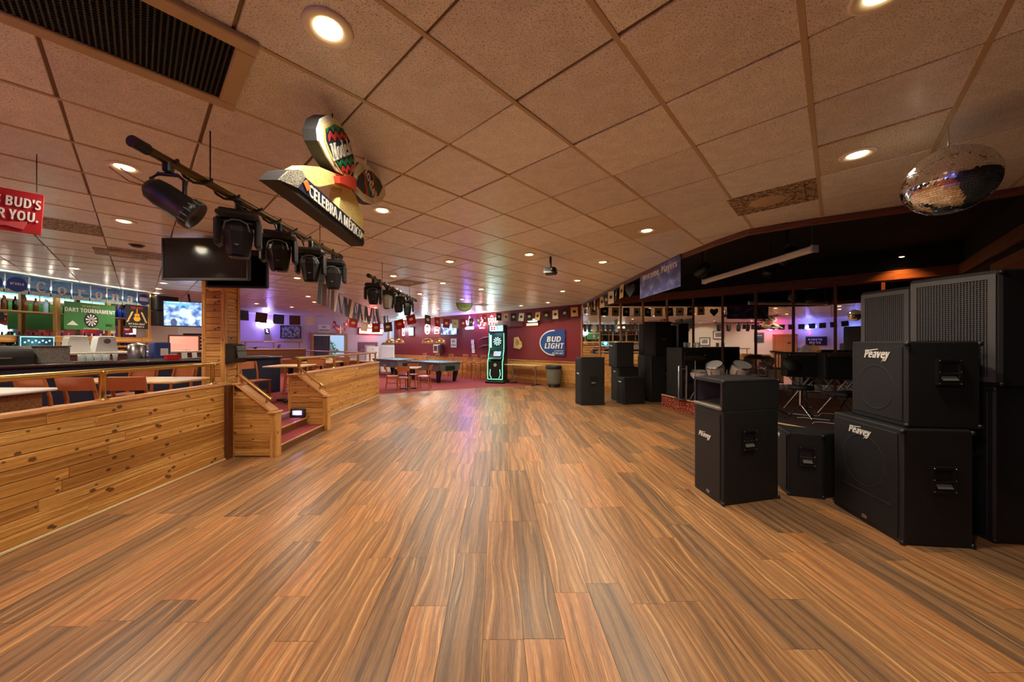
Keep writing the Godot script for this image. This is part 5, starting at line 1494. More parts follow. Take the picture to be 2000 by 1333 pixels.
func drums():
	var t := thing("drum_kit", "white pearl drum kit on the stage before the mirrors", "drum kit", D(5.0, 7.55, 0.29), -0.5)
	var pearl := mat("pearl", c8(206, 198, 196), 0.25)
	drum(t, "bass_drum", Vector3(0, 0.28, -0.2), Vector3(PI / 2, 0, 0), 0.27, 0.4, pearl)
	drum(t, "rack_tom", Vector3(-0.2, 0.62, 0.1), Vector3(0.5, 0, 0.2), 0.16, 0.24, pearl)
	drum(t, "rack_tom", Vector3(0.2, 0.62, 0.1), Vector3(0.5, 0, -0.2), 0.17, 0.25, pearl)
	drum(t, "floor_tom", Vector3(0.52, 0.2, -0.15), Vector3.ZERO, 0.2, 0.4, pearl)
	drum(t, "snare_drum", Vector3(-0.5, 0.5, -0.2), Vector3(0.1, 0, 0), 0.18, 0.15, pearl)
	for k in [[-0.6, 0.95, 0.1], [0.55, 1.0, 0.05]]:
		obj("cymbal", lathe_mesh([[0.2, 0.0], [0.06, 0.02], [0.03, 0.035], [0.0, 0.04]], 20), M.brass, t, Vector3(k[0], k[1], k[2]), Vector3(0.25, 0, 0))
		obj("cymbal_stand", tube_mesh([Vector3(k[0], 0, k[2]), Vector3(k[0], k[1], k[2])], 0.012, 6), M.chrome, t)
		for j in 3: obj("stand_leg", tube_mesh([Vector3(k[0], 0.25, k[2]), Vector3(k[0] + 0.2 * cos(j * TAU / 3), 0.006, k[2] + 0.2 * sin(j * TAU / 3))], 0.008, 5), M.chrome, t)
	obj("tom_post", tube_mesh([Vector3(0, 0.54, 0.0), Vector3(0, 0.72, 0.05)], 0.014, 6), M.chrome, t)
	for j in 3: obj("snare_leg", tube_mesh([Vector3(-0.5, 0.5, -0.2), Vector3(-0.5 + 0.2 * cos(j * TAU / 3), 0.006, -0.2 + 0.2 * sin(j * TAU / 3))], 0.008, 5), M.chrome, t)
	for j in 3: obj("floor_tom_leg", tube_mesh([Vector3(0.52 + 0.21 * cos(j * TAU / 3), 0.35, -0.15 + 0.21 * sin(j * TAU / 3)), Vector3(0.52 + 0.23 * cos(j * TAU / 3), 0.004, -0.15 + 0.23 * sin(j * TAU / 3))], 0.008, 5), M.chrome, t)

func band_gear():
	# microphone stand with a round black shield
	var ms := thing("mic_stand", "black microphone stand with a boom and round shield on the stage", "mic stand", D(4.95, 6.15, 0.29), 0.3)
	obj("pole", tube_mesh([Vector3(0, 0.02, 0), Vector3(-0.03, 1.12, 0)], 0.012, 8), M.black_metal, ms)
	obj("boom", tube_mesh([Vector3(-0.16, 1.14, 0), Vector3(0.3, 1.1, 0.1)], 0.01, 8), M.black_metal, ms)
	obj("shield", lathe_mesh([[0.0, 0.0], [0.12, 0.01], [0.15, 0.04], [0.12, 0.08], [0.0, 0.1]], 20), M.black_plastic, ms, Vector3(0.22, 0.9, 0.1), Vector3(1.2, 0, 0.5))
	for j in 3: obj("leg", tube_mesh([Vector3(0, 0.12, 0), Vector3(0.26 * cos(j * TAU / 3), 0.008, 0.26 * sin(j * TAU / 3))], 0.009, 6), M.black_metal, ms)
	var st := thing("music_stool", "black round stool among the amplifiers on the stage", "stool", D(5.25, 6.0, 0.29))
	obj("seat", lathe_mesh([[0.0, 0.48], [0.17, 0.48], [0.18, 0.51], [0.17, 0.55], [0.0, 0.56]], 20), M.vinyl, st)
	obj("column", tube_mesh([Vector3(0, 0.2, 0), Vector3(0, 0.48, 0)], 0.025, 8), M.chrome, st)
	for j in 4: obj("leg", tube_mesh([Vector3(0, 0.22, 0), Vector3(0.22 * cos(j * TAU / 4), 0.01, 0.22 * sin(j * TAU / 4))], 0.012, 6), M.chrome, st)
	var spots := [[5.75, 6.6, 0.5, "guitar amplifier on a stand beside the microphone stand"], [6.0, 6.15, 0.42, "guitar amplifier on a stand with a pale cable strap, second along the stage"], [6.1, 5.65, 0.36, "guitar amplifier on a stand next to the badge-fronted stack"]]
	for k in 3:
		var a := thing("guitar_amplifier", "black " + spots[k][3], "amplifier", D(spots[k][0], spots[k][1], 0.29), -0.4)
		obj("cabinet", cb(Vector3(spots[k][2], 0.46, 0.28), 0.014), M.vinyl, a, Vector3(0, 0.88, 0))
		obj("grille", cb(Vector3(spots[k][2] - 0.06, 0.36, 0.01), 0.004), M.grille_cloth, a, Vector3(0, 0.86, 0.142))
		obj("control_strip", cb(Vector3(spots[k][2] - 0.1, 0.04, 0.01), 0.003), M.steel, a, Vector3(0, 1.07, 0.142))
		for s in [-1, 1]: obj("leg", tube_mesh([Vector3(s * 0.2, 0.01, 0.12 * s), Vector3(-s * 0.16, 0.65, 0)], 0.014, 6), M.steel, a)
		obj("shelf_bar", tube_mesh([Vector3(-0.2, 0.65, 0), Vector3(0.2, 0.65, 0)], 0.016, 6), M.steel, a)
	var kb := thing("keyboard_bench", "black keyboard bench with chrome legs on the stage", "bench", D(5.6, 5.55, 0.29), 0.2)
	obj("pad", cb(Vector3(0.5, 0.07, 0.3), 0.02), M.vinyl, kb, Vector3(0, 0.47, 0))
	for s in [-1, 1]: obj("leg", tube_mesh([Vector3(s * 0.2, 0.01, 0.1), Vector3(-s * 0.2, 0.44, 0.1)], 0.012, 6), M.chrome, kb)
	for s in [-1, 1]: obj("leg", tube_mesh([Vector3(s * 0.2, 0.01, -0.1), Vector3(-s * 0.2, 0.44, -0.1)], 0.012, 6), M.chrome, kb)
	rng.seed = 5
	for k in 3:
		var pts: Array = []
		var x := 5.0 + 0.15 * k
		for j in 9: pts.append(D(x + j * 0.12, 5.5 + 0.35 * k + 0.12 * sin(j * 1.1 + k), 0.297))
		tag(obj("stage_cable", tube_mesh(pts, 0.006, 6), M.white_plastic, null), "pale cable lying loose over the stage carpet", "cable", "cables on the stage carpet")
	# white cloth hung over a stand
	var cl := thing("cloth_stand", "white cloth draped over a slim stand in front of the mirrors", "stand", D(6.15, 6.9, 0.29))
	obj("pole", tube_mesh([Vector3(0, 0.01, 0), Vector3(0, 1.22, 0)], 0.012, 6), M.black_metal, cl)
	obj("foot", lathe_mesh([[0.0, 0.0], [0.14, 0.0], [0.13, 0.02], [0.0, 0.03]], 16), M.black_metal, cl)
	var cs := st0()
	lathe(cs, [[0.17, 0.93], [0.12, 1.0], [0.16, 1.1], [0.08, 1.2], [0.0, 1.26]], 9, Vector3.ZERO, Basis.IDENTITY, false)
	obj("cloth", done(cs), M.white_print, cl)

# ---------- hung from the ceiling ----------
func pipe(label: String, x: float, d0: float, d1: float, y: float):
	var t := thing("lighting_pipe", label, "lighting pipe", D(x, d0, y))
	obj("pipe", tube_mesh([Vector3.ZERO, D(0, (d1 - d0) / 2, 0), D(0, d1 - d0, 0)], 0.024, 12), mat("pipe_bronze", c8(96, 74, 44), 0.4, 0.6), t)
	obj("end_cap", tube_mesh([D(0, -0.02, 0), D(0, 0.06, 0)], 0.031, 12), M.black_plastic, t)
	obj("end_cap", tube_mesh([D(0, d1 - d0 - 0.06, 0), D(0, d1 - d0 + 0.02, 0)], 0.031, 12), M.black_plastic, t)
	for s in [0.2, 0.8]: obj("hanger", tube_mesh([D(0, (d1 - d0) * s, 0.02), D(0, (d1 - d0) * s, CEIL - y)], 0.004, 6), M.black_metal, t)
	# power lead wound round the pipe
	var pts: Array = []
	var n := int((d1 - d0) * 26)
	for i in n + 1:
		var s := 0.18 + (d1 - d0 - 0.25) * i / n
		var a := i * 0.9
		pts.append(D(cos(a) * 0.036, s, sin(a) * 0.036 - 0.004))
	obj("wound_lead", tube_mesh(pts, 0.009, 5), M.cord_black, t)
	rng.seed = int(d0 * 10)
	for k in 4:
		var s := 0.6 + k * (d1 - d0 - 0.8) / 4
		obj("lead_loop", tube_mesh([D(0, s, 0), D(0.06, s + 0.05, -0.07), D(0.02, s + 0.16, -0.1 - 0.03 * (k % 2)), D(-0.03, s + 0.24, 0)], 0.006, 5), M.cord_black, t)
func moving_head(label: String, x: float, d: float, y: float, turn: float, lens_up := false) -> Node3D:
	# hangs from a clamp at y; base, yoke and a tapered faceted head
	var t := thing("moving_head_light", label, "stage light", D(x, d, y), turn, "moving-head lights on the pipes")
	t.scale = Vector3.ONE * 0.84
	obj("clamp", cb(Vector3(0.05, 0.1, 0.06), 0.01), M.black_metal, t, Vector3(0, -0.02, 0))
	obj("base", cb(Vector3(0.3, 0.08, 0.22), 0.03), M.black_plastic, t, Vector3(0, -0.11, 0))
	obj("yoke_top", cb(Vector3(0.24, 0.05, 0.12), 0.02), M.black_plastic, t, Vector3(0, -0.175, 0))
	for s in [-1, 1]: obj("yoke_arm", cb(Vector3(0.05, 0.24, 0.14), 0.02), M.black_plastic, t, Vector3(s * 0.14, -0.26, 0))
	var st := st0()
	lathe(st, [[0.0, -0.2], [0.07, -0.2], [0.085, -0.17], [0.115, 0.02], [0.11, 0.06], [0.07, 0.1], [0.0, 0.105]], 8, Vector3.ZERO, Basis(Vector3.UP, PI / 8), false)
	obj("head", done(st), M.black_plastic, t, Vector3(0, -0.27, 0.01), Vector3(0.12, 0, 0))
	var tr := st0()
	tube(tr, [Vector3(-0.09, -0.26, 0.1), Vector3(-0.075, -0.2, 0.115), Vector3(-0.03, -0.175, 0.12), Vector3(0.03, -0.175, 0.12), Vector3(0.075, -0.2, 0.115), Vector3(0.09, -0.26, 0.1)], 0.006, 6)
	obj("trim_line", done(tr), M.grey_plastic, t)
	obj("badge", prism_mesh([Vector2(-0.02, 0.0), Vector2(0.02, 0.0), Vector2(0.0, -0.018)], 0, 0.004), M.grey_plastic, t, Vector3(0, -0.37, 0.103), Vector3(-0.1, 0, 0))
	obj("lens", lathe_mesh([[0.0, -0.008], [0.06, -0.004], [0.068, 0.004]], 18), M.black_gloss, t, Vector3(0, -0.468, 0.033), Vector3(0.12, 0, 0))
	return t
func rigging():
	pipe("bronze lighting pipe with a wound black lead and five lamps near the column", -1.87, 1.8, 4.15, 2.6)
	pipe("second lighting pipe hung farther along towards the pool tables", -1.95, 5.3, 8.4, 2.6)
	var first := ["first of four moving-head lights after the can lamp on the pipe by the column", "second moving-head light after the can lamp on the pipe by the column", "third moving-head light after the can lamp on the pipe by the column", "last moving-head light on the pipe by the column"]
	for k in 4: moving_head(first[k], -1.87, [2.52, 2.99, 3.5, 3.98][k], 2.575, [0.5, 0.42, 0.35, 0.3][k])
	var second := ["moving-head light at the dance-floor end of the farther pipe", "grey-cased moving-head light on the farther pipe", "moving-head light beside the grey one on the farther pipe", "moving-head light at the pool-table end of the farther pipe"]
	for k in 4:
		var o := moving_head(second[k], -1.95, [5.5, 6.2, 6.9, 7.6][k], 2.575, 0.25)
		if k == 1:
			for c in o.get_children():
				if String(c.name) == "head": c.material_override = mat("light_case", c8(150, 150, 138), 0.4)
	var p := thing("par_can_lamp", "black can lamp with a bent yoke at the end of the lighting pipe", "stage light", D(-1.87, 1.98, 2.59), 0.25)
	p.scale = Vector3.ONE * 0.78
	obj("clamp", cb(Vector3(0.05, 0.11, 0.07), 0.01), M.black_metal, p, Vector3(0, -0.02, 0))
	obj("yoke", tube_mesh([Vector3(-0.1, -0.26, 0), Vector3(-0.1, -0.12, 0), Vector3(-0.06, -0.085, 0), Vector3(0.06, -0.085, 0), Vector3(0.1, -0.12, 0), Vector3(0.1, -0.26, 0)], 0.014, 6), M.black_metal, p)
	var can := obj("can", lathe_mesh([[0.0, -0.14], [0.05, -0.135], [0.085, -0.1], [0.095, -0.04], [0.098, 0.12], [0.112, 0.13], [0.112, 0.19], [0.105, 0.19], [0.09, 0.16], [0.0, 0.15]], 22), M.black_metal, p, Vector3(0.0, -0.26, 0), Vector3(0.35, 0, -2.2))
	for k in 16: obj("vent_rib", cb(Vector3(0.006, 0.05, 0.01), 0.002), M.grey_plastic, can, Vector3(cos(k * TAU / 16) * 0.112, 0.16, sin(k * TAU / 16) * 0.112), Vector3(0, -k * TAU / 16, 0))
	obj("lead", tube_mesh([Vector3(-0.1, -0.18, 0.0), Vector3(-0.2, -0.13, 0.03), Vector3(-0.27, -0.08, 0.02)], 0.005, 5), M.brass, p)
	obj("lead", tube_mesh([Vector3(-0.1, -0.2, 0.03), Vector3(-0.2, -0.18, 0.06), Vector3(-0.3, -0.1, 0.07)], 0.005, 5), M.brass, p)
	# mirror ball
	var b := thing("mirror_ball", "mirror ball hung on a rod from the ceiling by the stage", "mirror ball", D(2.86, 2.2, 2.59))
	obj("rod", tube_mesh([Vector3(-0.0, 0.2, 0), Vector3(0, CEIL - 2.59, 0)], 0.004, 6), M.chrome, b)
	obj("collar", lathe_mesh([[0.03, 0.19], [0.03, 0.215], [0.0, 0.22]], 12), M.chrome, b)
	var st := st0()
	var R := 0.205
	for i in 44:
		var t0 := -PI / 2 + PI * i / 44 + 0.003
		var t1 := -PI / 2 + PI * (i + 1) / 44 - 0.003
		var n := maxi(6, int(88 * cos((t0 + t1) / 2)))
		for k in n:
			var g := 0.06 / n
			var p0 := TAU * (k + g * 0.3) / n + i * 0.3
			var p1 := TAU * (k + 1 - 0.05) / n + i * 0.3
			rng.seed = i * 100 + k
			var f := func(ph: float, th: float) -> Vector3: return Vector3(cos(th) * cos(ph), sin(th), -cos(th) * sin(ph)) * R
			var jit := Vector3(rng.randf_range(-1, 1), rng.randf_range(-1, 1), rng.randf_range(-1, 1)) * 0.0006
			quad(st, f.call(p0, t0) + jit, f.call(p1, t0), f.call(p1, t1), f.call(p0, t1))
	var fac := obj("mirror_facets", done(st), M.ball_mirror, b)
	fac.set_meta("kind", "stuff")
	obj("core", lathe_mesh([[0.0, -0.2], [0.08, -0.183], [0.15, -0.13], [0.19, -0.06], [0.2, 0], [0.19, 0.06], [0.15, 0.13], [0.08, 0.183], [0.0, 0.2]], 28), M.steel, b)
	pinata()
	# ceiling air grille
	var v := thing("return_air_grille", "big black return air grille in a beige frame on the ceiling", "grille", W(-0.21, 2.22, CEIL - 0.012), YAW)
	obj("frame", bezel_flat(1.2, 0.64, 0.08, 0.03), M.tee, v)
	for s in [-1, 1]:
		obj("duct_side", cb(Vector3(1.08, 0.06, 0.004), 0.001), M.steel, v, Vector3(0, 0.045, s * 0.262))
		obj("duct_side", cb(Vector3(0.004, 0.06, 0.52), 0.001), M.steel, v, Vector3(s * 0.542, 0.045, 0))
	var ls := st0()
	for k in 52: box(ls, Vector3(-0.52 + k * 0.0204, 0, 0), Vector3(0.007, 0.012, 0.48))
	for k in 30: box(ls, Vector3(0, 0.001, -0.235 + k * 0.0162), Vector3(1.04, 0.01, 0.003))
	obj("louvre_mesh", done(ls), M.black_metal, v)
	for q in [[4.25, 0.47, "near the stage edge and mirror ball"], [-0.19, 7.9, "above the bar seating"], [4.25, 6.94, "above the second lighting pipe"]]:
		var a := thing("ceiling_diffuser", "square stained air diffuser in the ceiling " + q[2], "air vent", W(q[0], q[1], CEIL - 0.004), YAW, "air diffusers in the ceiling")
		obj("plate", cb(Vector3(0.56, 0.008, 0.56), 0.003), M.tile_stained, a)
		obj("cone", lathe_mesh([[0.0, -0.02], [0.1, -0.014], [0.17, 0.0]], 8, false), M.tee, a)
	var sd := thing("smoke_detector", "small dark round detector on the ceiling above the bar tables", "detector", D(-5.05, 4.88, CEIL - 0.004))
	obj("body", lathe_mesh([[0.0, -0.03], [0.05, -0.028], [0.07, -0.01], [0.075, 0.0]], 18), M.black_plastic, sd)
	obj("rim", lathe_mesh([[0.075, -0.006], [0.085, -0.004], [0.085, 0.002]], 18), M.grey_plastic, sd)
	var pj := thing("ceiling_projector", "dark projector hung from the ceiling above the dance floor", "projector", D(0.86, 5.55, 2.72), -0.3)
	obj("body", cb(Vector3(0.2, 0.1, 0.22), 0.025), M.black_plastic, pj)
	obj("lens", lathe_mesh([[0.035, 0.0], [0.035, 0.02], [0.0, 0.024]], 14), M.black_gloss, pj, Vector3(0.05, 0, 0.11), Vector3(PI / 2, 0, 0))
	obj("pole", tube_mesh([Vector3(0, 0.05, 0), Vector3(0, CEIL - 2.72, 0)], 0.018, 8), M.black_metal, pj)
	obj("port_panel", cb(Vector3(0.14, 0.03, 0.004), 0.001), M.grey_plastic, pj, Vector3(-0.02, -0.03, 0.111))
	# half-round lime wedge sign, red promo banner
	var lw := thing("lime_wedge_sign", "green half-round lime wedge sign hanging below the ceiling", "sign", D(-0.88, 9.5, 2.68), 0.1)
	var half: Array = []
	for k in 15: half.append(Vector2(cos(PI + PI * k / 14) * 0.23, sin(PI + PI * k / 14) * 0.24))
	obj("rind", prism_mesh(half, -0.02, 0.02), mat("lime_rind", c8(70, 110, 40), 0.5), lw)
	var inn: Array = []
	for q in half: inn.append(q * 0.84 + Vector2(0, -0.008))
	obj("flesh", prism_mesh(inn, 0.02, 0.028), mat("lime_flesh", c8(120, 140, 88), 0.5), lw)
	for x in [-0.2, 0.2]: obj("hanging_wire", tube_mesh([Vector3(x, 0, 0), Vector3(x, CEIL - 2.68, 0)], 0.003, 4), M.string, lw)
	strokes(lw, Vector3(0, -0.1, 0.029), 0.22, 0.05, 6, M.lime_rind)
	var rb := thing("red_promo_banner", "red hanging banner with white capitals beside the bar seating", "banner", D(-3.55, 2.42, 2.53), 0.62)
	obj("cloth", cb(Vector3(0.9, 0.3, 0.006), 0.002), M.red_flag, rb, Vector3(-0.2, 0, 0), Vector3(0, 0, -0.05))
	lettering("THIS BUD'S", 0.07, M.white_print, rb, Vector3(0.09, 0.05, 0.006), Vector3(0, 0, -0.05), 0.003, "Droid Sans", 0.6)
	lettering("FOR YOU.", 0.07, M.white_print, rb, Vector3(0.1, -0.045, 0.006), Vector3(0, 0, -0.05), 0.003, "Droid Sans", 0.6)
	obj("bow_tie_print", prism_mesh([Vector2(-0.1, 0.03), Vector2(0, 0.012), Vector2(0.1, 0.03), Vector2(0.08, -0.03), Vector2(0, -0.012), Vector2(-0.08, -0.03)], 0, 0.003), mat("pale_red", c8(206, 90, 86), 0.6), rb, Vector3(0.08, -0.115, 0.004))
	for x in [-0.6, 0.22]: obj("hanging_wire", tube_mesh([Vector3(x, 0.14, 0), Vector3(x, CEIL - 2.53, 0)], 0.003, 4), M.string, rb)
	# welcome banner at the stage edge
	var wb := thing("welcome_banner", "navy Welcome Players banner hung from the stage ceiling edge", "banner", D(2.84, 6.13, 2.7), -PI / 2)
	var navy := pic_mat("night_print", blot_image(128, 64, 77, [c8(48, 50, 110), c8(80, 84, 160), c8(140, 144, 205), c8(196, 196, 222)], 4.0))
	obj("cloth", sheet(1.52, 0.5), navy, wb, Vector3(0, 0, 0))
	lettering("Welcome, Players", 0.11, M.white_print, wb, Vector3(0.02, 0.13, 0.004), Vector3.ZERO, 0.003)
	obj("hem_tube", tube_mesh([Vector3(-0.77, 0.25, 0), Vector3(0.77, 0.25, 0)], 0.01, 6), M.black_metal, wb)
	var hs := thing("heart_sign", "black heart-shaped sign at the end of the tan garland", "sign", D(2.83, 7.35, 2.7), -PI / 2 + 0.5)
	hs.scale = Vector3.ONE * 0.8
	obj("heart", prism_mesh([Vector2(0, -0.2), Vector2(0.15, -0.02), Vector2(0.16, 0.1), Vector2(0.09, 0.16), Vector2(0.0, 0.1), Vector2(-0.09, 0.16), Vector2(-0.16, 0.1), Vector2(-0.15, -0.02)], -0.02, 0.02), M.black_plastic, hs)
	obj("hanging_wire", tube_mesh([Vector3(0, 0.1, 0), Vector3(0, 0.29, 0)], 0.003, 4), M.string, hs)
	garlands()
func bezel_flat(w: float, l: float, b: float, t: float) -> ArrayMesh:
	var st := st0()
	cbox(st, Vector3(0, 0, l / 2 - b / 2), Vector3(w, t, b), 0.006)
	cbox(st, Vector3(0, 0, -l / 2 + b / 2), Vector3(w, t, b), 0.006)
	cbox(st, Vector3(-w / 2 + b / 2, 0, 0), Vector3(b, t, l - 2 * b), 0.006)
	cbox(st, Vector3(w / 2 - b / 2, 0, 0), Vector3(b, t, l - 2 * b), 0.006)
	return done(st)

func pinata():
	# paper piñata of two maracas tied over an arch; it hangs facing the dance floor (+X); outlines in (d, Y) metres
	var k := 0.95
	var o0 := Vector2(2.1, 2.4)
	var t := thing("maraca_pinata", "paper party figure of two maracas tied over a yellow arch, hung from the ceiling", "hanging decoration", D(-k, o0.x * k, 1.56 + (o0.y - 1.56) * k), PI / 2)
	var pl := func(a: Array) -> Array:
		var r: Array = []
		for q in a: r.append(Vector2(q[0] - o0.x, q[1] - o0.y) * k)
		return r
	var add := func(called: String, a: Array, z0: float, z1: float, m: Material) -> MeshInstance3D:
		return obj(called, prism_mesh(pl.call(a), z0, z1), m, t)
	var blk := mat("crepe_black", c8(34, 32, 36), 0.7)
	var yel := mat("crepe_yellow", Color(1, 1, 1), 0.8)
	tri_map(yel, speck_image(128, c8(246, 222, 138), [[c8(214, 176, 80), 26.0, 0.25], [c8(252, 238, 180), 34.0, 0.2]], 35), 0.3)
	var wht := mat("crepe_white", c8(228, 224, 210), 0.7)
	var nvy := mat("crepe_navy", c8(26, 36, 66), 0.6)
	var base := [[1.588, 2.31], [1.623, 2.35], [1.658, 2.385], [1.734, 2.43], [1.775, 2.443], [1.807, 2.43], [2.614, 2.406], [2.625, 2.32], [2.6, 2.29]]
	add.call("base_bar", base, -0.085, 0, blk)
	add.call("blue_band", [[1.807, 2.427], [2.614, 2.406], [2.598, 2.324], [1.739, 2.34]], 0, 0.006, nvy)
	var fringe := tri_map(mat("crepe_silver", Color(1, 1, 1), 0.5), speck_image(128, c8(150, 146, 138), [[c8(40, 38, 40), 24.0, 0.1], [c8(220, 214, 200), 30.0, 0.3]], 37), 0.25)
	add.call("silver_fringe", [[1.588, 2.31], [1.623, 2.35], [1.658, 2.385], [1.734, 2.43], [1.775, 2.443], [1.807, 2.427], [1.739, 2.34]], 0, 0.008, fringe)
	var arch := [[1.739, 2.423], [1.829, 2.498], [1.973, 2.565], [2.141, 2.615], [2.322, 2.681], [2.405, 2.658], [2.516, 2.591], [2.625, 2.515], [2.625, 2.408], [2.219, 2.419], [2.228, 2.481], [2.261, 2.573], [2.141, 2.546], [1.966, 2.448], [1.9, 2.43], [1.807, 2.427]]
	add.call("yellow_arch", arch, -0.075, -0.005, yel)
	var lm := [[2.039, 2.905], [2.156, 2.952], [2.304, 2.965], [2.415, 2.918], [2.464, 2.848], [2.405, 2.746], [2.304, 2.665], [2.156, 2.63], [2.026, 2.652], [1.935, 2.693], [1.922, 2.75], [1.96, 2.831]]
	var li := [[2.111, 2.894], [2.219, 2.935], [2.322, 2.92], [2.396, 2.844], [2.396, 2.781], [2.322, 2.689], [2.219, 2.661], [2.096, 2.684], [2.012, 2.739], [2.005, 2.801]]
	var rm := [[2.516, 2.875], [2.695, 2.945], [2.931, 2.975], [3.081, 2.955], [3.113, 2.898], [3.019, 2.798], [2.795, 2.678], [2.602, 2.627], [2.434, 2.623], [2.399, 2.655], [2.425, 2.779]]
	var ri := [[2.602, 2.865], [2.744, 2.92], [2.92, 2.94], [3.0, 2.915], [2.903, 2.798], [2.744, 2.713], [2.58, 2.678], [2.428, 2.675], [2.484, 2.76]]
	var grow := func(a: Array, s: float) -> Array:
		var c := Vector2.ZERO
		for q in a: c += Vector2(q[0], q[1]) / a.size()
		var r: Array = []
		for q in a: r.append([c.x + (q[0] - c.x) * s, c.y + (q[1] - c.y) * s])
		return r
	for e in [[lm, li, "left"], [rm, ri, "right"]]:
		var body: MeshInstance3D = add.call("maraca_body", e[0], -0.07, -0.001, blk)
		obj("white_rim", prism_mesh(pl.call(grow.call(e[0], 0.985)), -0.001, 0.008), wht, body)
		obj("yellow_ring", prism_mesh(pl.call(grow.call(e[1], 1.12)), 0.007, 0.012), yel, body)
		obj("print_field", prism_mesh(pl.call(e[1]), 0.011, 0.016), nvy, body)
		# zigzag bands in green and red across the field
		var c := Vector2.ZERO
		for q in e[1]: c += Vector2(q[0], q[1]) / e[1].size()
		# axis of the maraca: away from the knot at (2.3, 2.63)
		var ax: Vector2 = (c - Vector2(2.31, 2.63)).normalized()
		var sd := Vector2(ax.y, -ax.x)
		var field := PackedVector2Array()
		for q in pl.call(e[1]): field.append(q)
		var cc := (c - o0) * k
		var rad := 0.16
		for bnd in [[0.115, "g"], [0.072, "r"], [-0.068, "g"], [-0.11, "r"]]:
			var zz := PackedVector2Array()
			var n := 9
			for j in n: zz.append(cc + ax * (bnd[0] + (0.014 if j % 2 else -0.014)) * 1.0 + sd * (-rad + 2 * rad * j / (n - 1)) + ax * 0.012)
			for j in range(n - 1, -1, -1): zz.append(cc + ax * (bnd[0] + (0.014 if j % 2 else -0.014)) + sd * (-rad + 2 * rad * j / (n - 1)) - ax * 0.012)
			for piece in Geometry2D.intersect_polygons(zz, field):
				if piece.size() > 2: obj("zigzag_band", prism_mesh(Array(piece), 0.015, 0.019), mat("zig_green", c8(30, 132, 84), 0.6) if bnd[1] == "g" else mat("zig_red", c8(214, 62, 52), 0.6), body)
		var ang := atan2(sd.y, sd.x)
		if e[2] == "left":
			lettering("Modelo", 0.082, M.white_print, body, Vector3(cc.x, cc.y, 0.02), Vector3(0, 0, 0.62), 0.004, "Droid Serif", 0.78)
		else: lettering("Modelo", 0.085, M.white_print, body, Vector3(cc.x, cc.y, 0.02), Vector3(0, 0, -0.6), 0.004, "Droid Serif", 0.8)
	add.call("red_knot", [[2.141, 2.594], [2.304, 2.677], [2.396, 2.701], [2.405, 2.658], [2.386, 2.618], [2.219, 2.577], [2.156, 2.558]], -0.08, 0.03, mat("crepe_red", c8(206, 62, 40), 0.7))
	lettering("CELEBRA A MÉXICO", 0.062, M.white_print, t, Vector3(0.09, -0.033, 0.009), Vector3(0, 0, -0.025), 0.003, "Droid Sans", 0.86)
	obj("diamond_emblem", prism_mesh([Vector2(0, 0.028), Vector2(0.035, 0), Vector2(0, -0.028), Vector2(-0.035, 0)], 0, 0.004), mat("emblem_orange", c8(214, 120, 60), 0.6), t, Vector3(-0.27, -0.012, 0.007))
	obj("small_emblem", cb(Vector3(0.035, 0.028, 0.004), 0.001), yel, t, Vector3(0.45, -0.035, 0.008))
	obj("hanging_cord", tube_mesh([Vector3(0.1, 0.2, -0.04), Vector3(0.1, CEIL - (1.56 + (o0.y - 1.56) * k), -0.04)], 0.004, 5), M.string, t)

func garland(label: String, pts: Array, flags: Array, w: float, h: float, sd: int, pair := 0, emb = null):
	# pts in world space; flags: list of materials used in turn
	var o: Vector3 = pts[0]
	var t := thing("pennant_garland", label, "bunting", o)
	var loc: Array = []
	for p in pts: loc.append(p - o)
	obj("cord", tube_mesh(loc, 0.004, 5), M.string, t)
	rng.seed = sd
	var L := 0.0
	for i in loc.size() - 1: L += (loc[i + 1] - loc[i]).length()
	var s := w * 0.8
	var k := 0
	var step := w * 1.5
	var fm := cb(Vector3(w, h, 0.003), 0.001)
	while s < L - w * 0.5:
		var a := s
		var i := 0
		while i < loc.size() - 2 and a > (loc[i + 1] - loc[i]).length():
			a -= (loc[i + 1] - loc[i]).length()
			i += 1
		var dir: Vector3 = (loc[i + 1] - loc[i]).normalized()
		var c: Vector3 = loc[i] + dir * a
		var turn := atan2(-dir.z, dir.x) + rng.randf_range(-0.25, 0.25)
		var m: Material = flags[k % flags.size()]
		var f := obj("flag", fm, m, t, c + Vector3(0, -h / 2, 0), Vector3(rng.randf_range(-0.15, 0.15), turn, atan2(dir.y, Vector2(dir.x, dir.z).length()) * 0.6 + rng.randf_range(-0.06, 0.06)))
		if emb != null:
			var em: Material = emb[k % emb.size()]
			for sgn in [1, -1]: obj("emblem", prism_mesh(oval(w * 0.5, h * 0.3, 14), 0.0, 0.002), em, f, Vector3(0, 0.01, 0.0015 * sgn), Vector3(0, 0 if sgn > 0 else PI, 0))
		s += step
		k += 1
func sag(p: Vector3, q: Vector3, dip: float, n := 8) -> Array:
	var r: Array = []
	for i in n + 1:
		var t := float(i) / n
		r.append(p.lerp(q, t) + Vector3(0, -dip * 4 * t * (1 - t), 0))
	return r
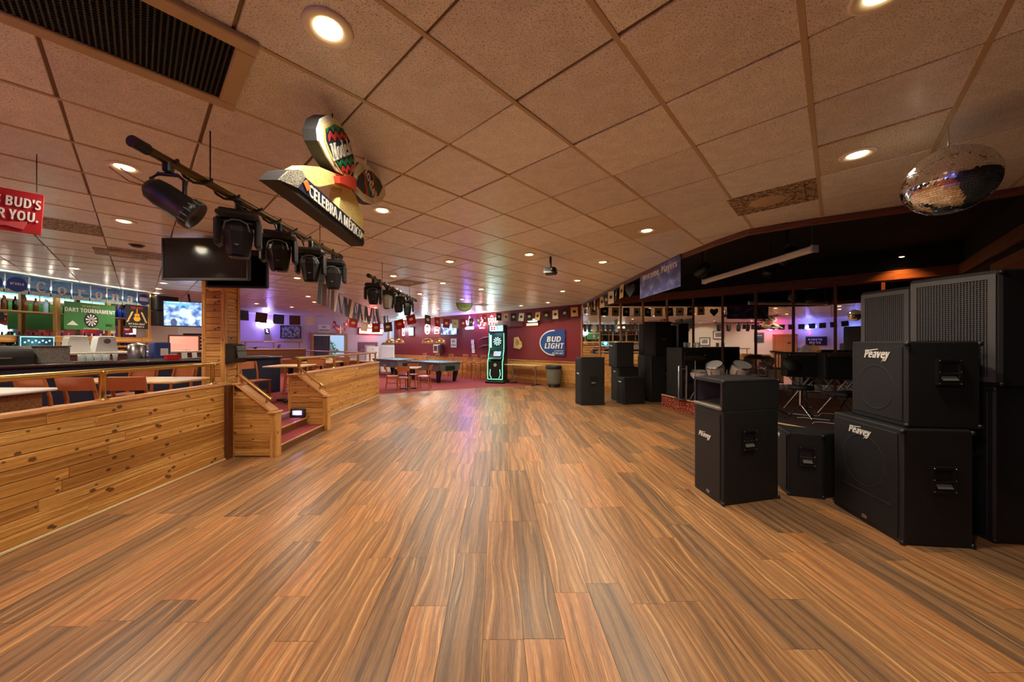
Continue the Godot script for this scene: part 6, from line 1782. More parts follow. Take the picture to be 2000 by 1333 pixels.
func garlands():
	var tan := [M.tan_flag, M.black_flag, M.cream_flag, M.black_flag]
	garland("tan and black pennant garland along the stage ceiling edge", sag(D(2.8, 7.6, 2.9), D(2.9, 12.0, 2.88), 0.06), tan, 0.26, 0.3, 3, 0, [M.black_flag, M.tan_flag])
	garland("tan and black pennant garland along the burgundy wall above the dart machine", sag(D(2.88, 12.05, 2.86), W(A_WALL - 0.35, 10.4, 2.88), 0.1), tan, 0.26, 0.32, 4, 0, [M.black_flag, M.tan_flag])
	var red := [M.red_flag, M.red_flag, M.brown_flag, M.red_flag, M.cream_flag]
	garland("red pennant garland over the pool tables ending at the dart machine", sag(W(A_WALL - 0.4, 10.6, 2.88), D(-2.6, 12.0, 2.62), 0.25), red, 0.3, 0.34, 5, 0, [M.tan_flag, M.white_print])
	garland("red and white pennant garland between the lighting pipes and the doorway", sag(D(-2.7, 11.8, 2.65), D(-5.2, 12.3, 2.5), 0.3) , red, 0.3, 0.32, 6, 0, [M.white_print, M.tan_flag])
	garland("red pennant garland hanging low before the doorway", sag(D(-4.6, 10.9, 2.5), D(-6.9, 14.6, 2.66), 0.35), red, 0.3, 0.3, 7, 0, [M.white_print])
	var slate := [M.slate_flag, M.brown_flag, M.slate_flag, M.brown_flag, M.cream_flag]
	garland("slate and brown pennant garland behind the lighting pipe", sag(D(-3.2, 6.2, 2.72), D(-4.1, 12.4, 2.8), 0.15), slate, 0.16, 0.42, 8)
	garland("slate pennant garland along the upper tier before the lilac wall", sag(W(2.5, 16.6, 2.92), W(6.0, 16.9, 2.85), 0.1), slate, 0.42, 0.4, 9)
	garland("small brown pennant garland beyond the lighting pipe", sag(D(-5.4, 12.6, 2.75), D(-4.9, 15.8, 2.85), 0.1), slate, 0.18, 0.34, 10)
	garland("black square pennant garland before the rear wall", sag(W(-3.6, -0.6, 2.75), W(-3.6, 4.2, 2.75), 0.12), [M.black_flag, M.navy], 0.28, 0.28, 11)

# ---------- the games area ----------
func make_pool_table(at: Vector3, label: String) -> Node3D:
	var t := thing("pool_table", label, "pool table", at, YAW, "pool tables on the red carpet")   # local x across (a), local z along (b)
	var w := 1.14
	var l := 2.4
	var wood := mat("pool_grey", c8(104, 100, 100), 0.35)
	obj("slate_bed", cb(Vector3(w - 0.14, 0.04, l - 0.14), 0.004), mat("blue_felt", c8(84, 146, 190), 0.8), t, Vector3(0, 0.77, 0))
	for s in [-1, 1]:
		obj("rail", cb(Vector3(0.13, 0.07, l), 0.014), wood, t, Vector3(s * (w / 2 - 0.065), 0.79, 0))
		obj("rail", cb(Vector3(w - 0.26, 0.07, 0.13), 0.014), wood, t, Vector3(0, 0.79, s * (l / 2 - 0.065)))
		obj("cushion", cb(Vector3(0.04, 0.035, l - 0.4), 0.01), M.blue_felt, t, Vector3(s * (w / 2 - 0.15), 0.8, 0))
		var ap := st0()
		prism(ap, PackedVector2Array([Vector2(-l / 2 + 0.03, 0.76), Vector2(l / 2 - 0.03, 0.76), Vector2(l / 2 - 0.16, 0.45), Vector2(-l / 2 + 0.16, 0.45)]), -0.015, 0.015, Vector3(s * (w / 2 - 0.06), 0, 0), Basis(Vector3(0, 0, 1), Vector3(0, 1, 0), Vector3(-1, 0, 0)))
		obj("side_panel", done(ap), wood, t)
		ap = st0()
		prism(ap, PackedVector2Array([Vector2(-w / 2 + 0.03, 0.76), Vector2(w / 2 - 0.03, 0.76), Vector2(w / 2 - 0.12, 0.45), Vector2(-w / 2 + 0.12, 0.45)]), -0.015, 0.015, Vector3(0, 0, s * (l / 2 - 0.07)))
		obj("end_panel", done(ap), wood, t)
		for s2 in [-1, 1]:
			obj("leg", tube_mesh([Vector3(s * 0.4, 0.0, s2 * 0.9), Vector3(s * 0.43, 0.48, s2 * 0.98)], [0.09, 0.15], 4), M.black_plastic, t)
			obj("corner_cap", cb(Vector3(0.13, 0.075, 0.13), 0.03), M.steel, t, Vector3(s * (w / 2 - 0.06), 0.79, s2 * (l / 2 - 0.06)))
			obj("pocket", lathe_mesh([[0.05, 0.0], [0.06, 0.006], [0.05, 0.008]], 14), M.black_plastic, t, Vector3(s * (w / 2 - 0.11), 0.825, s2 * (l / 2 - 0.11)))
	obj("coin_box", cb(Vector3(0.03, 0.26, 0.22), 0.008), M.steel, t, Vector3(-w / 2 + 0.03, 0.6, 0.3))
	obj("ball_return", cb(Vector3(0.4, 0.12, 0.04), 0.015), M.black_plastic, t, Vector3(0, 0.58, l / 2 - 0.06))
	obj("ball_return_lip", bezel_mesh(0.46, 0.18, 0.03, 0.03), M.black_plastic, t, Vector3(0, 0.58, l / 2 - 0.045))
	return t
func pool_lamp(c: Vector2, y: float, label: String):
	var t := thing("pool_table_lamp", label, "pendant lamp", W(c.x, c.y, y), YAW)
	for s in [-1, 1]:
		var sh := obj("shade", lathe_mesh([[0.25, 0.0], [0.255, 0.012], [0.22, 0.1], [0.13, 0.17], [0.05, 0.19], [0.0, 0.2]], 24), M.brass_shade, t, Vector3(0, 0, s * 0.42))
		obj("glass_ring", lathe_mesh([[0.255, 0.0], [0.275, -0.012], [0.27, 0.005]], 24), M.white_plastic, sh)
		obj("bulb", lathe_mesh([[0.0, 0.02], [0.035, 0.04], [0.04, 0.075], [0.02, 0.12], [0.0, 0.13]], 12), glow("bulb_warm", Color(1.0, 0.82, 0.55), 6.0), sh)
		obj("rod", tube_mesh([Vector3(0, 0.2, s * 0.42), Vector3(0, CEIL - y, s * 0.42)], 0.008, 6), M.brass, t)
		lamp(sh, Vector3(0, 0.06, 0), Color(1.0, 0.92, 0.78), 0.8, 0.05)
	obj("bar", tube_mesh([Vector3(0, 0.22, -0.42), Vector3(0, 0.22, 0.42)], 0.014, 8), M.brass, t)
var stool0: Node3D
func stool(a: float, b: float, label: String):
	if stool0 == null:
		stool0 = thing("bar_stool", label, "stool", W(a, b, 0), FACE_A + PI, "bar stools along the wainscot")
		obj("seat", lathe_mesh([[0.0, 0.7], [0.17, 0.7], [0.185, 0.72], [0.17, 0.745], [0.0, 0.75]], 16), M.chair_wood, stool0)
		for k in 4:
			var v := Vector3(0.14 if k & 1 else -0.14, 0, 0.14 if k & 2 else -0.14)
			obj("leg", tube_mesh([v * 1.4, v * 0.9 + Vector3(0, 0.7, 0)], [0.016, 0.02], 6), M.chair_wood, stool0)
		obj("foot_ring", tube_mesh([Vector3(-0.18, 0.25, -0.18), Vector3(0.18, 0.25, -0.18), Vector3(0.18, 0.25, 0.18), Vector3(-0.18, 0.25, 0.18), Vector3(-0.18, 0.25, -0.18)], 0.011, 6), M.chair_wood, stool0)
		for s in [-1, 1]: obj("back_post", tube_mesh([Vector3(s * 0.15, 0.72, 0.15), Vector3(s * 0.16, 1.05, 0.2)], 0.013, 6), M.chair_wood, stool0)
		obj("backrest", cb(Vector3(0.36, 0.11, 0.02), 0.008), M.chair_wood, stool0, Vector3(0, 1.02, 0.2), Vector3(-0.1, 0, 0))
	else: copy_of(stool0, "bar_stool", W(a, b, 0), FACE_A + PI, label)

func games():
	make_pool_table(W(9.0, 12.1, 0), "grey pool table with blue cloth, its end towards the dart machine").set_meta("group", "pool tables on the red carpet")
	var pa := Vector2(-2.7, 14.85)
	var ca := to_ab(pa.x, pa.y)
	var first: Node3D = get_node("pool_table")
	first.position = W(ca.x, ca.y, 0)
	var pb := to_ab(-5.05, 17.2)
	copy_of(first, "pool_table", W(pb.x, pb.y, 0), YAW, "grey pool table with blue cloth, nearer to the lilac wall corner")
	pool_lamp(ca, 1.6, "two-shade brass lamp over the pool table by the dart machine")
	pool_lamp(pb, 1.6, "two-shade brass lamp over the pool table by the lilac wall corner")
	for k in 6: stool(A_WALL - 0.55, [10.95, 11.55, 12.15, 13.2, 14.3, 15.4][k], ["wooden bar stool at the wainscot next to the dart machine", "second wooden bar stool from the dart machine along the wainscot", "third wooden bar stool from the dart machine along the wainscot", "fourth wooden bar stool from the dart machine along the wainscot", "fifth wooden bar stool from the dart machine along the wainscot", "last wooden bar stool from the dart machine along the wainscot"][k])
	dart_machine()
	# wall ledge table and waste bin
	var lt := thing("ledge_table", "long pale table on metal legs against the burgundy wall", "table", W(A_WALL - 0.42, 8.6, 0), FACE_A)
	obj("tabletop", cb(Vector3(1.55, 0.035, 0.6), 0.01), M.maple, lt, Vector3(0, 0.74, 0.0))
	for x in [-0.6, 0.55]:
		obj("leg", tube_mesh([Vector3(x, 0.03, 0), Vector3(x, 0.72, 0)], 0.03, 8), M.steel, lt)
		obj("foot", cb(Vector3(0.08, 0.03, 0.5), 0.01), M.black_metal, lt, Vector3(x, 0.015, 0))
	var bn := thing("waste_bin", "grey round waste bin on castors beside the ledge table", "bin", D(2.06, 12.55, 0))
	obj("body", lathe_mesh([[0.0, 0.12], [0.22, 0.12], [0.235, 0.16], [0.27, 0.62], [0.27, 0.7], [0.285, 0.71], [0.285, 0.76], [0.27, 0.765], [0.255, 0.76], [0.22, 0.2], [0.0, 0.18]], 28), mat("bin_grey", c8(120, 122, 108), 0.55), bn)
	obj("liner", lathe_mesh([[0.289, 0.66], [0.293, 0.71], [0.289, 0.772], [0.26, 0.78], [0.25, 0.7]], 28), M.black_plastic, bn)
	obj("dolly", lathe_mesh([[0.0, 0.07], [0.23, 0.07], [0.24, 0.1], [0.23, 0.13], [0.0, 0.13]], 24), M.black_plastic, bn)
	for k in 5:
		obj("castor", cb(Vector3(0.03, 0.07, 0.06), 0.012), M.black_metal, bn, Vector3(cos(k * TAU / 5) * 0.19, 0.036, sin(k * TAU / 5) * 0.19))
	for s in [-1, 1]: obj("handle", cb(Vector3(0.05, 0.04, 0.14), 0.012), M.bin_grey, bn, Vector3(s * 0.29, 0.6, 0))
	# arcade bits near the corner
	var jb := thing("white_machine", "tall white vending machine with a tapered top in the far corner", "machine", D(-6.05, 19.3, 0), 0.3)
	obj("body", cb(Vector3(0.72, 1.5, 0.6), 0.03), M.white_paint, jb, Vector3(0, 0.75, 0))
	obj("hood", prism_mesh([Vector2(-0.36, 0), Vector2(0.36, 0), Vector2(0.26, 0.14), Vector2(-0.26, 0.14)], -0.28, 0.28), M.steel, jb, Vector3(0, 1.5, 0))
	obj("front_panel", cb(Vector3(0.6, 0.9, 0.02), 0.01), mat("pale_panel", c8(206, 200, 216), 0.3), jb, Vector3(0, 0.95, 0.305))
	var fc := thing("white_drawer_cabinet", "white drawer cabinet beside the tall white machine", "cabinet", D(-6.75, 18.75, 0), 0.5)
	obj("body", cb(Vector3(0.62, 1.42, 0.55), 0.01), M.white_paint, fc, Vector3(0, 0.71, 0))
	for k in 4:
		var dw := obj("drawer", cb(Vector3(0.56, 0.3, 0.02), 0.006), M.white_paint, fc, Vector3(0, 0.2 + k * 0.34, 0.28))
		obj("pull", cb(Vector3(0.14, 0.02, 0.02), 0.005), M.chrome, dw, Vector3(0, 0.05, 0.018))
	var jk := thing("wall_jukebox", "small white wall jukebox with a dark window on the burgundy wall", "jukebox", W(A_WALL - 0.13, 14.55, 1.3), FACE_A)
	obj("body", cb(Vector3(0.62, 0.46, 0.2), 0.02), mat("juke_brown", c8(96, 48, 44), 0.4), jk)
	obj("face", cb(Vector3(0.4, 0.4, 0.02), 0.006), M.white_paint, jk, Vector3(-0.08, 0, 0.1))
	obj("window", cb(Vector3(0.26, 0.26, 0.01), 0.003), M.juke_brown, jk, Vector3(-0.08, 0.02, 0.112))
	signs()

func dart_machine():
	var t := thing("dart_machine", "tall dart machine edged with glowing green tubes on the red carpet", "dart machine", D(0.07, 14.1, 0), FACE_A + 0.42)
	var gr := mat("dart_body", c8(14, 22, 22), 0.35)
	var st := st0()
	prism(st, PackedVector2Array([Vector2(-0.2, 0.1), Vector2(0.38, 0.1), Vector2(0.38, 0.85), Vector2(0.3, 0.95), Vector2(0.3, 1.1), Vector2(0.2, 1.3), Vector2(0.2, 2.0), Vector2(0.26, 2.05), Vector2(0.26, 2.32), Vector2(-0.2, 2.32)]), -0.32, 0.32, Vector3.ZERO, Basis(Vector3(0, 0, 1), Vector3(0, 1, 0), Vector3(-1, 0, 0)))
	obj("cabinet", done(st), gr, t)
	obj("plinth", cb(Vector3(0.8, 0.1, 0.8), 0.03), M.black_plastic, t, Vector3(0, 0.05, 0.1))
	var gg := glow("green_glow", Color(0.25, 1.0, 0.68), 2.6)
	for s in [-1, 1]:
		obj("light_tube", tube_mesh([Vector3(s * 0.31, 0.16, 0.39), Vector3(s * 0.31, 0.86, 0.39), Vector3(s * 0.31, 0.97, 0.31), Vector3(s * 0.31, 1.1, 0.31), Vector3(s * 0.31, 1.3, 0.215), Vector3(s * 0.31, 1.98, 0.215)], 0.011, 8), gg, t)
		obj("door_tube", tube_mesh([Vector3(s * 0.16, 0.2, 0.39), Vector3(s * 0.22, 0.34, 0.39), Vector3(s * 0.2, 0.55, 0.39)], 0.01, 6), gg, t)
		lamp(t, Vector3(s * 0.3, 1.2, 0.55), Color(0.35, 1.0, 0.75), 0.12, 0.2)
	obj("light_tube", tube_mesh([Vector3(-0.31, 0.16, 0.39), Vector3(0.31, 0.16, 0.39)], 0.011, 8), gg, t)
	obj("coin_dial", lathe_mesh([[0.05, 0.0], [0.06, 0.008], [0.05, 0.014], [0.028, 0.012], [0.028, 0.0]], 20), M.white_plastic, t, Vector3(0, 0.72, 0.38), Vector3(PI / 2, 0, 0))
	obj("control_deck", cb(Vector3(0.5, 0.02, 0.16), 0.006), M.steel, t, Vector3(0, 1.0, 0.36), Vector3(0.5, 0, 0))
	obj("lower_screen", sheet(0.3, 0.2), pic_mat("dart_screen", score_screen(), 1.4), t, Vector3(0.06, 1.17, 0.305), Vector3(-0.45, 0, 0))
	var bd := glow("board_glow", Color(0.62, 0.95, 0.9), 0.7)
	obj("board_panel", cb(Vector3(0.5, 0.62, 0.01), 0.003), mat("board_navy", c8(30, 52, 66), 0.4), t, Vector3(0, 1.66, 0.206))
	obj("side_lamp", cb(Vector3(0.05, 0.5, 0.02), 0.006), glow("strip_cyan", Color(0.6, 1.0, 0.95), 3.0), t, Vector3(-0.24, 1.66, 0.22))
	var face := obj("dartboard", lathe_mesh([[0.2, 0.0], [0.2, 0.02], [0.0, 0.022]], 30), M.black_plastic, t, Vector3(0.04, 1.66, 0.21), Vector3(PI / 2, 0, 0))
	for k in 20:
		if k % 2: continue
		var pl: Array = []
		for e in [[0.03, 0.0], [0.17, 0.0], [0.17, 1.0], [0.03, 1.0]]:
			var a: float = TAU * (k + e[1]) / 20
			pl.append(Vector2(cos(a), sin(a)) * e[0])
		obj("wedge", prism_mesh(pl, 0.0, 0.004), bd, face, Vector3(0, 0.021, 0), Vector3(-PI / 2, 0, 0))
	obj("top_screen", sheet(0.58, 0.24), pic_mat("dart_top", score_screen(), 1.6), t, Vector3(0, 2.18, 0.265))
	lamp(t, Vector3(0, 2.1, 0.5), Color(0.7, 0.95, 1.0), 0.25, 0.25)
func score_screen() -> Image:
	var img := blot_image(96, 48, 14, [c8(110, 160, 200), c8(190, 220, 235), c8(235, 245, 250)], 3.0)
	img.fill_rect(Rect2i(6, 8, 44, 34), c8(236, 236, 240))
	for k in 4: img.fill_rect(Rect2i(12 + (k % 2) * 18, 12 + (k / 2) * 15, 12, 11), c8(206, 40, 60))
	return img

# bent glass tube lettering: a glowing sign on a wall
func neon_sign(called: String, label: String, at: Vector3, turn: float, lines: Array, e := 0.1, lc := Color(1, 1, 1)) -> Node3D:
	# lines: [colour key, colour, strength, points...]
	var t := thing(called, label, "neon sign", at, turn)
	for l in lines:
		if not M.has(l[0]): glow(l[0], l[1], l[2])
		var pts: Array = []
		for q in l[3]: pts.append(Vector3(q[0], q[1], 0.04))
		obj("neon_tube", tube_mesh(pts, l[4] if l.size() > 4 else 0.012, 6), M[l[0]], t)
	obj("backing_frame", bezel_mesh(0.5, 0.3, 0.012, 0.012), M.black_metal, t, Vector3(0, 0, 0.008))
	lamp(t, Vector3(0, 0, 0.2), lc, e * 1.8, 0.12)
	return t
func loop(cx: float, cy: float, rx: float, ry: float, a0 := 0.0, a1 := TAU, n := 14) -> Array:
	var r: Array = []
	for i in n + 1: r.append([cx + rx * cos(a0 + (a1 - a0) * i / n), cy + ry * sin(a0 + (a1 - a0) * i / n)])
	return r
func squiggle(x0: float, x1: float, y: float, h: float, n: int) -> Array:
	var r: Array = []
	for i in n * 6 + 1:
		var s := float(i) / (n * 6)
		r.append([lerpf(x0, x1, s) + 0.25 * h * cos(s * n * TAU), y + h * 0.5 * sin(s * n * TAU)])
	return r
func signs():
	var wht := Color(0.95, 0.95, 1.0)
	var red := Color(1.0, 0.25, 0.25)
	var blu := Color(0.35, 0.4, 1.0)
	var yel := Color(1.0, 0.85, 0.3)
	var A := A_WALL - 0.03
	# oval beer sign on the burgundy wall (big blue oval)
	var bl := thing("oval_beer_sign", "big blue and white oval beer sign on the burgundy wall", "sign", W(A, 7.5, 1.6), FACE_A)
	var ov := mat("sign_blue", c8(40, 74, 140), 0.35)
	var cutw := 0.53
	var o1: Array = []
	for q in oval(1.3, 0.94, 48):
		if q.x < 0.36: o1.append(q)
	o1.sort_custom(func(p, q): return Vector2(p.x - 0.1, p.y).angle() < Vector2(q.x - 0.1, q.y).angle())
	var clipped := Geometry2D.intersect_polygons(PackedVector2Array(oval(1.3, 0.96, 48)), PackedVector2Array([Vector2(-1, -1), Vector2(0.5, -1), Vector2(0.5, 1), Vector2(-1, 1)]))
	obj("white_edge", prism_mesh(Array(clipped[0]), 0, 0.02), M.white_plastic, bl, Vector3(0, 0, 0))
	var c2 := Geometry2D.intersect_polygons(PackedVector2Array(oval(1.2, 0.87, 48)), PackedVector2Array([Vector2(-1, -1), Vector2(0.5, -1), Vector2(0.5, 1), Vector2(-1, 1)]))
	obj("blue_field", prism_mesh(Array(c2[0]), 0.018, 0.028), ov, bl)
	var c3 := Geometry2D.clip_polygons(PackedVector2Array(oval(1.06, 0.76, 40)), PackedVector2Array(oval(1.02, 0.72, 40)))
	obj("corner_field", cb(Vector3(0.46, 0.96, 0.02), 0.004), ov, bl, Vector3(0.27, 0, 0.012))
	lettering("BUD", 0.2, M.white_print, bl, Vector3(0.02, 0.13, 0.032), Vector3.ZERO, 0.012, "Droid Sans", 1.15, 0.2)
	lettering("LIGHT", 0.2, M.white_print, bl, Vector3(0.02, -0.12, 0.032), Vector3.ZERO, 0.012, "Droid Sans", 1.05, 0.2)
	strokes(bl, Vector3(0.25, -0.3, 0.03), 0.42, 0.04, 8, M.white_print)
	strokes(bl, Vector3(0.2, -0.39, 0.03), 0.52, 0.07, 8, M.white_print)
	# the rest of the burgundy wall
	var br := thing("brown_plaque", "long red-brown beer plaque under the garland beside the dart machine", "sign", W(A, 9.6, 2.42), FACE_A)
	obj("board", prism_mesh([Vector2(-0.62, -0.16), Vector2(0.62, -0.16), Vector2(0.62, 0.02), Vector2(0.3, 0.16), Vector2(-0.3, 0.14), Vector2(-0.62, 0.06)], 0, 0.03), mat("plaque_brown", c8(112, 44, 40), 0.5), br)
	strokes(br, Vector3(0, -0.08, 0.031), 0.9, 0.09, 9, mat("plaque_tan", c8(160, 90, 76), 0.5))
	var ml := thing("lit_bar_sign", "small lit sign with white script over an orange bar on the burgundy wall", "neon sign", W(A, 8.5, 2.42), FACE_A)
	obj("backing", cb(Vector3(0.6, 0.3, 0.03), 0.006), M.navy, ml, Vector3(0, 0, 0.01))
	obj("orange_bar", cb(Vector3(0.56, 0.09, 0.02), 0.004), glow("orange_bar", Color(1.0, 0.6, 0.15), 1.6), ml, Vector3(0, -0.1, 0.03))
	obj("script_tube", tube_mesh(neon3(squiggle(-0.22, 0.22, 0.06, 0.12, 5)), 0.014, 6), glow("white_neon", wht, 4.0), ml)
	lamp(ml, Vector3(0, 0, 0.2), Color(1.0, 0.85, 0.7), 0.04, 0.1)
	neon_sign("neon_beer_sign", "white and blue neon sign with a glowing panel beside the lit television", W(A, 12.2, 2.5), FACE_A, [["white_neon", wht, 4.0, squiggle(-0.25, 0.25, 0.06, 0.2, 3), 0.02], ["white_neon", wht, 4.0, [[-0.04, 0.2], [0.0, 0.34], [0.05, 0.2]], 0.018], ["red_neon", red, 3.0, [[-0.2, -0.06], [0.22, -0.02]], 0.014], ["panel_white", Color(0.75, 0.75, 1.0), 3.0, [[-0.24, -0.2], [0.24, -0.2]], 0.08]], 0.75, Color(0.5, 0.42, 1.0))
	neon_sign("neon_letter_sign", "neon sign of two curled white letters over red small letters", W(A, 11.4, 2.5), FACE_A, [["white_neon", wht, 4.0, loop(-0.13, 0.0, 0.1, 0.14, PI * 0.9, PI * 2.1), 0.016], ["white_neon", wht, 4.0, loop(0.14, 0.0, 0.1, 0.14, -PI * 0.5, PI * 0.9), 0.016], ["red_neon", red, 3.0, squiggle(-0.14, 0.2, -0.22, 0.08, 4), 0.012], ["red_neon", red, 3.0, [[0.0, 0.15], [0.02, 0.26]], 0.014]], 0.25, Color(1.0, 0.8, 0.8))
	neon_sign("neon_script_sign", "white and yellow neon script sign above the dart machine", W(A, 10.68, 2.54), FACE_A, [["white_neon", wht, 4.0, squiggle(-0.28, 0.28, 0.06, 0.2, 4), 0.016], ["yellow_neon", yel, 3.0, squiggle(-0.26, 0.1, -0.12, 0.12, 2), 0.014], ["white_neon", wht, 4.0, [[-0.12, 0.2], [-0.06, 0.26], [0.0, 0.2]], 0.014]], 0.3, Color(0.9, 1.0, 0.9))
	var tvw := tv_set("tv_lit", "lit television on the burgundy wall between the garland flags", W(A - 0.25, 13.45, 2.27), FACE_A + 0.25, 0.98, 0.58, pic_mat("screen_wall", game_screen(8), 1.8), W(A, 13.45, 2.27))
	lamp(tvw, Vector3(0, 0, 0.25), Color(0.8, 0.95, 1.0), 0.35, 0.25)
	var ns := thing("no_smoking_notice", "white notice board under the lit television on the burgundy wall", "sign", W(A, 13.42, 1.6), FACE_A)
	obj("board", cb(Vector3(0.44, 0.44, 0.012), 0.003), M.white_paint, ns)
	lettering("NO", 0.1, M.black_flag, ns, Vector3(0, 0.08, 0.008), Vector3.ZERO, 0.003)
	strokes(ns, Vector3(0, -0.1, 0.007), 0.36, 0.09, 7, M.black_flag)
	var cu := thing("cue_notice", "narrow stack of white paper notices on the burgundy wall", "notice", W(A, 12.0, 1.45), FACE_A)
	for k in 3: obj("sheet", cb(Vector3(0.2, 0.2, 0.006), 0.002), M.white_print, cu, Vector3(0.03 * (k - 1), 0.2 - 0.21 * k, 0.002 * k))
	var map := thing("wooden_map_plaque", "tan map-shaped wooden plaque on the burgundy wall behind the dart machine", "plaque", W(A, 9.25, 1.58), FACE_A)
	obj("board", prism_mesh([Vector2(-0.2, 0.24), Vector2(0.02, 0.26), Vector2(0.12, 0.1), Vector2(0.2, 0.06), Vector2(0.22, -0.14), Vector2(0.1, -0.24), Vector2(-0.1, -0.2), Vector2(-0.22, -0.18)], 0, 0.03), M.maple, map)
	obj("map_relief", prism_mesh([Vector2(-0.12, 0.14), Vector2(0.04, 0.14), Vector2(0.1, -0.04), Vector2(-0.06, -0.1)], 0.03, 0.036), M.oak, map)
	for k in 2:
		var cs := thing("cue_sculpture", "dark metal fish-shaped wall ornament on the burgundy wall, %s of two" % ["upper", "lower"][k], "ornament", W(A, [11.15, 11.2][k], [1.78, 1.42][k]), FACE_A)
		obj("body", tube_mesh([Vector3(-0.4, -0.04, 0.03), Vector3(0, 0.04, 0.05), Vector3(0.42, 0.08, 0.03)], [0.02, 0.06, 0.015], 8), mat("ornament_brown", c8(110, 60, 56), 0.5), cs)
		obj("tail", prism_mesh([Vector2(0.38, 0.08), Vector2(0.52, 0.16), Vector2(0.5, 0.02)], 0.02, 0.035), M.ornament_brown, cs)
	# cups, neon and pictures over the corner
	var bt := neon_sign("neon_bottle_sign", "tall white and green neon bottle on the corner of the burgundy wall", W(A, 18.0, 2.4), FACE_A, [["white_neon", wht, 4.0, [[-0.1, -0.35], [-0.1, 0.1], [-0.03, 0.25], [-0.03, 0.45], [0.03, 0.45], [0.03, 0.25], [0.1, 0.1], [0.1, -0.35], [-0.1, -0.35]], 0.02], ["green_neon", Color(0.3, 1.0, 0.6), 3.0, [[-0.05, -0.1], [0.05, -0.1]], 0.03]], 0.6, Color(0.6, 0.95, 1.0))
	neon_sign("neon_shield_sign", "white neon sign with a green middle above the pool tables", W(A, 15.6, 2.35), FACE_A, [["white_neon", wht, 4.0, loop(0, 0, 0.2, 0.26), 0.03], ["green_neon", Color(0.3, 1.0, 0.6), 3.0, loop(0, -0.02, 0.08, 0.08), 0.025]], 0.4, Color(0.85, 0.95, 1.0))
	neon_sign("neon_square_sign", "small square neon sign with blue script and orange edge above the pool tables", W(A, 14.75, 2.3), FACE_A, [["blue_neon", blu, 3.0, squiggle(-0.12, 0.12, -0.02, 0.14, 2), 0.02], ["white_neon", wht, 4.0, [[-0.2, -0.2], [0.16, -0.2], [0.2, 0.14], [-0.16, 0.14], [-0.2, -0.2]], 0.012], ["orange_neon", Color(1.0, 0.6, 0.2), 3.0, [[-0.1, 0.22], [0.1, 0.26], [0.2, 0.2]], 0.014]], 0.2, Color(1.0, 0.9, 0.8))
	var lb := thing("lit_panel_sign", "square white light box beside the neon bottle in the corner", "sign", W(A, 17.2, 2.25), FACE_A)
	obj("frame", cb(Vector3(0.5, 0.5, 0.06), 0.01), M.black_plastic, lb, Vector3(0, 0, 0.0))
	obj("panel", cb(Vector3(0.44, 0.44, 0.02), 0.004), glow("box_white", Color(0.8, 0.95, 1.0), 2.2), lb, Vector3(0, 0, 0.03))
	lamp(lb, Vector3(0, 0, 0.2), Color(0.8, 0.92, 1.0), 0.3, 0.2)
	# lilac wall
	var B := B_WALL - 0.03
	var bu := thing("red_light_box", "long glowing red and orange beer light box on the lilac wall", "sign", W(9.3, B, 2.28), FACE_B)
	obj("box", cb(Vector3(1.5, 0.4, 0.1), 0.03), mat("sign_red", c8(170, 30, 24), 0.4), bu, Vector3(0, 0, 0.02))
	obj("panel", cb(Vector3(1.4, 0.3, 0.02), 0.008), glow("red_panel", Color(1.0, 0.3, 0.16), 1.6), bu, Vector3(0, 0, 0.07))
	lettering("Budweiser", 0.17, glow("cream_glow", Color(1.0, 0.9, 0.7), 2.5), bu, Vector3(0, 0, 0.085), Vector3.ZERO, 0.008, "Droid Serif", 1.15, 0.2)
	obj("green_lizard_tube", tube_mesh(neon3(squiggle(-0.2, 0.24, 0.3, 0.12, 2)), 0.02, 6), glow("green_neon2", Color(0.4, 1.0, 0.5), 2.0), bu)
	lamp(bu, Vector3(0, 0, 0.3), Color(1.0, 0.42, 0.4), 0.6, 0.2)
	var cn := neon_sign("neon_oval_sign", "white oval neon sign glowing blue on the lilac wall", W(4.12, B, 2.48), FACE_B, [["white_neon", wht, 4.0, loop(0, 0, 0.34, 0.17), 0.03], ["white_neon", wht, 4.0, squiggle(-0.22, 0.24, 0.0, 0.18, 3), 0.03], ["red_neon", red, 3.0, [[-0.1, 0.15], [0.12, 0.17]], 0.02]], 0.75, Color(0.55, 0.46, 1.0))
	cn.rotation.z = 0.12
	obj("bottle_tag", cb(Vector3(0.2, 0.28, 0.04), 0.02), M.black_flag, cn, Vector3(0.04, -0.34, 0.02))
	obj("number_tube", tube_mesh(neon3([[0.0, -0.24], [0.06, -0.28], [0.0, -0.34], [0.07, -0.4]]), 0.016, 6), M.white_neon, cn)
	var pc := thing("framed_team_picture", "black framed grey group picture on the lilac wall", "picture", W(5.2, B, 2.14), FACE_B)
	obj("frame", bezel_mesh(0.92, 0.64, 0.035, 0.03), M.black_plastic, pc, Vector3(0, 0, 0.01))
	obj("print", sheet(0.86, 0.58), pic_mat("team_print", blot_image(96, 64, 21, [c8(40, 50, 66), c8(120, 124, 130), c8(190, 190, 190), c8(96, 90, 96)], 5.0)), pc, Vector3(0, 0, 0.008))
	var n2 := thing("door_notice", "white lettered notice above the doorway on the lilac wall", "sign", W(6.75, B, 2.36), FACE_B)
	obj("board", cb(Vector3(0.6, 0.4, 0.012), 0.003), M.white_paint, n2)
	lettering("NO", 0.1, M.black_flag, n2, Vector3(0, 0.08, 0.008), Vector3.ZERO, 0.003)
	lettering("SMOKING", 0.085, M.black_flag, n2, Vector3(0, -0.09, 0.008), Vector3.ZERO, 0.003)
	var bp := thing("pink_poster_board", "purple-pink poster board on the lilac wall under the red light box", "poster", W(9.15, B, 1.35), FACE_B)
	obj("board", cb(Vector3(1.15, 0.62, 0.02), 0.004), mat("poster_purple", c8(116, 70, 96), 0.6), bp)
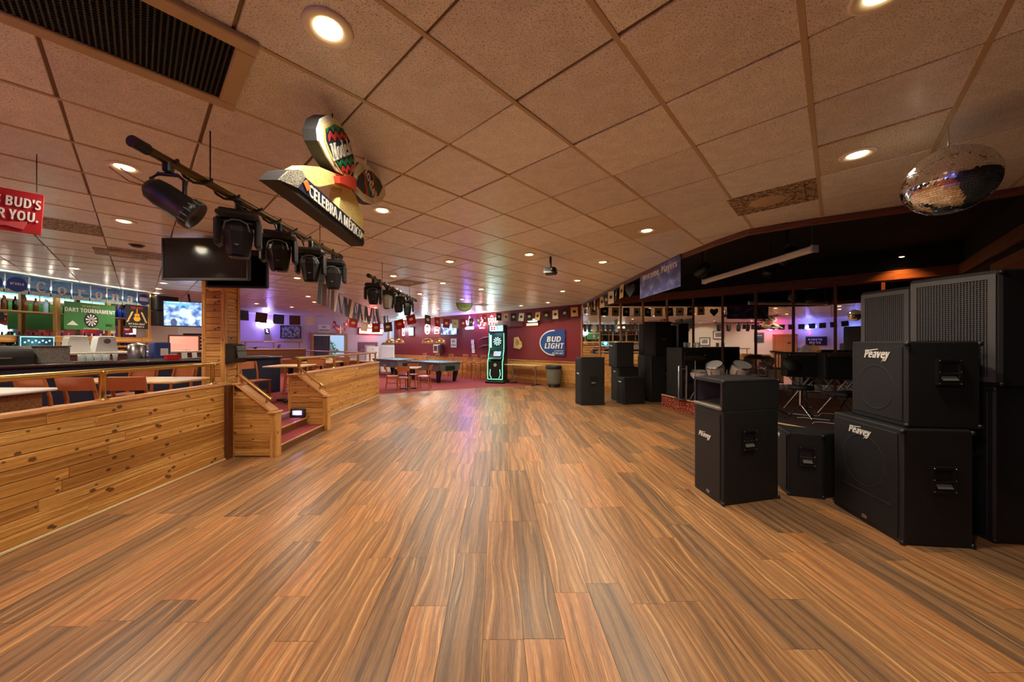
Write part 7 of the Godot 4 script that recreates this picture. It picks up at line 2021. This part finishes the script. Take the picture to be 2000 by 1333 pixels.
	strokes(bp, Vector3(0.1, 0.08, 0.011), 0.6, 0.12, 6, M.white_print)
	strokes(bp, Vector3(-0.2, -0.14, 0.011), 0.5, 0.12, 5, mat("poster_pink", c8(220, 120, 120), 0.6))
	tag(obj("conduit_pipe", tube_mesh([W(10.45, B - 0.12, 0.0), W(10.45, B - 0.12, CEIL)], 0.06, 10), M.white_paint), "vertical white conduit pipe in the far corner", "pipe")
	# rear wall, seen in the mirrors: pictures, poster, neon words
	var R := A_REAR + 0.03
	for k in 2:
		var fp := thing("framed_photo", ["framed photo with white mat, lower of two beside the booth on the rear wall", "framed photo with white mat, upper of two beside the booth on the rear wall"][k], "picture", W(R, [6.3, 5.5][k], [1.72, 2.15][k]), FACE_REAR)
		obj("frame", bezel_mesh(0.62, 0.54, 0.035, 0.03), M.black_plastic, fp, Vector3(0, 0, 0.01))
		obj("mat_board", cb(Vector3(0.56, 0.48, 0.01), 0.002), M.white_print, fp)
		obj("photo", sheet(0.36, 0.28), M.team_print, fp, Vector3(0, 0, 0.007))
	var gp := thing("grey_notice_poster", "slate grey notice poster beside the timber door on the rear wall", "poster", W(R, 3.35, 1.95), FACE_REAR)
	obj("board", cb(Vector3(0.5, 0.6, 0.01), 0.002), M.slate_flag, gp)
	strokes(gp, Vector3(0, 0.12, 0.006), 0.3, 0.08, 5, M.white_print)
	strokes(gp, Vector3(0, -0.12, 0.006), 0.36, 0.08, 6, M.black_flag)
	var bw := thing("black_white_sign", "black sign with white capitals beside the timber door on the rear wall", "sign", W(R, 0.75, 1.72), FACE_REAR)
	obj("board", cb(Vector3(0.9, 0.5, 0.02), 0.004), M.black_flag, bw)
	strokes(bw, Vector3(0.05, 0.08, 0.012), 0.6, 0.11, 6, M.white_print)
	strokes(bw, Vector3(0.05, -0.1, 0.012), 0.5, 0.13, 4, M.white_print)
	neon_sign("neon_word_sign", "pink neon word over the timber door on the rear wall", W(R, 2.75, 2.5), FACE_REAR, [["pink_neon", Color(1.0, 0.5, 0.7), 4.0, squiggle(-0.34, 0.34, 0.0, 0.16, 4), 0.016]], 0.5, Color(1.0, 0.35, 0.6))
	neon_sign("neon_blue_word_sign", "blue-white neon word with a red bottle beside the timber door on the rear wall", W(R, 1.05, 2.5), FACE_REAR, [["blue_white_neon", Color(0.55, 0.65, 1.0), 4.0, squiggle(-0.34, 0.34, 0.0, 0.18, 4), 0.018], ["red_neon", red, 3.0, [[-0.05, -0.4], [-0.05, -0.25], [-0.02, -0.16], [0.02, -0.16], [0.05, -0.25], [0.05, -0.4], [-0.05, -0.4]], 0.012]], 0.6, Color(0.4, 0.45, 1.0))
	neon_sign("neon_horn_sign", "blue neon horn outline on the rear wall near the stage", W(R, -0.75, 2.3), FACE_REAR, [["blue_white_neon", Color(0.55, 0.65, 1.0), 4.0, [[-0.3, 0.1], [-0.34, 0.0], [-0.26, -0.1], [-0.1, -0.04], [0.1, -0.04], [0.26, -0.1], [0.34, 0.0], [0.3, 0.1]], 0.016]], 0.3, Color(0.4, 0.5, 1.0))
func neon3(p: Array) -> Array:
	var r: Array = []
	for q in p: r.append(Vector3(q[0], q[1], 0.05))
	return r

func build_objects():
	deck()
	far_walls()
	seating()
	bar()
	stage_area()
	rigging()
	games()
